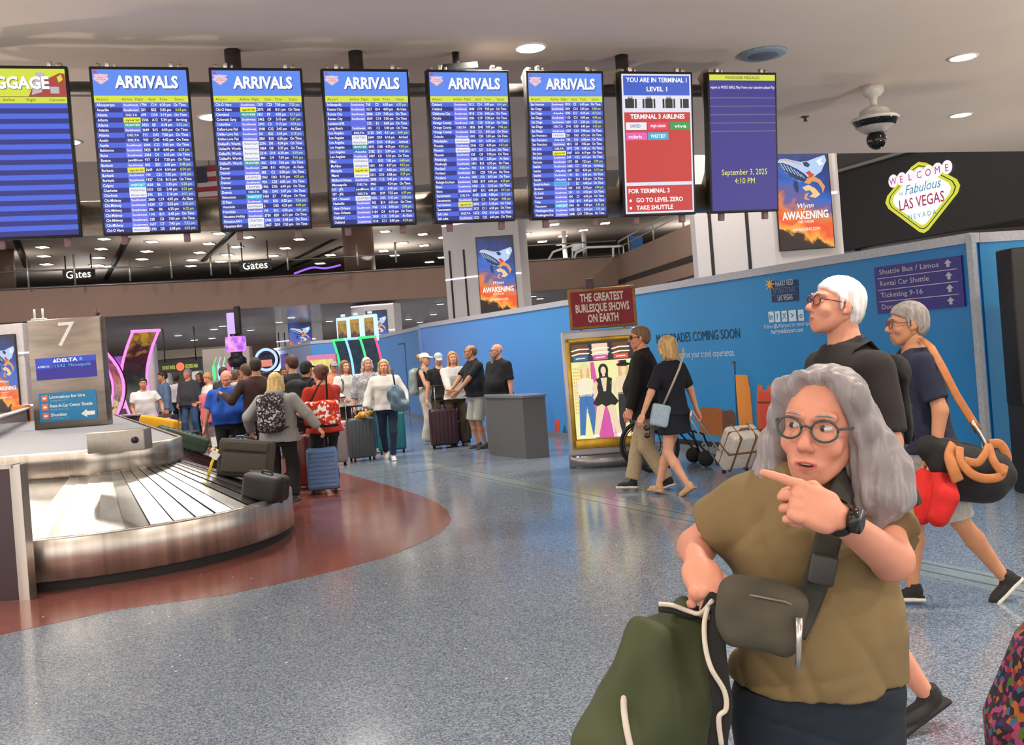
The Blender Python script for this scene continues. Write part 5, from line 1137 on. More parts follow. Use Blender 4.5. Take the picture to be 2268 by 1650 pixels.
# carousel number sign
p0 = G(158, 947, 1.06); t = thing('carousel_sign', 'brushed steel number 7 sign pillar standing on the carousel island', 'sign', (p0.x, p0.y, 1.06), 0)
sc_ = FPX/p0.y; w = 163/sc_; h = 243/sc_
m = MB(); m.rbox((0, .1, h/2), (w, .2, h), .015, seg=2); m.build('pillar_body', mat('8f867d', .34, 1, .2, 1.6, aniso=6, name='reflection_band_steel'), t)  # horizontal tone bands painted in place of ceiling light reflections
def fx(px, py): return ((px-52-(py-707)*.077)/163*w-w/2, (950-py+.07*(px-150))/243*h)
O = Vector((0, -.004, 0))
m = MB(); m.box((.0, -.004, .0), (.0, .0, .0)) if False else None
x0, z1 = fx(72, 787); x1, z0 = fx(210, 845)
m.box(((x0+x1)/2, 0, (z0+z1)/2), (x1-x0, .02, z1-z0), 0); m.rect(x0, z1-.085, x1, z1, (0, -.012, 0), EX, EZ, 1); m.rect(x0, z1-.155, x0+.26, z1-.085, (0, -.0125, 0), EX, EZ, 1)
scr = m.build('flight_screen', [emit('2a1c96', .9), emit('2a4cc8', .95)], t)
m = MB(); m.text('DELTA', .02, z1-.07, .072, (0, -.015, 0), EX, EZ, 0, 'C', bold=.02, width=.3); m.plate([(-.19, z1-.072), (-.13, z1-.072), (-.16, z1-.018)], (0, -.015, 0), EX, EZ, 0); m.plate([(.22+.024*math.cos(a*PI/6), z1-.043+.024*math.sin(a*PI/6)) for a in range(12)], (0, -.015, 0), EX, EZ, 2)
m.text('DELTA', x0+.07, z1-.135, .035, (0, -.015, 0), EX, EZ, 0, bold=.02, width=.13); m.plate([(x0+.03, z1-.135), (x0+.06, z1-.135), (x0+.045, z1-.108)], (0, -.015, 0), EX, EZ, 0); m.text('1542', x0+.28, z1-.145, .065, (0, -.015, 0), EX, EZ, 1, width=.15); m.text('Minneapolis', x0+.48, z1-.145, .065, (0, -.015, 0), EX, EZ, 1, width=.32); m.build('lettering', [WM, emit('58c4f8', 1), emit('88a0e8', .9)], scr)
x0, z1 = fx(79, 865); x1, z0 = fx(212, 938)
m = MB(); m.box(((x0+x1)/2, 0, (z0+z1)/2), (x1-x0, .02, z1-z0), 0); sg = m.build('direction_panel', [mat('1f7fb4', .5, 0, .03)], t)
m = MB(); W_ = x1-x0; H_ = z1-z0
for i, (s, ww) in enumerate((('Limousines for hire', .62), ('Rent-A-Car Center Shuttle', .74), ('Shuttles', .28))):
    y = z1-H_*(.2+.31*i); m.text(s, x0+W_*.19, y, H_*.15, (0, -.013, 0), EX, EZ, 0, bold=.02, width=W_*ww); m.text('Outside doors 7-13', x0+W_*.2, y-H_*.1, H_*.08, (0, -.013, 0), EX, EZ, 1, width=W_*.3)
    m.add([], []); m.rect(x0+W_*.05, y-H_*.08, x0+W_*.16, y+H_*.14, (0, -.013, 0), EX, EZ, 2); m.rect(x0+W_*.075, y-H_*.01, x0+W_*.135, y+H_*.06, (0, -.015, 0), EX, EZ, 0)
ax, ay = x0+W_*.72, z0+H_*.2; m.plate([(ax, ay), (ax+W_*.1, ay-H_*.13), (ax+W_*.1, ay-H_*.06), (ax+W_*.24, ay-H_*.06), (ax+W_*.24, ay+H_*.08), (ax+W_*.1, ay+H_*.08), (ax+W_*.1, ay+H_*.15)], (0, -.013, 0), EX, EZ, 0)
m.build('lettering', [mat('f0f0ee', .6), mat('a8cce0', .6), mat('e0705c', .6)], sg)
m = MB(); m.text('7', .0, h-.40, .5, (0, -.003, 0), EX, EZ, 0, 'C', width=.24, shear=.12); m.build('number', mat('f4f2ec', .5), t)
m = MB(); m.rbox((-w/2+.14, .1, h+.015), (.2, .1, .03), .01); m.tube([(-w/2+.08, .1, h+.02), (-w/2+.08, .1, h+.17)], .016, 8); m.tube([(-w/2+.2, .1, h+.02), (-w/2+.2, .1, h+.17)], .016, 8); m.build('antenna', mat('e4e2de', .5), t)
m = MB(); m.lathe([(.03, 0), (.03, .1), (.001, .1)], (w/2-.07, .1, h), 14); m.lathe([(.028, .028), (.032, .03), (.032, .07), (.028, .072)], (w/2-.07, .1, h), 14, 1); m.build('beacon_lamp', [BLACK, mat('8a2a1e', .3)], t)
# pale ramp barrier at the far left of the island
a = G(-6, 932, 1.25); b = G(62, 904, 1.25); a = Vector((a.x, a.y, 0)); b = W(62, 904, 19); zb_ = b.z
a3 = W(-30, 932, 12.5); t = thing('ramp_barrier', 'low glass barrier with a white sloping cap left of the number sign', 'barrier', (0, 0, 0))
m = MB(); m.tube([a3, b], .05, 8, flat=.5); m.build('cap', mat('d8d6d4', .5), t)
m = MB(); m.add([(a3.x, a3.y, 1.06), (b.x, b.y, 1.06), tuple(b), tuple(a3), (a3.x-.02, a3.y, 1.06), (b.x-.02, b.y, 1.06), (b.x-.02, b.y, b.z), (a3.x-.02, a3.y, a3.z)], [(0, 1, 2, 3), (7, 6, 5, 4), (0, 3, 7, 4), (1, 5, 6, 2), (3, 2, 6, 7), (0, 4, 5, 1)]); m.build('glass', mat('8f8c8e', .1, 0, .05), t)
for f in (0.02, .98): q = a3.lerp(b, f); m = MB(); m.box((q.x, q.y, (q.z)/2), (.05, .05, q.z)); m.build('post', DSTEEL, t)
q = W(47, 915, 20); m = MB(); m.rbox((q.x, q.y, q.z*.5+.08), (.28, .25, q.z+.16), .02); tag(m.build('orange_bin', mat('c97a34', .6)), 'orange box standing beyond the glass barrier left of the number sign', 'box')
# ------------------------------------------------------------------ podium, poster kiosk
p = G(1150, 1016); q = G(1086, 1010); t = thing('podium', 'plain grey podium counter standing in front of the bearded man', 'podium', (p.x, p.y, 0))
m = MB(); u0 = G(1087, 1008); u1 = G(1167, 1017); u2 = G(1218, 1014)
m.prism([(u0.x-p.x, u0.y-p.y), (u1.x-p.x, u1.y-p.y), (u2.x-p.x, u2.y-p.y+.1), (u2.x-p.x-.1, u2.y-p.y+.65), (u0.x-p.x-.05, u0.y-p.y+.55)], (0, 0, 0), EX, (0, 1, 0), .94); m.build('cabinet_body', mat('5f5f60', .5, 0, .05), t)
m = MB(); m.prism([(u0.x-p.x-.02, u0.y-p.y-.02), (u1.x-p.x, u1.y-p.y-.03), (u2.x-p.x+.02, u2.y-p.y+.08), (u2.x-p.x-.09, u2.y-p.y+.68), (u0.x-p.x-.06, u0.y-p.y+.58)], (0, 0, .94), EX, (0, 1, 0), .035); m.build('counter_top', mat('6c7078', .3), t)
dK = 13.6; sK = FPX/dK; p = W(1352, 1030, dK); t = thing('poster_kiosk', 'lit show poster kiosk with a red title board, before the blue hoarding', 'kiosk', (p.x, p.y, 0), R(-3))
kw, kz0, kz1 = 1.09, .17, 1.88
m = MB(); m.lathe([(.001, 0), (.56, 0), (.56, .17), (.001, .17)], (0, .16, 0), 40, sy=.5); m.build('drum_base', mat('8f8c8e', .35, .8, .1), t)
m = MB(); m.rbox((0, .16, (kz0+kz1)/2), (kw, .3, kz1-kz0), .03); m.build('case', mat('b7b3b8', .35, .5, .05), t)
GOLD = mat('b8902e', .3, .7, .2, 8)
m = MB()
for x, z, ww, hh in ((0, kz1-.13, .98, .06), (0, kz0+.16, .98, .13), (-.46, 1.03, .06, 1.5), (.46, 1.03, .06, 1.5)): m.rbox((x, .0, z), (ww, .04, hh), .012, seg=2)
m.build('gold_frame', GOLD, t)
PA = ['f2f0a8', 'e8dfa0', 'f6eccc', '3a72b0', '141a16', 'f0d8b4', 'd858a4', 'e8b860', '2c2a30', 'b03a34', '2a6a9c', 'd85a9c', 'e8563c', 'fbf8ea', '6a4020', '888430', '5c3428']
m = MB(); X0_, X1_, Z0_, Z1_ = -.43, .43, .40, 1.72; PW, PH = X1_-X0_, Z1_-Z0_
def pf(x, y): return (X0_+x*PW, Z1_-y*PH)
def pp(pts_, c, k=0): m.plate([pf(*q_) for q_ in pts_], (0, -.012-.0008*k, 0), EX, EZ, c)
def el(cx, cy, rx, ry, c, k=0): pp([(cx+rx*math.cos(-a*PI/9), cy+ry*math.sin(-a*PI/9)) for a in range(18)][::-1], c, k)
pp([(0, 1), (1, 1), (1, 0), (0, 0)], 0)
for i in range(9):
    for j in range(14): el(.03+.035*i, .27+.035*j, .011, .011, 15 if False else 7, 1)
pp([(0, .2), (1, .2), (1, 0), (0, 0)], 8, 1)
for x, c in ((.03, 9), (.345, 6), (.67, 9)):
    pp([(x, .15), (x+.25, .15), (x+.25, .02), (x, .02)], 14 if c == 9 else 5, 2); pp([(x+.01, .19), (x+.24, .19), (x+.24, .14), (x+.01, .14)], {.03: 10, .345: 11, .67: 12}[x], 3)
    for z in (.07, .115): pp([(x-.02, z+.012), (x+.1, z-.008), (x+.27, z-.004), (x+.27, z+.008), (x+.12, z+.006), (x-.01, z+.022)], 13, 4)
    pp([(x+.05, .172), (x+.2, .168), (x+.2, .158), (x+.05, .162)], 13, 4)
pp([(.3, 1), (.5, 1), (.36, .21), (.3, .21)], 6, 2); pp([(.42, 1), (.66, 1), (.5, .6), (.4, .6)], 6, 2); pp([(.6, 1), (.8, 1), (.6, .6), (.52, .6)], 13, 2); pp([(.74, 1), (.8, 1), (.8, .21), (.74, .21)], 6, 2); pp([(.86, 1), (.9, 1), (.9, .6), (.86, .6)], 12, 2)
def lady(cx, hair_, topc, legs_, k, hat=None, s=1.0, skirt=None, spread=.1):
    el(cx, .30, .075*s, .065*s, hair_, k); pp([(cx-.075, .42), (cx+.075, .42), (cx+.07, .3), (cx-.07, .3)], hair_, k); el(cx, .305, .042, .042, 5, k+1); pp([(cx-.022, .37), (cx+.022, .37), (cx+.022, .33), (cx-.022, .33)], 5, k+1)
    pp([(cx-.10, .56), (cx+.10, .56), (cx+.13, .39), (cx+.03, .365), (cx-.03, .365), (cx-.13, .39)], topc, k+2); pp([(cx-.13, .40), (cx-.2, .52), (cx-.13, .60), (cx-.1, .58), (cx-.155, .52), (cx-.09, .44)], 5, k+2); pp([(cx+.09, .44), (cx+.155, .52), (cx+.1, .58), (cx+.13, .60), (cx+.2, .52), (cx+.13, .40)], 5, k+2)
    pp([(cx-.1-spread, .97), (cx-.02-spread, .97), (cx+.01, .62), (cx+.01, .54), (cx-.11, .54)], legs_, k+2); pp([(cx-.01, .62), (cx+.03+spread, .97), (cx+.11+spread, .97), (cx+.11, .54), (cx-.01, .54)], legs_, k+2)
    el(cx-.06-spread, .975, .05, .016, 13, k+3); el(cx+.07+spread, .975, .05, .016, 13, k+3)
    if hat is not None: el(cx, .255, .11*s, .02, hat, k+3); pp([(cx-.06, .255), (cx+.06, .255), (cx+.05, .21), (cx-.05, .21)], hat, k+3)
    if skirt is not None: pp([(cx-.2, .64), (cx-.13, .67), (cx-.06, .65), (cx, .68), (cx+.08, .66), (cx+.15, .67), (cx+.21, .63), (cx+.1, .53), (cx-.1, .53)], skirt, k+4)
lady(.2, 7, 2, 3, 3, 1, spread=.04); lady(.82, 7, 5, 8, 3, 4, spread=.03); lady(.5, 4, 4, 5, 9, None, 1.05, 4, .12)
pp([(.48, .52), (.52, .52), (.55, .38), (.45, .38)], 5, 13)
m.build('poster', [emit(c, 1.0) for c in PA], t)
m = MB(); m.rbox((.06, .16, kz1+.30), (.93, .08, .56), .012, seg=2); m.box((-.25, .16, kz1+.02), (.04, .04, .1)); m.box((.35, .16, kz1+.02), (.04, .04, .1)); sb_ = m.build('title_frame', mat('9a6a34', .4, .4, .2, 6), t)
m = MB(); m.box((.06, .115, kz1+.30), (.85, .012, .48)); m.build('title_board', mat('8c1f2c', .6, 0, .1), sb_)
m = MB()
for s, y, ww in (('THE GREATEST', .40, .60), ('BURLESQUE SHOWS', .255, .74), ('ON EARTH', .11, .42)): m.text(s, .06, kz1+y, .155, (0, .107, 0), EX, EZ, 0, 'C', bold=.03, width=ww)
m.build('lettering', mat('e8dcc8', .6), sb_)
m = MB(); m.rbox((-.09, .16, kz1+.64), (.12, .06, .16), .01); m.build('finial', mat('5a464c', .6), sb_)
# ------------------------------------------------------------------ slot machines
NP = emit('ff7ad8', 1.7); 
def arc_slot(label, px, pyb, d, curv, hgt, w, yaw, neon, art):
    p = W(px, pyb, d); t = thing('slot_machine', label, 'slot machine', (p.x, p.y, 0), R(yaw))
    m = MB(); m.rbox((0, .1, .36), (w, .6, .72), .03); m.build('cabinet', mat('2a1e30', .35), t)
    m = MB(); m.rbox((0, -.22, .76), (w*.96, .3, .08), .02, rot=Matrix.Rotation(R(12), 3, 'X')); bd = m.build('button_deck', mat('201826', .3), t)
    m = MB(); 
    for i in range(4): m.sphere((-w*.3+w*.2*i, -.25, .81), (.03, .03, .012), 0)
    m.build('buttons', emit('5aa8ff', 1.1), bd)
    n = 14; pr = []
    for i in range(n+1):
        f = i/n; z = .78+f*(hgt-.78); y = .12-.32*math.sin(f*PI*.95+.2)*-.55+.0; y = -.02+curv*(.40*math.sin(f*PI)-.28*f*f)
        pr.append((y, z))
    m = MB(); vs = [(x, y, z) for y, z in pr for x in (-w/2+.03, w/2-.03)]; m.add(vs, [(2*i, 2*i+1, 2*i+3, 2*i+2) for i in range(n)], 0, True); vs = [(x, y+.06, z) for y, z in pr for x in (-w/2+.03, w/2-.03)]; m.add(vs, [(2*i+1, 2*i, 2*i+2, 2*i+3) for i in range(n)], 1, True); m.build('curved_screen', [art, BLACK], t)
    for x in (-1, 1): m = MB(); m.tube([(x*w/2, -.16, .05), (x*w/2, -.16, .3), (x*w/2, -.1, .72)]+[(x*w/2, y-.01, z) for y, z in pr], .028, 8); m.build('neon_edge', neon[0 if x < 0 else 1], t)
    m = MB(); m.rbox((0, pr[-1][0]-.02, hgt+.02), (w+.05, .12, .06), .02); m.build('neon_top', neon[0], t)
    return t
ar1 = pattern('slot_art_red', [(0, '200818'), (.3, 'a02888'), (.42, 'e8d890'), (.5, '180818'), (.62, 'c04818'), (.74, '30081c'), (.86, 'b03878'), (1, 'e0a838')], 5, .3, emission=.8, kind='NOISE', axis=(0, 0, .45, -.1, .75), distort=1)
ar2 = pattern('slot_art_dark', [(0, '30e070'), (.15, '284830'), (.4, '404838'), (.6, '181018'), (.8, '502030'), (1, 'd0a030')], 5, .3, emission=.7, kind='NOISE', axis=(0, 0, .42, -.15, .6), distort=1)
ar3 = pattern('slot_art_mint', [(0, '205048'), (.4, '304860'), (.6, '485a60'), (.8, '58405a'), (1, '80c0b0')], 7, .3, emission=.55, kind='NOISE', axis=(0, 0, .1, .3, .8), distort=1)
arc_slot('pink neon slot machine with curved red screen right behind the number sign', 233, 945, 19.2, 1, 2.6, .62, -50, (NP, NP), ar1)
arc_slot('pink neon slot machine with tall screen curving right, second from the sign', 322, 950, 21.5, 1, 2.68, .6, 50, (NP, NP), ar2)
p = W(276, 900, 24); t = thing('slot_topper', 'narrow glowing pink sign tower between the two pink neon slots', 'sign tower', (p.x, p.y, 0))
m = MB(); m.rbox((0, 0, .5), (.5, .4, 1.0), .03); m.build('cabinet', mat('3a1a3a', .4), t); m = MB(); m.rbox((0, 0, 1.62), (.42, .2, 1.3), .04); m.build('lit_panel', pattern('pink_art', [(0, 'ffa0f0'), (.35, 'ff50d0'), (.5, '4820a0'), (.6, 'e04060'), (.75, 'f0a0ff'), (1, 'c030c0')], 4, .3, emission=1.0, kind='NOISE', axis=(0, 0, .5, -.6, .7)), t)
m = MB(); p2 = W(318, 760, 25); t2 = thing('white_machine_back', 'white curved machine back behind the second pink slot', 'slot machine', (p2.x, p2.y, 0)); m.rbox((0, .1, 1.3), (.5, .4, 2.6), .1); m.build('cabinet', mat('c8c4c6', .4), t2)
nG, nB, nR = emit('40f080', 1.4), emit('90c8ff', 1.5), emit('ff5080', 1.4)
for i, (px, nn, lab) in enumerate(((772, (nG, nB), 'leftmost tall slot with green neon edge'), (800, (nB, nR), 'middle tall slot with blue and red neon'), (832, (nG, nR), 'rightmost tall slot with green and pink neon'))):
    dd = 25-.3*i; t = arc_slot(lab+' in front of the blue hoarding', px, 900, dd, .38, 2.25, .42, -22, nn, ar3)
    m = MB(); m.rbox((0, .06, 2.5), (.36, .14, .66), .03); tp = m.build('top_box', emit('c8f0ff', 1.2), t); m = MB(); m.box((0, -.015, 2.5), (.25, .02, .5)); m.build('picture', ar2, tp)
    m = MB(); m.rbox((0, .06, 2.88), (.1, .08, .06), .015); m.build('service_light', emit('e8e8ff', 1), tp)
p = W(533, 900, 27); t = thing('slot_carousel', 'round slot bank with a tall purple rotating sign tower', 'slot machine', (p.x, p.y, 0))
m = MB(); m.lathe([(.001, 0), (.55, 0), (.5, .7), (.001, .7)], n=24); m.build('base_ring', mat('241a30', .4), t)
m = MB(); m.tube([(0, 0, .6), (0, 0, 2.7)], .16, 12); m.build('mast', BLACK, t)
m = MB(); m.rbox((0, 0, 2.42), (.46, .46, .42), .04, 0); m.build('sign_cube', pattern('purple_art', [(0, 'fff0ff'), (.45, 'f090f0'), (.6, 'b060f0'), (1, '8038e0')], 5, .3, emission=1, kind='NOISE'), t)
m = MB(); m.rbox((-.08, 0, 2.95), (.2, .2, .66), .03, 0); m.rbox((.1, 0, 3.05), (.16, .16, .8), .04, 1); m.build('sign_top', [emit('d0b0ff', 1.1), BLACK], t)
m = MB(); m.lathe([(.16, 1.8), (.25, 1.85), (.25, 2.02), (.16, 2.1)], n=20); m.build('dark_ring', BLACK, t)
for i in range(5): m = MB(); x = -.56+.12*i; m.lathe([(.015, 1.55), (.04, 1.5), (.04, 1.2), (.015, 1.12)][::-1], (x, -.3+.05*i, .35), 10); m.tube([(x, -.3+.05*i, 1.9), (x, 0, 2.1)], .012, 6); m.build('glass_drop', [nG, nB, emit('a0f0d0', 1.1), nR, nB][i], t)
m = MB(); m.rbox((.05, -.45, 1.22), (.62, .1, .95), .03); m.build('game_screen', pattern('game_art', [(0, '4020a0'), (.4, '6030c0'), (.6, 'd0c0f0'), (.75, '8040d0'), (1, 'e0d040')], 7, .3, emission=.9, kind='NOISE'), t)
m = MB(); m.text('THIS', .02, 1.42, .2, (0, -.505, 0), EX, EZ, 0, 'C', bold=.02, shear=.2, width=.4); m.text('OUT 9.021', .05, 1.15, .12, (0, -.505, 0), EX, EZ, 0, 'C', width=.4); m.build('lettering', WM, t) if False else None
p = W(598, 880, 29); t = thing('slot_machine', 'slot machine with a round blue neon top behind the brown-shirted man', 'slot machine', (p.x, p.y, 0)); m = MB(); m.rbox((0, .1, .8), (.6, .6, 1.6), .04); m.build('cabinet', mat('1a1626', .4), t)
m = MB(); m.T = Matrix.Translation((0, 0, 1.95)) @ Matrix.Rotation(PI/2, 4, 'X'); m.lathe([(.001, -.08), (.36, -.08), (.36, .08), (.001, .08)], n=30); wh_ = m.build('wheel', mat('141220', .4), t); m = MB(); m.tube([(.30*math.cos(a*PI/16), -.1, 1.95+.30*math.sin(a*PI/16)) for a in range(33)], .04, 8); m.build('neon_ring', emit('a8c0ff', 1.5), wh_); m = MB(); m.rbox((0, -.1, 1.85), (.34, .03, .2), .02); m.build('art', emit('f09080', .9), wh_)
p = W(754, 880, 26); t = thing('slot_machine', 'pink framed slot machine behind the woman with the hair bun', 'slot machine', (W(718, 860, 24).x, 24, 0)); m = MB(); m.rbox((0, .1, .75), (.75, .5, 1.5), .04); m.build('cabinet', mat('b06a9a', .4), t); m = MB(); m.rbox((0, .0, 1.62), (.72, .2, .62), .03); m.build('top_frame', mat('c878a8', .4), t); m = MB(); m.box((0, -.11, 1.6), (.55, .02, .42)); m.build('picture', pattern('yellow_art', [(0, '604020'), (.4, 'f0d860'), (.6, 'fff0a0'), (1, 'a05030')], 8, .3, emission=.9, kind='NOISE'), t)
p = W(345, 930, 23); t = thing('slot_bench', 'low purple glowing slot console behind the blue-grey shirt man', 'slot machine', (p.x+.1, p.y, 0)); m = MB(); m.rbox((0, 0, .4), (.7, .4, .8), .03); m.build('cabinet', mat('3a2040', .4), t); m = MB(); m.box((0, -.21, .72), (.6, .03, .05)); m.box((0, -.21, .5), (.08, .03, .2)); m.build('neon_edge', NP, t)
p = W(270, 930, 19.9); t = thing('dark_counter', 'dark plum counter beside the pink slots with a pale top', 'counter', (p.x+.1, p.y, 0)); m = MB(); m.rbox((0, .0, .48), (.6, .4, .96), .02); m.build('cabinet_body', mat('3a2c34', .4), t); m = MB(); m.box((0, .0, .975), (.63, .44, .03)); m.build('counter_top', mat('c8c0c0', .3), t)
# secured area sign and the passage behind
p = W(401, 812, 33); t = thing('secured_area_sign', 'black overhead secured area sign with yellow words across the passage', 'sign', p)
w = 86/FPX*33; m = MB(); m.box((0, 0, 0), (w, .15, .34)); m.tube([(-w*.4, 0, .15), (-w*.4, 0, 1.3+.0)], .02, 6); m.tube([(w*.4, 0, .15), (w*.4, 0, 1.3)], .02, 6); m.build('sign_box', BLACK, t)
m = MB(); m.text('DO NOT ENTER', -.38, -.06, .17, (0, -.08, 0), EX, EZ, 0, 'C', bold=.02, width=.42); m.text('SECURED AREA', .38, -.06, .17, (0, -.08, 0), EX, EZ, 0, 'C', bold=.02, width=.42); m.plate([(.14*math.cos(a*PI/8), .14*math.sin(a*PI/8)) for a in range(16)], (0, -.08, 0), EX, EZ, 1); m.build('lettering', [emit('d8dc60', .9), emit('f07040', 1.2)], t)
m = MB(); a = W(332, 800, 40); m.box((a.x+1.6, a.y, 1.2), (4.2, .1, 2.4)); struct(m.build('door_1', mat('4c4846', .5)))
m = MB(); m.box((a.x+1.6, a.y-.1, 2.55), (4.6, .3, .35)); struct(m.build('trim_7', mat('a49a8a', .6)))
a = W(470, 850, 34); m = MB(); m.box((a.x+.6, a.y, 1.25), (1.6, .4, 2.5)); struct(m.build('wall_stub', mat('a89c94', .7)))
for px in (372, 442): p = W(px, 830, 36); t = thing('turnstile_gate', 'bright white angled exit gate panel under the secured area sign' + (', left one' if px < 400 else ', right one'), 'gate', (p.x, p.y, 0)); m = MB(); m.rbox((0, 0, .9), (.3, .5, 1.8), .05, rot=Matrix.Rotation(R(-6), 3, 'Y')); m.build('panel', mat('d8d6d6', .3), t)
# ------------------------------------------------------------------ people in the hall
def at(px, py, d): p = W(px, py, d); return (p.x, p.y)
FLORAL_BLACK = pattern('black_floral_cloth', [(0, '1a191b'), (.35, '2a282b'), (.62, '3c393b'), (.74, '8c8486'), (.88, 'c8bfc0')], 52, .9)
FLORAL_RED = pattern('red_floral_cloth', [(0, 'c83428'), (.55, 'd8402c'), (.7, 'f2ece6'), (.88, 'e89048'), (.95, 'f6f2ec')], 30, .9)
KNIT = pattern('grey_print_cloth', [(0, '8f9092'), (.5, 'a3a3a6'), (.8, 'c4c2c4')], 60, .9)
HAZE = pattern('grey_green_sheen', [(0, '5f6a68'), (.5, '8a9894'), (1, 'b8c8c0')], 4, .4, kind='NOISE')
# ---- woman in the foreground
D1 = 2.15; p = W(1806, 1540, D1); B1_ = Vector((p.x, D1, 0)); H1 = 1.70
S_r = W(1648, 1104, 2.16)-B1_; S_l = W(1944, 1108, 2.13)-B1_
wr = W(1546, 1248, 2.07)-B1_; wl = W(1850, 1142, 1.80)-B1_
er = W(1543, 1212, 2.26)-B1_; el_ = W(1976, 1240, 1.99)-B1_
hm1 = pattern('silver_hair', [(0, '8a8486'), (.36, 'b4aeb0'), (.5, 'd2cdcf'), (.62, 'e0dcde'), (1, 'f2eef2')], 9, .5, kind='NOISE', axis=(.0, 0, .001, 0, 1), distort=.8, stretch=(9, 9, 1.2))
shirt1 = SDF; 
J1 = person('woman in olive T-shirt pointing left, grey wavy hair and round glasses, nearest the camera', (B1_.x, B1_.y), 0, H1, 1.02, .022, 'pink', ('none', 'a49a96'),
            top=dict(kind='tee', col='7b6a47', hem=.553, loose=.017, sleeve=.62, mat=mat('7c6946', .9, 0, .08, 7, bump=.04)), bottom=dict(kind='pants', col='23395a', loose=.002, top=.557, mat=mat('18222f', .85, 0, .3, 9, bump=.08)), shoes='d8d4ce', hy=-34, hp=-1, hr=8,
            hands={-1: tuple(wr/H1), 1: tuple(wl/H1)}, shoul={-1: S_r, 1: S_l}, elbows={-1: er, 1: el_}, tw=.86, hpose={-1: 'hold', 1: 'point'}, hdir={-1: ((.06, -.8, -.62), (1, .1, 0)), 1: ((-.90, -.12, .42), (.30, .35, .85))},
            vox=.0068, hv=.0026, sex='f', hs=1.02, dx=.03, glasses='36484a', shirtfold=.0026, sleeve_r=1.0, hoff=(-.006, -.075, -.085), look=-1, mouth=.0042)
HM, hz = J1['head'], J1['hsz']
s = SDF()                                                        # wavy hair, off the forehead, falling to the shoulders
s.ell((0, .026, .042), (.086, .100, .086), k=.02); s.ell((.015, .0, .078), (.066, .074, .046), k=.03); s.ell((0, .06, -.04), (.088, .07, .10), k=.03)
for x in (-1, 1):
    f = .72 if x < 0 else 1.0
    s.chain([(x*.03, -.06, .112), (x*.074, -.042, .078), (x*.088, -.012, .01), (x*.094, .008, -.06), (x*(.094+.012*f), .005, -.12), (x*.096, -.005, -.165)], (.016*f, .022*f, .027*f, .031*f, .032*f, .012), k=.03)
    s.chain([(x*.07, .03, .03), (x*(.09+.02*f), .03, -.05), (x*(.09+.036*f), .03, -.12), (x*.1, .035, -.185)], (.03*f, .038*f, .04*f, .012), k=.03)
s.chain([(.07, .04, .0), (.128, .045, -.08), (.148, .03, -.13), (.128, .01, -.19)], (.04, .043, .033, .01), k=.03)
s.chain([(0, .1, 0), (0, .11, -.1), (0, .09, -.19)], (.06, .07, .03), k=.03)
s.cut_ell((.004, -.105, .004), (.069, .078, .118), k=.014); s.cut_ell((0, -.03, -.18), (.06, .06, .10), k=.02)
V, Q = s.mesh(.0042, folds(.0012, [(150, 60, 14, 0), (230, -90, 30, 1), (-190, 160, -20, 2), (-310, 140, 25, .5)]))
soft('hair', [xf((V, Q), HM, hz)], hm1, J1['root'])
g = MB(); g.T = HM @ Matrix.Scale(hz, 4)
for x in (1,): g.tube([(x*.082+.012*math.cos(a*PI/10), .005, -.052+.018*math.sin(a*PI/10)) for a in range(21)], .0022, 6)
g.build('earring', mat('c8a850', .2, .9), J1['root'])
S_, e_, w_ = J1['arms'][1]; fd = (w_-e_).normalized(); g = MB(); c = w_-fd*.012; a = fd.orthogonal().normalized(); b = fd.cross(a)
g.tube([c-fd*.014, c+fd*.014], .032, 20, cap=False); wt = g.build('watch', RUBBER, J1['root'])
nn = Vector((-.15, -.9, .35)); nn = (nn-fd*nn.dot(fd)).normalized(); g = MB(); g.tube([c+nn*.026, c+nn*.042], .023, 24); g.build('watch_face', mat('141416', .12), wt)
# hip bag on a cross-body strap
bc = W(1686, 1362, 1.93); t = thing('crossbody_bag', 'dark olive zipped crossbody bag worn at the hip of the pointing woman', 'bag', (bc.x, bc.y, bc.z))
rb = Matrix.Rotation(R(14), 3, 'Y') @ Matrix.Rotation(R(-6), 3, 'Z')
OL = mat('4a4638', .75, 0, .15, 12, bump=.05)
s = SDF(); s.box((0, 0, 0), (.082, .042, .068), .036, rot=np.array(rb), k=.02); s.ell((-.03, .004, .02), (.05, .04, .05), k=.03)
soft('bag_body', [s.mesh(.0055, folds(.0016, [(60, 20, 40, 0), (-40, 60, 70, 1)]))], OL, t)
g = MB(); g.T = rb.to_4x4(); g.tube([(-.075, -.026, .035), (-.03, -.045, .043), (.03, -.045, .043), (.072, -.03, .03)], .003, 6); g.build('zip', mat('77736a', .4, .6), t)
g = MB(); g.T = rb.to_4x4(); g.tube([(.06, -.05, .02), (.066, -.052, -.02), (.074, -.05, -.075)], (.008, .006, .006), 8); g.build('zip_pull', mat('c8c4c0', .2, .9), t)
pth = [W(1760, 1400, 1.93), W(1785, 1345, 1.955), W(1812, 1275, 1.945), W(1838, 1180, 1.955), W(1862, 1100, 1.985), W(1885, 1040, 2.06), W(1895, 1015, 2.16)]
g = MB(); g.tube(cr([q-bc for q in pth]), .027, 8, flat=.14, up=(0, -1, 0)); g.build('strap', mat('35342e', .85, 0, .1, 30), t)
g = MB(); q = W(1822, 1262, 1.925)-bc; g.rbox(q, (.052, .016, .06), .006, rot=Matrix.Rotation(R(16), 3, 'Y')); g.build('buckle', mat('2c2b28', .4), t)
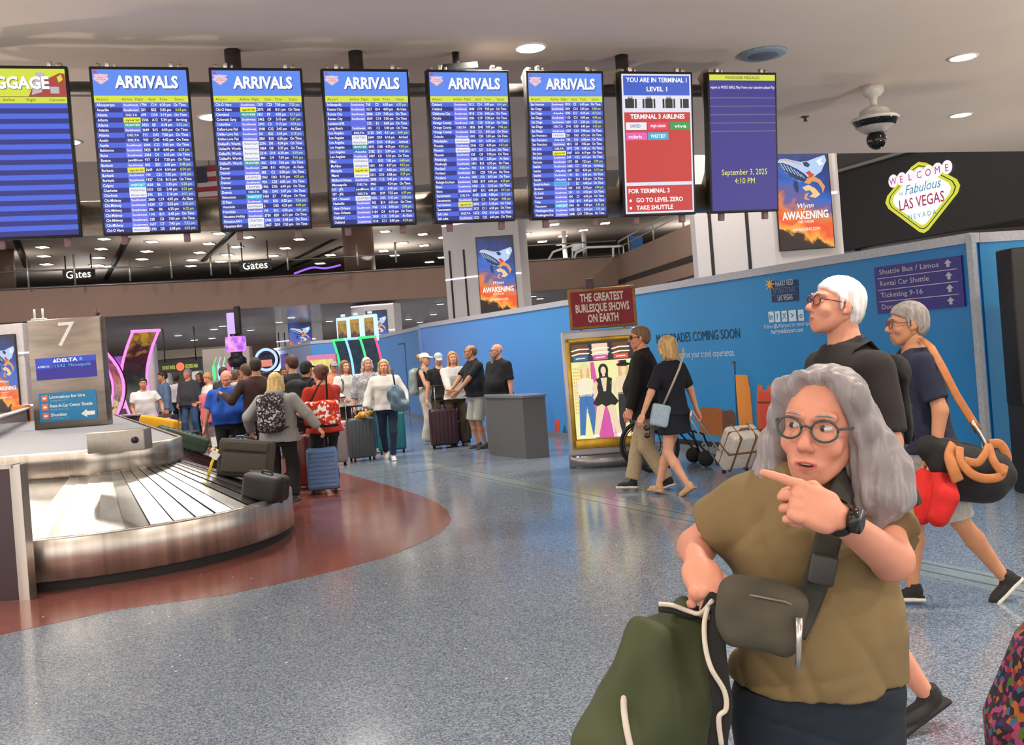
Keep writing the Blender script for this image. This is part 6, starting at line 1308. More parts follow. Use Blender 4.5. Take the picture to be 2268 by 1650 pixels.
# green bag in her hand
DG = 2.03; gb = W(1480, 1640, DG); t = thing('green_bag', 'dark green sack backpack with white piping hanging from the pointing woman\'s hand', 'bag', (gb.x, gb.y, .60))
def gl(px, py, d=DG): return W(px, py, d)-Vector((gb.x, gb.y, .60))
GRN = mat('3c4424', .7, 0, .18, 5, bump=.05)
rows = [(1345, 1515, 1545, .03), (1375, 1470, 1572, .05), (1410, 1408, 1585, .075), (1460, 1375, 1592, .10), (1520, 1345, 1596, .12), (1580, 1322, 1600, .13), (1625, 1305, 1602, .135), (1690, 1312, 1606, .125), (1760, 1325, 1606, .12), (1830, 1350, 1600, .09)]
s = SDF(); lv = []
for py, xa, xb, b in rows:
    a, c = gl(xa, py), gl(xb, py); lv.append((a.z, (a.x+c.x)/2, .05, (c.x-a.x)/2, b))
s.loft(lv, p=2.5, k=.01); s.ell(gl(1350, 1640)+Vector((0, -.02, 0)), (.075, .09, .07), k=.05); s.ell(gl(1430, 1500)+Vector((0, -.05, 0)), (.07, .06, .14), k=.06)
V, Q = s.mesh(.0065, folds(.0035, [(52, 10, 14, 0), (-30, 30, 36, 1), (70, -25, -12, 2.2)]))
soft('sack', [(V, Q)], GRN, t)
WP_ = mat('cfc6b8', .6, 0, .05)
def surf(px, py, dd=0):                                          # depth of the sack surface below a point of its outline
    q = gl(px, py); L = np.array(sorted(lv)); cx = np.interp(q.z, L[:, 0], L[:, 1]); a = np.interp(q.z, L[:, 0], L[:, 3]); b = np.interp(q.z, L[:, 0], L[:, 4])
    u = max(0, 1-abs((q.x-cx)/a)**2.5)**.4; return Vector((q.x, .05-b*u-.012-dd, q.z))
for pts_ in ([(1395, 1462), (1378, 1480), (1370, 1520), (1374, 1570), (1390, 1640)], [(1398, 1403), (1408, 1425), (1420, 1442)], [(1297, 1640), (1325, 1636), (1358, 1628)]):
    g = MB(); g.tube(cr([surf(*q, .045) for q in pts_]), .0065, 8); g.build('piping', WP_, t)
g = MB(); g.tube(cr([gl(1572, 1356, 2.0), gl(1588, 1326, 1.98), gl(1596, 1360, 1.95), gl(1585, 1420, 1.92), gl(1592, 1500, 1.91), gl(1600, 1570, 1.91), gl(1590, 1640, 1.92), gl(1588, 1720, 1.93)]), .020, 8, flat=.35, up=(0, -1, 0)); sp_ = g.build('shoulder_strap', mat('1c1b1a', .9), t)
g = MB(); g.tube(cr([gl(1568, 1345, 1.955), gl(1560, 1380, 1.93), gl(1562, 1430, 1.905), gl(1575, 1480, 1.89), gl(1604, 1530, 1.89), gl(1608, 1570, 1.89), gl(1592, 1590, 1.89), gl(1598, 1650, 1.9)]), .005, 8); g.build('strap_edge', WP_, sp_)
g = MB(); g.tube([gl(1460, 1346, 2.03), gl(1490, 1350, 2.03), gl(1528, 1362, 2.03), gl(1556, 1350, 2.03)], .017, 8, flat=.5, up=(0, 0, 1)); hn = g.build('top_flap', mat('22211f', .8), t)
g = MB(); g.tube(cr([gl(1459, 1338, 2.012), gl(1490, 1341, 2.012), gl(1526, 1354, 2.01), gl(1552, 1358, 1.99), gl(1578, 1330, 1.96)]), .005, 8); g.build('flap_edge', WP_, hn)
# ---- tall white-haired man
J2 = person('tall white-haired man in black polo and red-armed glasses looking up to the left', at(1906, 1000, 4.2), -80, 1.905, 1.12, .03, 'pink', ('crop', 'efe9e4'), top=dict(kind='polo', col='1d1817', hem=.50, loose=.016, sleeve=.9, mat=mat('211b1a', .9, 0, .1, 9, bump=.04)),
            bottom=dict(kind='shorts', col='c8bda8', len=.98, loose=.012), shoes='1b1817', lean=3, hy=-2, hp=14, feet={1: (.06, .075, .08), -1: (.055, -.22, .045)}, fpitch={1: 22}, vox=.011, hv=.004, glasses='6a2a26', hs=.97,
            hands={1: (.17, -.10, .52), -1: (-.17, -.06, .5)}, poles={1: (.1, 1, -.2)})
backpack('black backpack on the white-haired man, mostly hidden behind him', J2, '171515', .26, .38, .07, z=.7)
# ---- man with duffel bag
J3 = person('grey-haired man in navy T-shirt and glasses striding left with a tan-strapped duffel', at(2058, 1000, 6.0), -100, 1.80, 1.1, .02, 'tan', ('short', '8d8680'), top=dict(kind='tee', col='1c2138', hem=.50, loose=.014, sleeve=.8), bottom=dict(kind='shorts', col='b8b4ae', len=.98, loose=.01),
            shoes='17181a', sole='d9d2c8', lean=4, hy=4, feet={1: (.05, .19, .078), -1: (.055, -.10, .045)}, fpitch={1: 42}, vox=.012, hv=.0044, glasses='6a3a34', hs=1.04, hands={1: (.17, -.02, .50), -1: (-.16, -.1, .52)})
db = W(2142, 1040, 5.72); t = thing('duffel_bag', 'black duffel bag with tan straps slung from the striding man\'s shoulder', 'bag', (db.x, db.y, db.z))
def dl(px, py, d): return W(px, py, d)-db
s = SDF(); s.chain([dl(2055, 990, 5.72), dl(2100, 1020, 5.72), dl(2150, 1050, 5.72), dl(2188, 1052, 5.72), dl(2210, 1040, 5.72)], (.07, .12, .145, .135, .085), k=.06); s.ell(dl(2150, 1075, 5.72), (.2, .12, .08), k=.05)
soft('bag_body', [s.mesh(.012, folds(.004, [(30, 12, 25, 0), (-22, 20, 35, 1)]))], mat('19171a', .8, 0, .15, 12), t)
TAN = mat('b06c38', .6, 0, .12, 20)
for pts_, r_, nm in (([(2112, 985, 5.66), (2104, 1010, 5.60), (2112, 1040, 5.57), (2122, 1066, 5.57)], .035, 'tan_band'), ([(2125, 990, 5.62), (2128, 1020, 5.58), (2150, 1048, 5.55), (2180, 1060, 5.55), (2215, 1055, 5.57), (2225, 1030, 5.60)], .026, 'carry_handle'),
                     ([(2135, 1020, 5.58), (2165, 1025, 5.56), (2182, 1005, 5.58), (2190, 990, 5.62), (2200, 1020, 5.58), (2222, 1052, 5.57)], .024, 'carry_handle'), ([(2190, 985, 5.72), (2215, 985, 5.72), (2230, 1015, 5.72), (2226, 1045, 5.70)], .03, 'carry_handle')):
    g = MB(); g.tube(cr([dl(q[0], q[1], q[2]-(.055 if q[2] < 5.7 else 0)) for q in pts_]), r_, 8, flat=.3, up=(0, -1, 0)); g.build(nm, TAN, t)
g = MB(); g.tube([dl(2043, 750, 5.93), dl(2062, 768, 5.80), dl(2085, 810, 5.72), (dl(2118, 875, 5.70)), dl(2152, 930, 5.70), dl(2168, 955, 5.70)], .024, 8, flat=.2, up=(0, -1, 0)); sp_ = g.build('shoulder_strap', TAN, t)
g = MB(); g.tube([dl(2152, 932, 5.69), dl(2160, 945, 5.69), dl(2168, 958, 5.69), dl(2180, 980, 5.70), dl(2186, 1000, 5.7)], .012, 8); g.build('strap_clip', mat('c8c4be', .2, .9), sp_)
q0 = W(2065, 1090, 5.62); t = thing('neck_pillow', 'bright red U-shaped travel pillow hanging at the striding man\'s hip', 'pillow', q0)
s = SDF(); z = lambda px, py, d: W(px, py, d)-q0
s.chain([z(2040, 1140, 5.66), z(2041, 1100, 5.66), z(2044, 1062, 5.70), z(2066, 1050, 5.84), z(2086, 1058, 5.68), z(2094, 1100, 5.58), z(2078, 1142, 5.58)], (.058, .064, .06, .05, .066, .074, .064), k=.003)
soft('cushion', [s.mesh(.01)], mat('c41c18', .85, 0, .1, 20), t)
# ---- couple by the poster
J4 = person('blonde woman in navy dress and tan wedge shoes seen from behind near the kiosk', at(1492, 920, 10.75), -142, 1.72, .92, 0, 'fair', ('bob', 'c2a06a'), top=dict(kind='tee', col='12141f', hem=.5, loose=.012, sleeve=.85), bottom=dict(kind='skirt', col='12141f', len=.385, top=.62, loose=.012, flare=.02), shoes='c89c78', sole='b98f68',
            feet={1: (.05, .12, .075), -1: (.06, -.12, .055)}, fpitch={1: 30}, vox=.012, hv=.006, sex='f', hands={1: (.24, -.06, .48), -1: (-.20, .02, .50)}, poles={-1: (-.6, .6, -.1)}, hy=10)
J5 = person('man in black jacket, sunglasses and beige trousers walking left past the kiosk', at(1432, 900, 11.3), -108, 1.85, 1.12, .05, 'pink', ('short', '7a5a42'), top=dict(kind='jacket', col='151312', hem=.44, loose=.02, sleeve=1.95), bottom=dict(kind='pants', col='a89678', loose=.012, wide=.018), shoes='161616', sole='e0dcd6',
            feet={1: (.05, .10, .06), -1: (.055, -.12, .045)}, fpitch={1: 16}, vox=.012, hv=.006, sunglasses=True, hy=14, hands={1: (.16, -.08, .47), -1: (-.15, -.1, .48)})
M4 = J4['MW']; cb = W(1462, 920, 10.6); t = thing('shoulder_bag', 'pale blue crossbody bag at the hip of the navy dress woman', 'bag', cb)
s = SDF(); s.box((0, 0, 0), (.10, .04, .12), .03, rot=np.array(Matrix.Rotation(R(15), 3, 'Y')), k=.01); soft('bag_body', [s.mesh(.01)], mat('9fb4c4', .6), t)
g = MB(); g.tube([(.04, 0, .1), W(1490, 850, 10.52)-cb, W(1505, 815, 10.52)-cb, W(1514, 785, 10.58)-cb, W(1512, 772, 10.7)-cb], .012, 8); g.build('strap', mat('b8aa98', .6), t)
q0 = W(1432, 948, 10.6); t = thing('hanging_sunglasses', 'dark sunglasses held by the navy dress woman beside the beige trousers', 'sunglasses', q0)
g = MB(); g.sphere((0, 0, 0), (.035, .01, .03)); g.sphere((.0, 0, -.08), (.035, .01, .03)); g.tube([(.03, 0, .0), (.03, 0, -.08)], .006, 6); g.build('frame', mat('1a1614', .2), t)
sc1 = G(1622, 1062); ws = suitcase('small white suitcase with brown straps pulled by the navy dress woman', (sc1.x, sc1.y), 20, .40, .50, .24, 'd8d2c6', 'plain', .0, 36, z=.14, trim='7a5236')
g = MB(); 
for x in (-.1, .1): g.rbox((x, 0, .30), (.035, .256, .515), .03, seg=2)
g.rbox((0, 0, .32), (.412, .256, .03), .012, seg=2); g.build('leather_strap', mat('7a5236', .6), ws)
a, b = W(1531, 912, 10.55), W(1608, 1025, sc1.y-.1); loc_ = ws.matrix_basis.inverted()
g = MB(); g.tube([loc_ @ W(1531, 908, 10.62), loc_ @ W(1602, 1012, sc1.y)], .010, 8); g.tube([loc_ @ W(1529, 930, 10.62), loc_ @ W(1586, 1022, sc1.y)], .010, 8); g.tube([loc_ @ W(1531, 908, 10.62), loc_ @ W(1529, 930, 10.62)], .016, 8); g.build('trolley_handle', mat('c8c0b8', .3, .7), ws)
# wheelchair
wc = G(1445, 1043); t = thing('wheelchair', 'empty black wheelchair half hidden behind the couple near the kiosk', 'wheelchair', (wc.x+.25, wc.y+.2, 0), R(8))
for y, nm in ((-.28, 'near'), (.28, 'far')):
    m = MB(); m.tube([(-.25+.30*math.cos(a*PI/18), y, .31+.30*math.sin(a*PI/18)) for a in range(37)], .028, 8, cap=False); w_ = m.build('wheel', RUBBER, t)
    m = MB(); m.tube([(-.25+.25*math.cos(a*PI/18), y-.03*(1 if y < 0 else -1), .31+.25*math.sin(a*PI/18)) for a in range(37)], .01, 6, cap=False); 
    for a in range(12): m.tube([(-.25, y, .31), (-.25+.28*math.cos(a*PI/6), y, .31+.28*math.sin(a*PI/6))], .003, 4)
    m.build('spokes', mat('4a4a4c', .4, .6), w_)
    m = MB(); m.T = Matrix.Translation((.42, y*.9, .105)) @ Matrix.Rotation(PI/2, 4, 'X'); m.lathe([(.02, -.025), (.10, -.025), (.105, 0), (.10, .025), (.02, .025)], n=20); m.build('caster', RUBBER, t)
    m = MB(); m.tube([(-.28, y*.82, .9), (-.24, y*.82, .5), (.2, y*.82, .5), (.42, y*.82, .42), (.5, y*.82, .12)], .014, 8); m.tube([(-.24, y*.82, .5), (-.25, y*.82, .31)], .014, 8); m.tube([(.2, y*.82, .48), (.42, y*.9, .2), (.42, y*.9, .1)], .014, 8); m.tube([(-.36, y*.82, .9), (-.28, y*.82, .9)], .018, 8); m.tube([(-.22, y*.82, .7), (.12, y*.82, .7), (.16, y*.82, .5)], .018, 8); m.build('frame', mat('1c1c1e', .4, .5), t)
m = MB(); m.rbox((0, 0, .5), (.44, .44, .05), .02); m.build('seat', mat('18181a', .8), t)
m = MB(); m.rbox((-.25, 0, .7), (.04, .44, .4), .015); m.build('backrest', mat('18181a', .8), t)
m = MB(); m.rbox((.52, 0, .12), (.16, .36, .03), .01); m.build('footrest', mat('222224', .5), t)
# ---- group at the podium
person('bald man with long grey beard in black shirt standing behind the podium', at(1106, 830, 17), -50, 1.82, 1.2, .05, 'pink', ('bald', '8a8078'), top=dict(kind='polo', col='101217', hem=.46, loose=.02, sleeve=.9), bottom=dict(kind='pants', col='15161a'), shoes='161616', beard=('8d8074', .10), hy=-14, glasses='3a3a3a')
person('man in navy polo and light grey shorts reaching toward the suitcases', at(1060, 880, 17.6), -62, 1.84, 1.15, .05, 'tan', ('balding', '6a5038'), top=dict(kind='polo', col='12161f', hem=.5, loose=.014, sleeve=.8), bottom=dict(kind='shorts', col='a5a49e', len=1.0, loose=.02), shoes='3a3632', hy=-20, lean=6, hands={1: (.05, -.24, .56), -1: (-.09, -.25, .57)}, hpose={1: 'flat', -1: 'flat'}, poles={1: (.5, .5, -.4), -1: (-.5, .5, -.4)}, glasses='2a2a2a')
person('woman in pale sweater with reddish-blonde hair facing the camera in the podium group', at(1006, 850, 18.3), 8, 1.75, 1.0, 0, 'fair', ('long', 'b98a58'), top=dict(kind='sweater', col='c9c6c0', hem=.5, loose=.02), bottom=dict(kind='pants', col='3d3020', wide=.03), shoes='2a2420', sex='f', hands={1: (.10, -.20, .57), -1: (-.06, -.22, .55)}, hy=6)
person('young man in grey cap and black T-shirt looking down beside the pale sweater woman', at(975, 850, 19), 10, 1.74, 1.0, 0, 'fair', ('short', '3a2c22'), top=dict(kind='tee', col='1a1817', hem=.5), bottom=dict(kind='pants', col='4a3a28', wide=.02), shoes='222222', cap=('a8b4ba', '9aa6ae'), hp=-16)
J = person('woman in white cap, black tank top and cream wide trousers in profile', at(944, 860, 19.3), 62, 1.76, .9, 0, 'fair', ('bun', 'b08a5a'), top=dict(kind='tank', col='15151a', hem=.60, loose=.006), bottom=dict(kind='pants', col='c4beb0', wide=.06, top=.63, loose=.012), shoes='d0ccc4', cap=('e8e2d6',), sex='f', hands={1: (.06, -.24, .58), -1: (-.1, -.2, .58)}, hpose={1: 'flat'})
backpack('pale green-grey backpack worn by the woman in the white cap', J, '8a988f', .34, .5, .18, m=HAZE, strapcol='7a8a84', z=.68)
suitcase('burgundy suitcase with raised handle standing between the podium group', at(984, 960, 18.2), 12, .50, .66, .30, '3c1c24', 'vert', .42, trim='1a1214')
q = at(1010, 960, 18.9); suitcase('second dark suitcase behind the burgundy one in the podium group', q, -20, .42, .62, .26, '2a1c1c', 'soft', .5, trim='a86a30')
q = at(1022, 960, 19.0); suitcase('olive-brown upright suitcase beside the grey shorts man', q, 14, .36, .72, .26, '3a3222', 'soft', .3, trim='c87a30')
# ---- walking women
J = person('blonde woman in white sweater and dark jeans walking with a grey-blue bag', at(856, 890, 16.8), 4, 1.70, 1.05, .01, 'fair', ('bob', 'c8a468'), top=dict(kind='sweater', col='dcd8d2', hem=.5, loose=.03), bottom=dict(kind='pants', col='1e2a40'), shoes='e4e0da', sex='f', feet={1: (.03, -.06, .045), -1: (-.05, .16, .07)}, fpitch={-1: 30}, hands={1: (.19, -.12, .55), -1: (-.20, -.08, .52)})
hb = W(877, 880, 16.5); t = thing('grey_blue_bag', 'shiny grey-blue bag over the arm of the white sweater woman', 'bag', hb); s = SDF(); s.ell((0, 0, .03), (.15, .10, .18), k=.04); s.ell((.06, 0, -.13), (.16, .1, .12), k=.05); soft('bag_body', [s.mesh(.012, folds(.006, [(30, 20, 30, 0), (-25, 30, 20, 1)]))], pattern('blue_sheen', [(0, '2c3c48'), (.5, '5a7484'), (1, '98b0bc')], 5, .35, kind='NOISE'), t)
g = MB(); g.tube([(0, 0, .15), W(872, 838, 16.45)-hb, W(868, 818, 16.6)-hb], .014, 8); g.build('strap', mat('20201f', .8), t)
J = person('grey-haired woman in grey print blouse and jeans walking behind the white sweater woman', at(818, 885, 18.2), 20, 1.76, 1.1, .02, 'pink', ('bob', 'b8b0aa'), top=dict(kind='blouse', col='98989b', hem=.46, loose=.025, sleeve=1.4, mat=KNIT), bottom=dict(kind='pants', col='6f8db0', wide=.02), shoes='e0dcd8', sex='f', feet={1: (.05, .1, .05), -1: (-.05, -.1, .045)}, hy=8)
J = person('young woman with long brown hair in white hoodie and black skirt', at(768, 880, 18.8), 38, 1.74, .95, 0, 'fair', ('long', '7d5a3c'), top=dict(kind='sweater', col='d6d3ce', hem=.5, loose=.025), bottom=dict(kind='skirt', col='141416', len=.36, flare=.04), shoes='c8b0a0', sex='f', hands={1: (.1, -.2, .57), -1: (-.12, -.16, .58)})
backpack('dark green backpack straps on the white hoodie woman', J, '3c5a50', .3, .42, .15, strapcol='3c5a50')
suitcase('pale pink hard suitcase standing in front of the white hoodie woman', at(762, 960, 18.3), 25, .40, .58, .26, 'd8a898', 'plain', .42, trim='4a3a34')
suitcase('large charcoal suitcase pulled ahead of the walking women', at(801, 985, 17.0), 28, .44, .68, .30, '50565a', 'vert', .2, trim='202224')
q = W(805, 922, 16.9); t = thing('yellow_jacket', 'crumpled yellow cloth lying on top of the charcoal suitcase', 'cloth', q); s = SDF(); s.chain([(-.14, 0, -.02), (-.04, 0, .02), (.1, 0, .04), (.17, 0, .08)], (.03, .05, .035, .015), k=.04); soft('cloth', [s.mesh(.01, folds(.006, [(60, 30, 40, 0), (-50, 40, 30, 1)]))], mat('d8a63c', .8), t)
suitcase('teal suitcase standing behind the dark jeans of the white sweater woman', at(866, 950, 18.0), 10, .5, .68, .3, '0f6a74', 'plain', 0, trim='12343a')
person('man in grey cap and orange shirt standing at the back behind the white hoodie woman', at(742, 850, 21.5), 20, 1.74, 1.0, 0, 'tan', ('short', '5a4632'), top=dict(kind='tee', col='e08a5c', hem=.5), bottom=dict(kind='pants', col='3a4658'), shoes='333333', cap=('9a9a98',))
# ---- red shirt woman and neighbours
J = person('woman in red T-shirt with auburn bun carrying a red floral tote', at(716, 910, 13.2), -140, 1.69, 1.15, .02, 'fair', ('bun', '5c3222'), top=dict(kind='tee', col='b8301f', hem=.47, loose=.02, sleeve=.8), bottom=dict(kind='pants', col='141416', wide=.01, len=.8), shoes='c0907a', sex='f', hands={-1: (-.1, -.2, .60), 1: (.12, -.16, .62)}, hs=1.08)
q = W(713, 915, 12.7); t = thing('floral_tote', 'red tote bag with white flowers on the shoulder of the red T-shirt woman', 'bag', q); s = SDF(); s.box((0, 0, 0), (.23, .09, .16), .06, k=.02); s.ell((0, 0, -.08), (.2, .1, .09), k=.05); soft('bag_body', [s.mesh(.012, folds(.004, [(25, 20, 25, 0), (-20, 25, 30, 1)]))], FLORAL_RED, t)
g = MB(); g.rbox((0, 0, -.155), (.40, .16, .05), .02); g.build('base_panel', mat('1c1416', .8), t); g = MB(); g.tube([(-.14, -.02, .14), W(704, 855, 12.75)-q, W(722, 832, 12.95)-q, (.06, .1, .14)], .014, 8); g.build('strap', mat('2a1410', .8), t)
J = person('blonde woman in grey hoodie seen from behind, dragging the light blue suitcase', at(617, 950, 12.5), 172, 1.64, 1.22, .03, 'fair', ('wavy', 'd2b478'), top=dict(kind='hoodie', col='8f8f8d', hem=.47, loose=.022, sleeve=1.93), bottom=dict(kind='pants', col='131415', wide=.04), shoes='4a4a4a', sex='f', hands={-1: (-.335, -.06, .50), 1: (.235, -.03, .56)}, hs=1.05)
J['root']['label'] = 'blonde woman in grey hoodie seen from behind with floral backpack'
backpack('black floral backpack on the grey hoodie woman', J, '222222', .34, .46, .17, m=FLORAL_BLACK, z=.69)
suitcase('light blue ribbed cabin suitcase with raised silver handle on the red floor', at(716, 1050, 13.1), 8, .40, .55, .24, '6487b8', 'ribbed', .42, trim='2a3038')
suitcase('dark red suitcase standing behind the light blue one', at(667, 1010, 13.7), -24, .38, .70, .28, '5a1c18', 'plain', .0, trim='200c0a')
suitcase('mauve-grey suitcase partly hidden behind the red T-shirt woman', at(746, 960, 16.5), 16, .3, .6, .26, '8a7a7c', 'plain', .0)
J = person('dark-haired person in black cap and black jacket behind the red T-shirt woman', at(682, 880, 15), 155, 1.76, 1.1, 0, 'tan', ('short', '1a1512'), top=dict(kind='jacket', col='161718', hem=.48, loose=.02, sleeve=1.93), bottom=dict(kind='pants', col='16181c'), shoes='1a1a1a', cap=('141314',))
backpack('bulky black backpack on the person in the black cap', J, '17181a', .36, .5, .22)
person('tall auburn-haired young man in black T-shirt looking left', at(652, 870, 15.8), -128, 1.87, 1.0, 0, 'fair', ('shaggy', '4a2618'), top=dict(kind='tee', col='1b1d20', hem=.5, loose=.016, sleeve=.9), bottom=dict(kind='pants', col='1e2026'), shoes='202020')
person('dark-haired man in brown long-sleeved shirt pointing arm out to the left', at(572, 880, 15), -160, 1.88, 1.1, .02, 'tan', ('crop', '2a1c14'), top=dict(kind='long', col='33201c', hem=.49, loose=.014, sleeve=1.93), bottom=dict(kind='pants', col='2a2426'), shoes='222222', hands={-1: (-.10, -.20, .60), 1: (.26, -.10, .72)}, poles={1: (.3, .5, -.8)}, hy=-10)
person('man in grey T-shirt with brown hair standing left of the brown shirt man', at(550, 880, 16.4), -120, 1.80, 1.05, 0, 'tan', ('short', '4a3626'), top=dict(kind='tee', col='8b8d8a', hem=.5, loose=.018), bottom=dict(kind='shorts', col='2a2022', len=1.0), shoes='222222')
J = person('bald man in royal blue shirt looking down with dark backpack straps', at(506, 900, 15.3), 8, 1.72, 1.25, .06, 'pink', ('balding', 'b8aca4'), top=dict(kind='polo', col='1c4fae', hem=.52, loose=.02, sleeve=.85), bottom=dict(kind='pants', col='111215', wide=.005), shoes='1a1a1a', hp=-26, hands={1: (.21, -.08, .50), -1: (-.22, -.03, .50)}, hs=1.05)
backpack('dark backpack on the royal blue shirt man', J, '23272e', .3, .42, .15)
suitcase('navy soft suitcase held by the royal blue shirt man', at(532, 965, 14.6), 20, .46, .66, .28, '1c2c4c', 'soft', .0, trim='7a98b0')
suitcase('second navy suitcase standing beside the blue shirt man, further right', at(556, 965, 15.6), -10, .40, .64, .26, '1a2440', 'soft', .0, trim='162036')
# ---- people further back on the left
J = person('short-haired blonde woman in white T-shirt with pink wrap and grey trousers', at(466, 890, 22), -40, 1.70, 1.05, 0, 'pink', ('shaggy', 'b08d62'), top=dict(kind='tee', col='dcd6d2', hem=.58), bottom=dict(kind='pants', col='8b8788', wide=.05), shoes='d8c0a8', sex='f', hp=-18, hands={1: (.08, -.17, .62), -1: (-.08, -.17, .6)})
q = W(462, 905, 21.7); t = thing('pink_wrap', 'coral pink jacket draped at the waist of the white T-shirt woman', 'jacket', q); s = SDF(); s.box((0, 0, 0), (.18, .05, .32), .05, k=.02); soft('cloth', [s.mesh(.015, folds(.006, [(30, 20, 15, 0), (-40, 20, 10, 1)]))], mat('e0727c', .85), t)
person('grey-haired man in charcoal quarter-zip sweater and blue jeans', at(420, 880, 25), -12, 1.85, 1.1, .03, 'pink', ('crop', '8f8880'), top=dict(kind='long', col='45464a', hem=.5, loose=.02, sleeve=1.93), bottom=dict(kind='pants', col='41608a', wide=.015), shoes='a88a6a', hy=-20, hands={-1: (-.12, -.1, .52)}, feet={1: (.09, 0, .045)})
person('dark-haired man in blue-grey shirt and olive trousers turned to the left', at(366, 890, 23.8), -58, 1.82, 1.05, 0, 'tan', ('short', '2c1f18'), top=dict(kind='long', col='5d7390', hem=.47, loose=.02, sleeve=1.93), bottom=dict(kind='pants', col='5a5844', wide=.02), shoes='302820', hp=-10)
J = person('woman in white T-shirt with crossbody strap smiling beside the pink slot', at(320, 890, 20.6), 22, 1.70, 1.1, .02, 'tan', ('bun', '1d1714'), top=dict(kind='tee', col='d9d6d6', hem=.5, loose=.02), bottom=dict(kind='pants', col='2a2c34'), shoes='222222', sex='f', hands={1: (.2, -.14, .58), -1: (-.12, -.12, .54)})
suitcase('green box suitcase in front of the smiling white T-shirt woman', at(311, 940, 19.7), 0, .40, .42, .28, '4c5c3a', 'plain', 0, z=.35, wheels=False, trim='3a4630')
q = at(311, 940, 19.7); suitcase('lower green suitcase under the green box suitcase', q, 0, .42, .34, .30, '41502f', 'plain', 0, wheels=False, z=0, trim='3a4630')
person('bald man in black shirt behind the blue-grey shirt man', at(347, 880, 27.5), 30, 1.72, 1.05, 0, 'tan', ('bald', '3a2a20'), top=dict(kind='tee', col='1c1b1c'), bottom=dict(kind='pants', col='22242a'), shoes='222222', vox=.018, hv=.011)
person('dark-haired person in white shirt and black trousers with back turned far behind', at(394, 885, 29), 180, 1.72, 1.05, 0, 'brown', ('short', '2a1d16'), top=dict(kind='long', col='d8d2d8', hem=.53, sleeve=1.93), bottom=dict(kind='pants', col='141418'), shoes='222222', vox=.018, hv=.011)
person('long-haired person in black coat standing behind the charcoal sweater man', at(446, 880, 27.5), -20, 1.72, 1.0, 0, 'tan', ('long', '4a2e22'), top=dict(kind='jacket', col='1a1718', hem=.4, sleeve=1.93), bottom=dict(kind='pants', col='18181c'), shoes='222222', sex='f', vox=.018, hv=.011)
J = person('dark-skinned man with head showing above the royal blue shirt man', at(497, 870, 20), 160, 1.80, 1.0, 0, 'brown', ('buzz', '3a2620'), top=dict(kind='tee', col='3a3634'), bottom=dict(kind='pants', col='22242a'), shoes='222222', vox=.016, hv=.01)
person('brown-haired person in light grey hoodie just behind the blue shirt man', at(524, 875, 18.2), 150, 1.72, 1.05, 0, 'tan', ('short', '5a4030'), top=dict(kind='hoodie', col='aaa9a8', sleeve=1.93), bottom=dict(kind='pants', col='2c3038'), shoes='222222', vox=.016, hv=.01)
person('bald dark-skinned man in black coat between the brown shirt and black T-shirt men', at(632, 870, 20), 20, 1.70, 1.0, 0, 'brown', ('buzz', '2a1c16'), top=dict(kind='jacket', col='2a2422', sleeve=1.93), bottom=dict(kind='pants', col='22242a'), shoes='222222', vox=.016, hv=.01)
person('person with black hair mostly hidden behind the blonde hoodie woman', at(609, 870, 18.6), 170, 1.62, 1.0, 0, 'tan', ('short', '18120f'), top=dict(kind='tee', col='2c2e34'), bottom=dict(kind='pants', col='22242a'), shoes='222222', vox=.016, hv=.01)
person('bearded man in pale shirt standing beyond the glass barrier at the far left', at(178, 920, 21), 40, 1.55, 1.05, 0, 'brown', ('short', '1c1512'), top=dict(kind='tee', col='b8bcc4'), bottom=dict(kind='pants', col='2c3038'), shoes='222222', beard=('1c1512', .01), vox=.016, hv=.009)
# ---- luggage on the carousel
def slz(x, y):
    r = math.hypot(x-CC.x, y-CC.y); q = Vector((x-CC.x, y-CC.y, 0)); a = q.dot(TD)
    if a > 0: r = abs(q.dot(ND))
    return .84-(r-RI)/(RO-RI-.05)*.43
def onbelt(s, along=1.0):                         # point on the far straight part, s metres past the bend
    return CC+TD*s
sl = math.atan2(.43, RO-RI)
def belt(label, s, r, w, h, d, col, style, up=0, turn=0, **k):
    q = CC+TD*s+ND*r if s >= 0 else CC+Vector((math.cos(s*-1), math.sin(s*-1), 0))*r
    rad = ND if s >= 0 else Vector((math.cos(-s), math.sin(-s), 0))
    tan = Vector((-rad.y, rad.x, 0)); ex = (rad*math.cos(sl)+Vector((0, 0, -1))*math.sin(sl)); nz = ex.cross(tan)*-1
    nz = Vector((rad.x*math.sin(sl), rad.y*math.sin(sl), math.cos(sl)))
    # lying flat: case height axis down the slope, depth axis = belt normal
    M = Matrix((tan, nz*-1, ex*-1)).transposed()
    if M.determinant() < 0: M = Matrix((tan*-1, nz*-1, ex*-1)).transposed()
    M = Matrix.Rotation(R(turn), 3, nz) @ M
    ctr = Vector((q.x, q.y, slz(q.x, q.y)+.03))+nz*(d/2) + M @ Vector((0, 0, -h/2))
    return suitcase(label, (ctr.x, ctr.y), 0, w, h, d, col, style, 0, z=ctr.z, lay=M.to_euler(), wheels=False, **k)
q = CC+TD*6.3+ND*1.16; suitcase('bright yellow suitcase lying at the far end of the carousel', (q.x, q.y), 0, .60, .40, .34, 'e8a818', 'plain', 0, roll=13, tilt=-8, z=slz(q.x, q.y)-.02, wheels=False, trim='2a2414')
belt('dark green ribbed suitcase lying on the carousel after the yellow one', 4.4, 1.27, .44, .70, .24, '3c5244', 'ribbed', turn=8, trim='16201a')
q = CC+TD*6.1+ND*1.5; suitcase('navy duffel lying behind the dark green carousel suitcase', (q.x, q.y), 60, .6, .24, .32, '1c2236', 'soft', 0, z=slz(q.x, q.y)+.02, wheels=False)
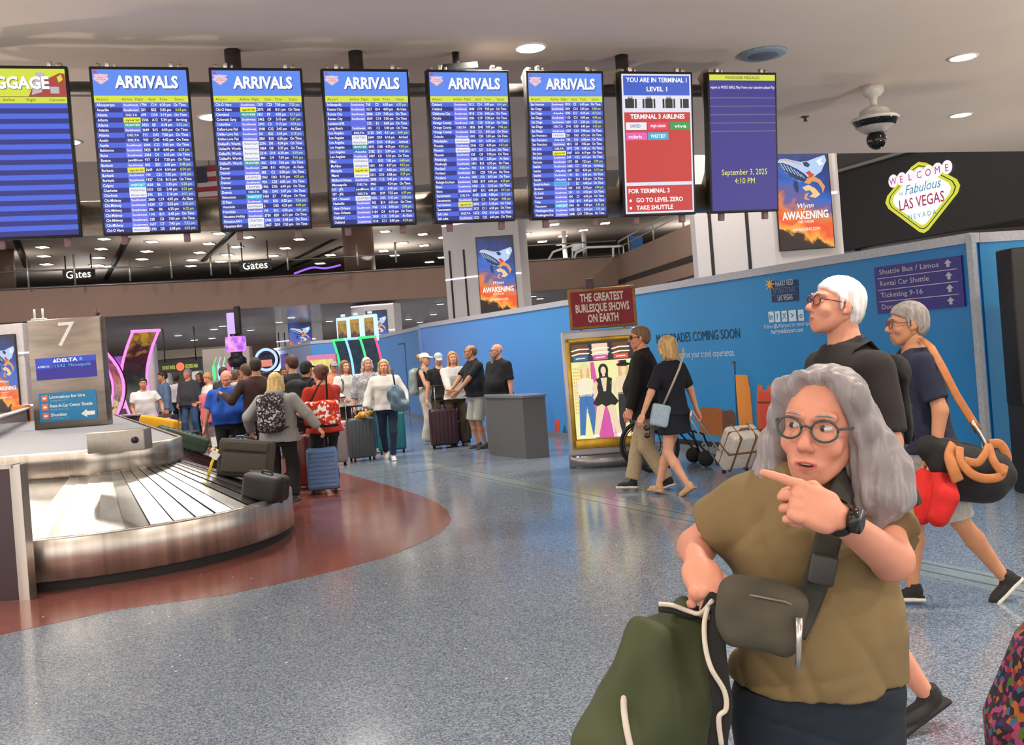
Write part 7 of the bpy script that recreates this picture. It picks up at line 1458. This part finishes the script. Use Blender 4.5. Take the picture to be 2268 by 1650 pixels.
q = Vector((-2.80, 10.06, 0)); bs = suitcase('brown-grey soft suitcase leaning on the carousel with white and yellow tags', (q.x, q.y), 8, .54, .38, .26, '45403a', 'soft', 0, roll=9, tilt=-8, z=slz(q.x, q.y)+.045, wheels=False, rough=.85)
g = MB(); g.tube([(-.27, -.13, .26), (-.31, -.16, .12), (-.33, -.17, -.02)], .016, 6, flat=.2); g.build('yellow_tag', mat('e8cc28', .6), bs)
g = MB(); g.box((-.29, -.17, .2), (.09, .006, .07), rot=Matrix.Rotation(R(30), 3, 'Y')); g.box((-.31, -.16, .33), (.05, .006, .10), rot=Matrix.Rotation(R(-15), 3, 'Y')); g.build('paper_tag', mat('e8e6e2', .6), bs)
q = Vector((-2.50, 9.62, 0)); suitcase('black case with round wheels lying at the carousel bend by the rim', (q.x, q.y), -20, .40, .25, .28, '141415', 'plain', 0, roll=12, z=slz(q.x, q.y)+.01, wheels=False, rough=.5)
# ---- floral bag at the lower right corner
fb = W(2312, 1600, 2.35); t = thing('floral_bag', 'multicoloured floral bag with dark base at the bottom right corner', 'bag', (fb.x, fb.y, 0))
s = SDF(); s.loft([(.30, .0, 0, .10, .10), (.5, .0, 0, .115, .12), (.68, -.0, 0, .128, .13), (.73, .0, 0, .128, .13), (.80, .02, 0, .11, .12), (.92, .04, 0, .085, .09), (.98, .05, 0, .05, .05)], p=2.6)
soft('bag_body', [s.mesh(.012, folds(.003, [(30, 20, 15, 0), (-25, 30, 20, 1)]))], pattern('bright_floral_cloth', [(0, '1a1428'), (.28, '3a1c3a'), (.46, '8c2434'), (.58, 'a03c68'), (.68, '33285c'), (.78, 'a85c28'), (.86, '2c6478'), (.93, '4c6428')], 70, .85), t)
g = MB(); g.rbox((.03, 0, .17), (.26, .22, .34), .04); g.build('base', mat('1c161e', .8), t)
g = MB(); g.tube([(.03, -.06, .93), (.05, -.07, 1.0), (.08, -.05, 1.03), (.1, -.02, .98), (.11, 0, .9)], .014, 8); g.build('handle', mat('241c30', .8), t)
# ------------------------------------------------------------------ light and view
w = bpy.data.worlds.new('hall_light'); bpy.context.scene.world = w; w.use_nodes = True
w.node_tree.nodes['Background'].inputs[0].default_value = (1.0, .9, .82, 1); w.node_tree.nodes['Background'].inputs[1].default_value = 2.4
S = bpy.context.scene
S.view_settings.view_transform = 'Standard'; S.view_settings.look = 'None'; S.view_settings.gamma = 1; S.view_settings.exposure = 0; S.view_settings.use_curve_mapping = False
S.cycles.max_bounces = 6; S.cycles.diffuse_bounces = 3; S.cycles.glossy_bounces = 3; S.cycles.transmission_bounces = 4; S.cycles.transparent_max_bounces = 6
S.cycles.sample_clamp_indirect = 4; S.cycles.caustics_reflective = False; S.cycles.caustics_refractive = False
S.cycles.use_denoising = True

def lamp(name, p, e, size, col=(1, .93, .85)):
    l = bpy.data.lights.new(name, 'AREA'); l.shape = 'DISK'; l.size = size; l.energy = e; l.color = col; l.spread = R(150)
    o = bpy.data.objects.new(name, l); C.objects.link(o); o.location = p; return o
for x in (-10, -3.5, 3, 9.5):
    for y in (15, 19.5): lamp('hall_fill', (x, y, 7.4), 260, .8)  # area lights added out of sight for general brightness in the hall
for x in (-15, -9, -3, 3, 9): l_ = lamp('fascia_fill', (x, 27.5, 7.2), 210, .8); l_.rotation_euler = (R(50), 0, 0)  # unseen tilted lights added to brighten the far balcony fascia
for x, y in ((-3.5, 2.2), (2.2, 3.6), (4.6, 6.2), (0, -2), (4, .5), (-5.5, 6.5), (0, 8.5)): lamp('ceiling_lamp', (x, y, 4.26), 80, .3)
for x in (-16, -11, -6, -1):
    for y in (41.5, 46): lamp('soffit_lamp', (x, y, 3.25), 200, .4)
for x in (-14, -5, 4): lamp('upper_lamp', (x, 47, 7.4), 150, .5)

def fill_uplight(p, e):                                              # unseen upward spots added to brighten the ceiling
    l = bpy.data.lights.new('fill_uplight', 'SPOT'); l.energy = e; l.spot_size = R(165); l.spot_blend = .6; l.shadow_soft_size = .3; l.color = (1, .87, .76)
    o = bpy.data.objects.new('fill_uplight', l); C.objects.link(o); o.location = p; o.rotation_euler = (PI, 0, 0)
for p_, e in (((-8, 1, .4), 2000), ((9, 3, .4), 2700), ((0, -7, .4), 2600), ((9.5, 10, .4), 300), ((-9, 8, .4), 1500), ((7.5, 14, .4), 160), ((4.4, 17, .4), 400), ((-9.3, 13.5, .4), 800)): fill_uplight(p_, e)
for x, y in ((-4.6, 10.6), (-6.3, 9.9), (-5.2, 8.8)): lamp('ceiling_lamp', (x, y, 4.26), 35, .3)  # soft lights added for highlights on the carousel plates
for x in (-22, -14, -6, 2, 10):
    for y in (43, 52): l_ = lamp('upper_fill', (x, y, 5.4), 130, 1.6); l_.rotation_euler = (PI, 0, 0)  # upward fill added to brighten the upper level ceiling
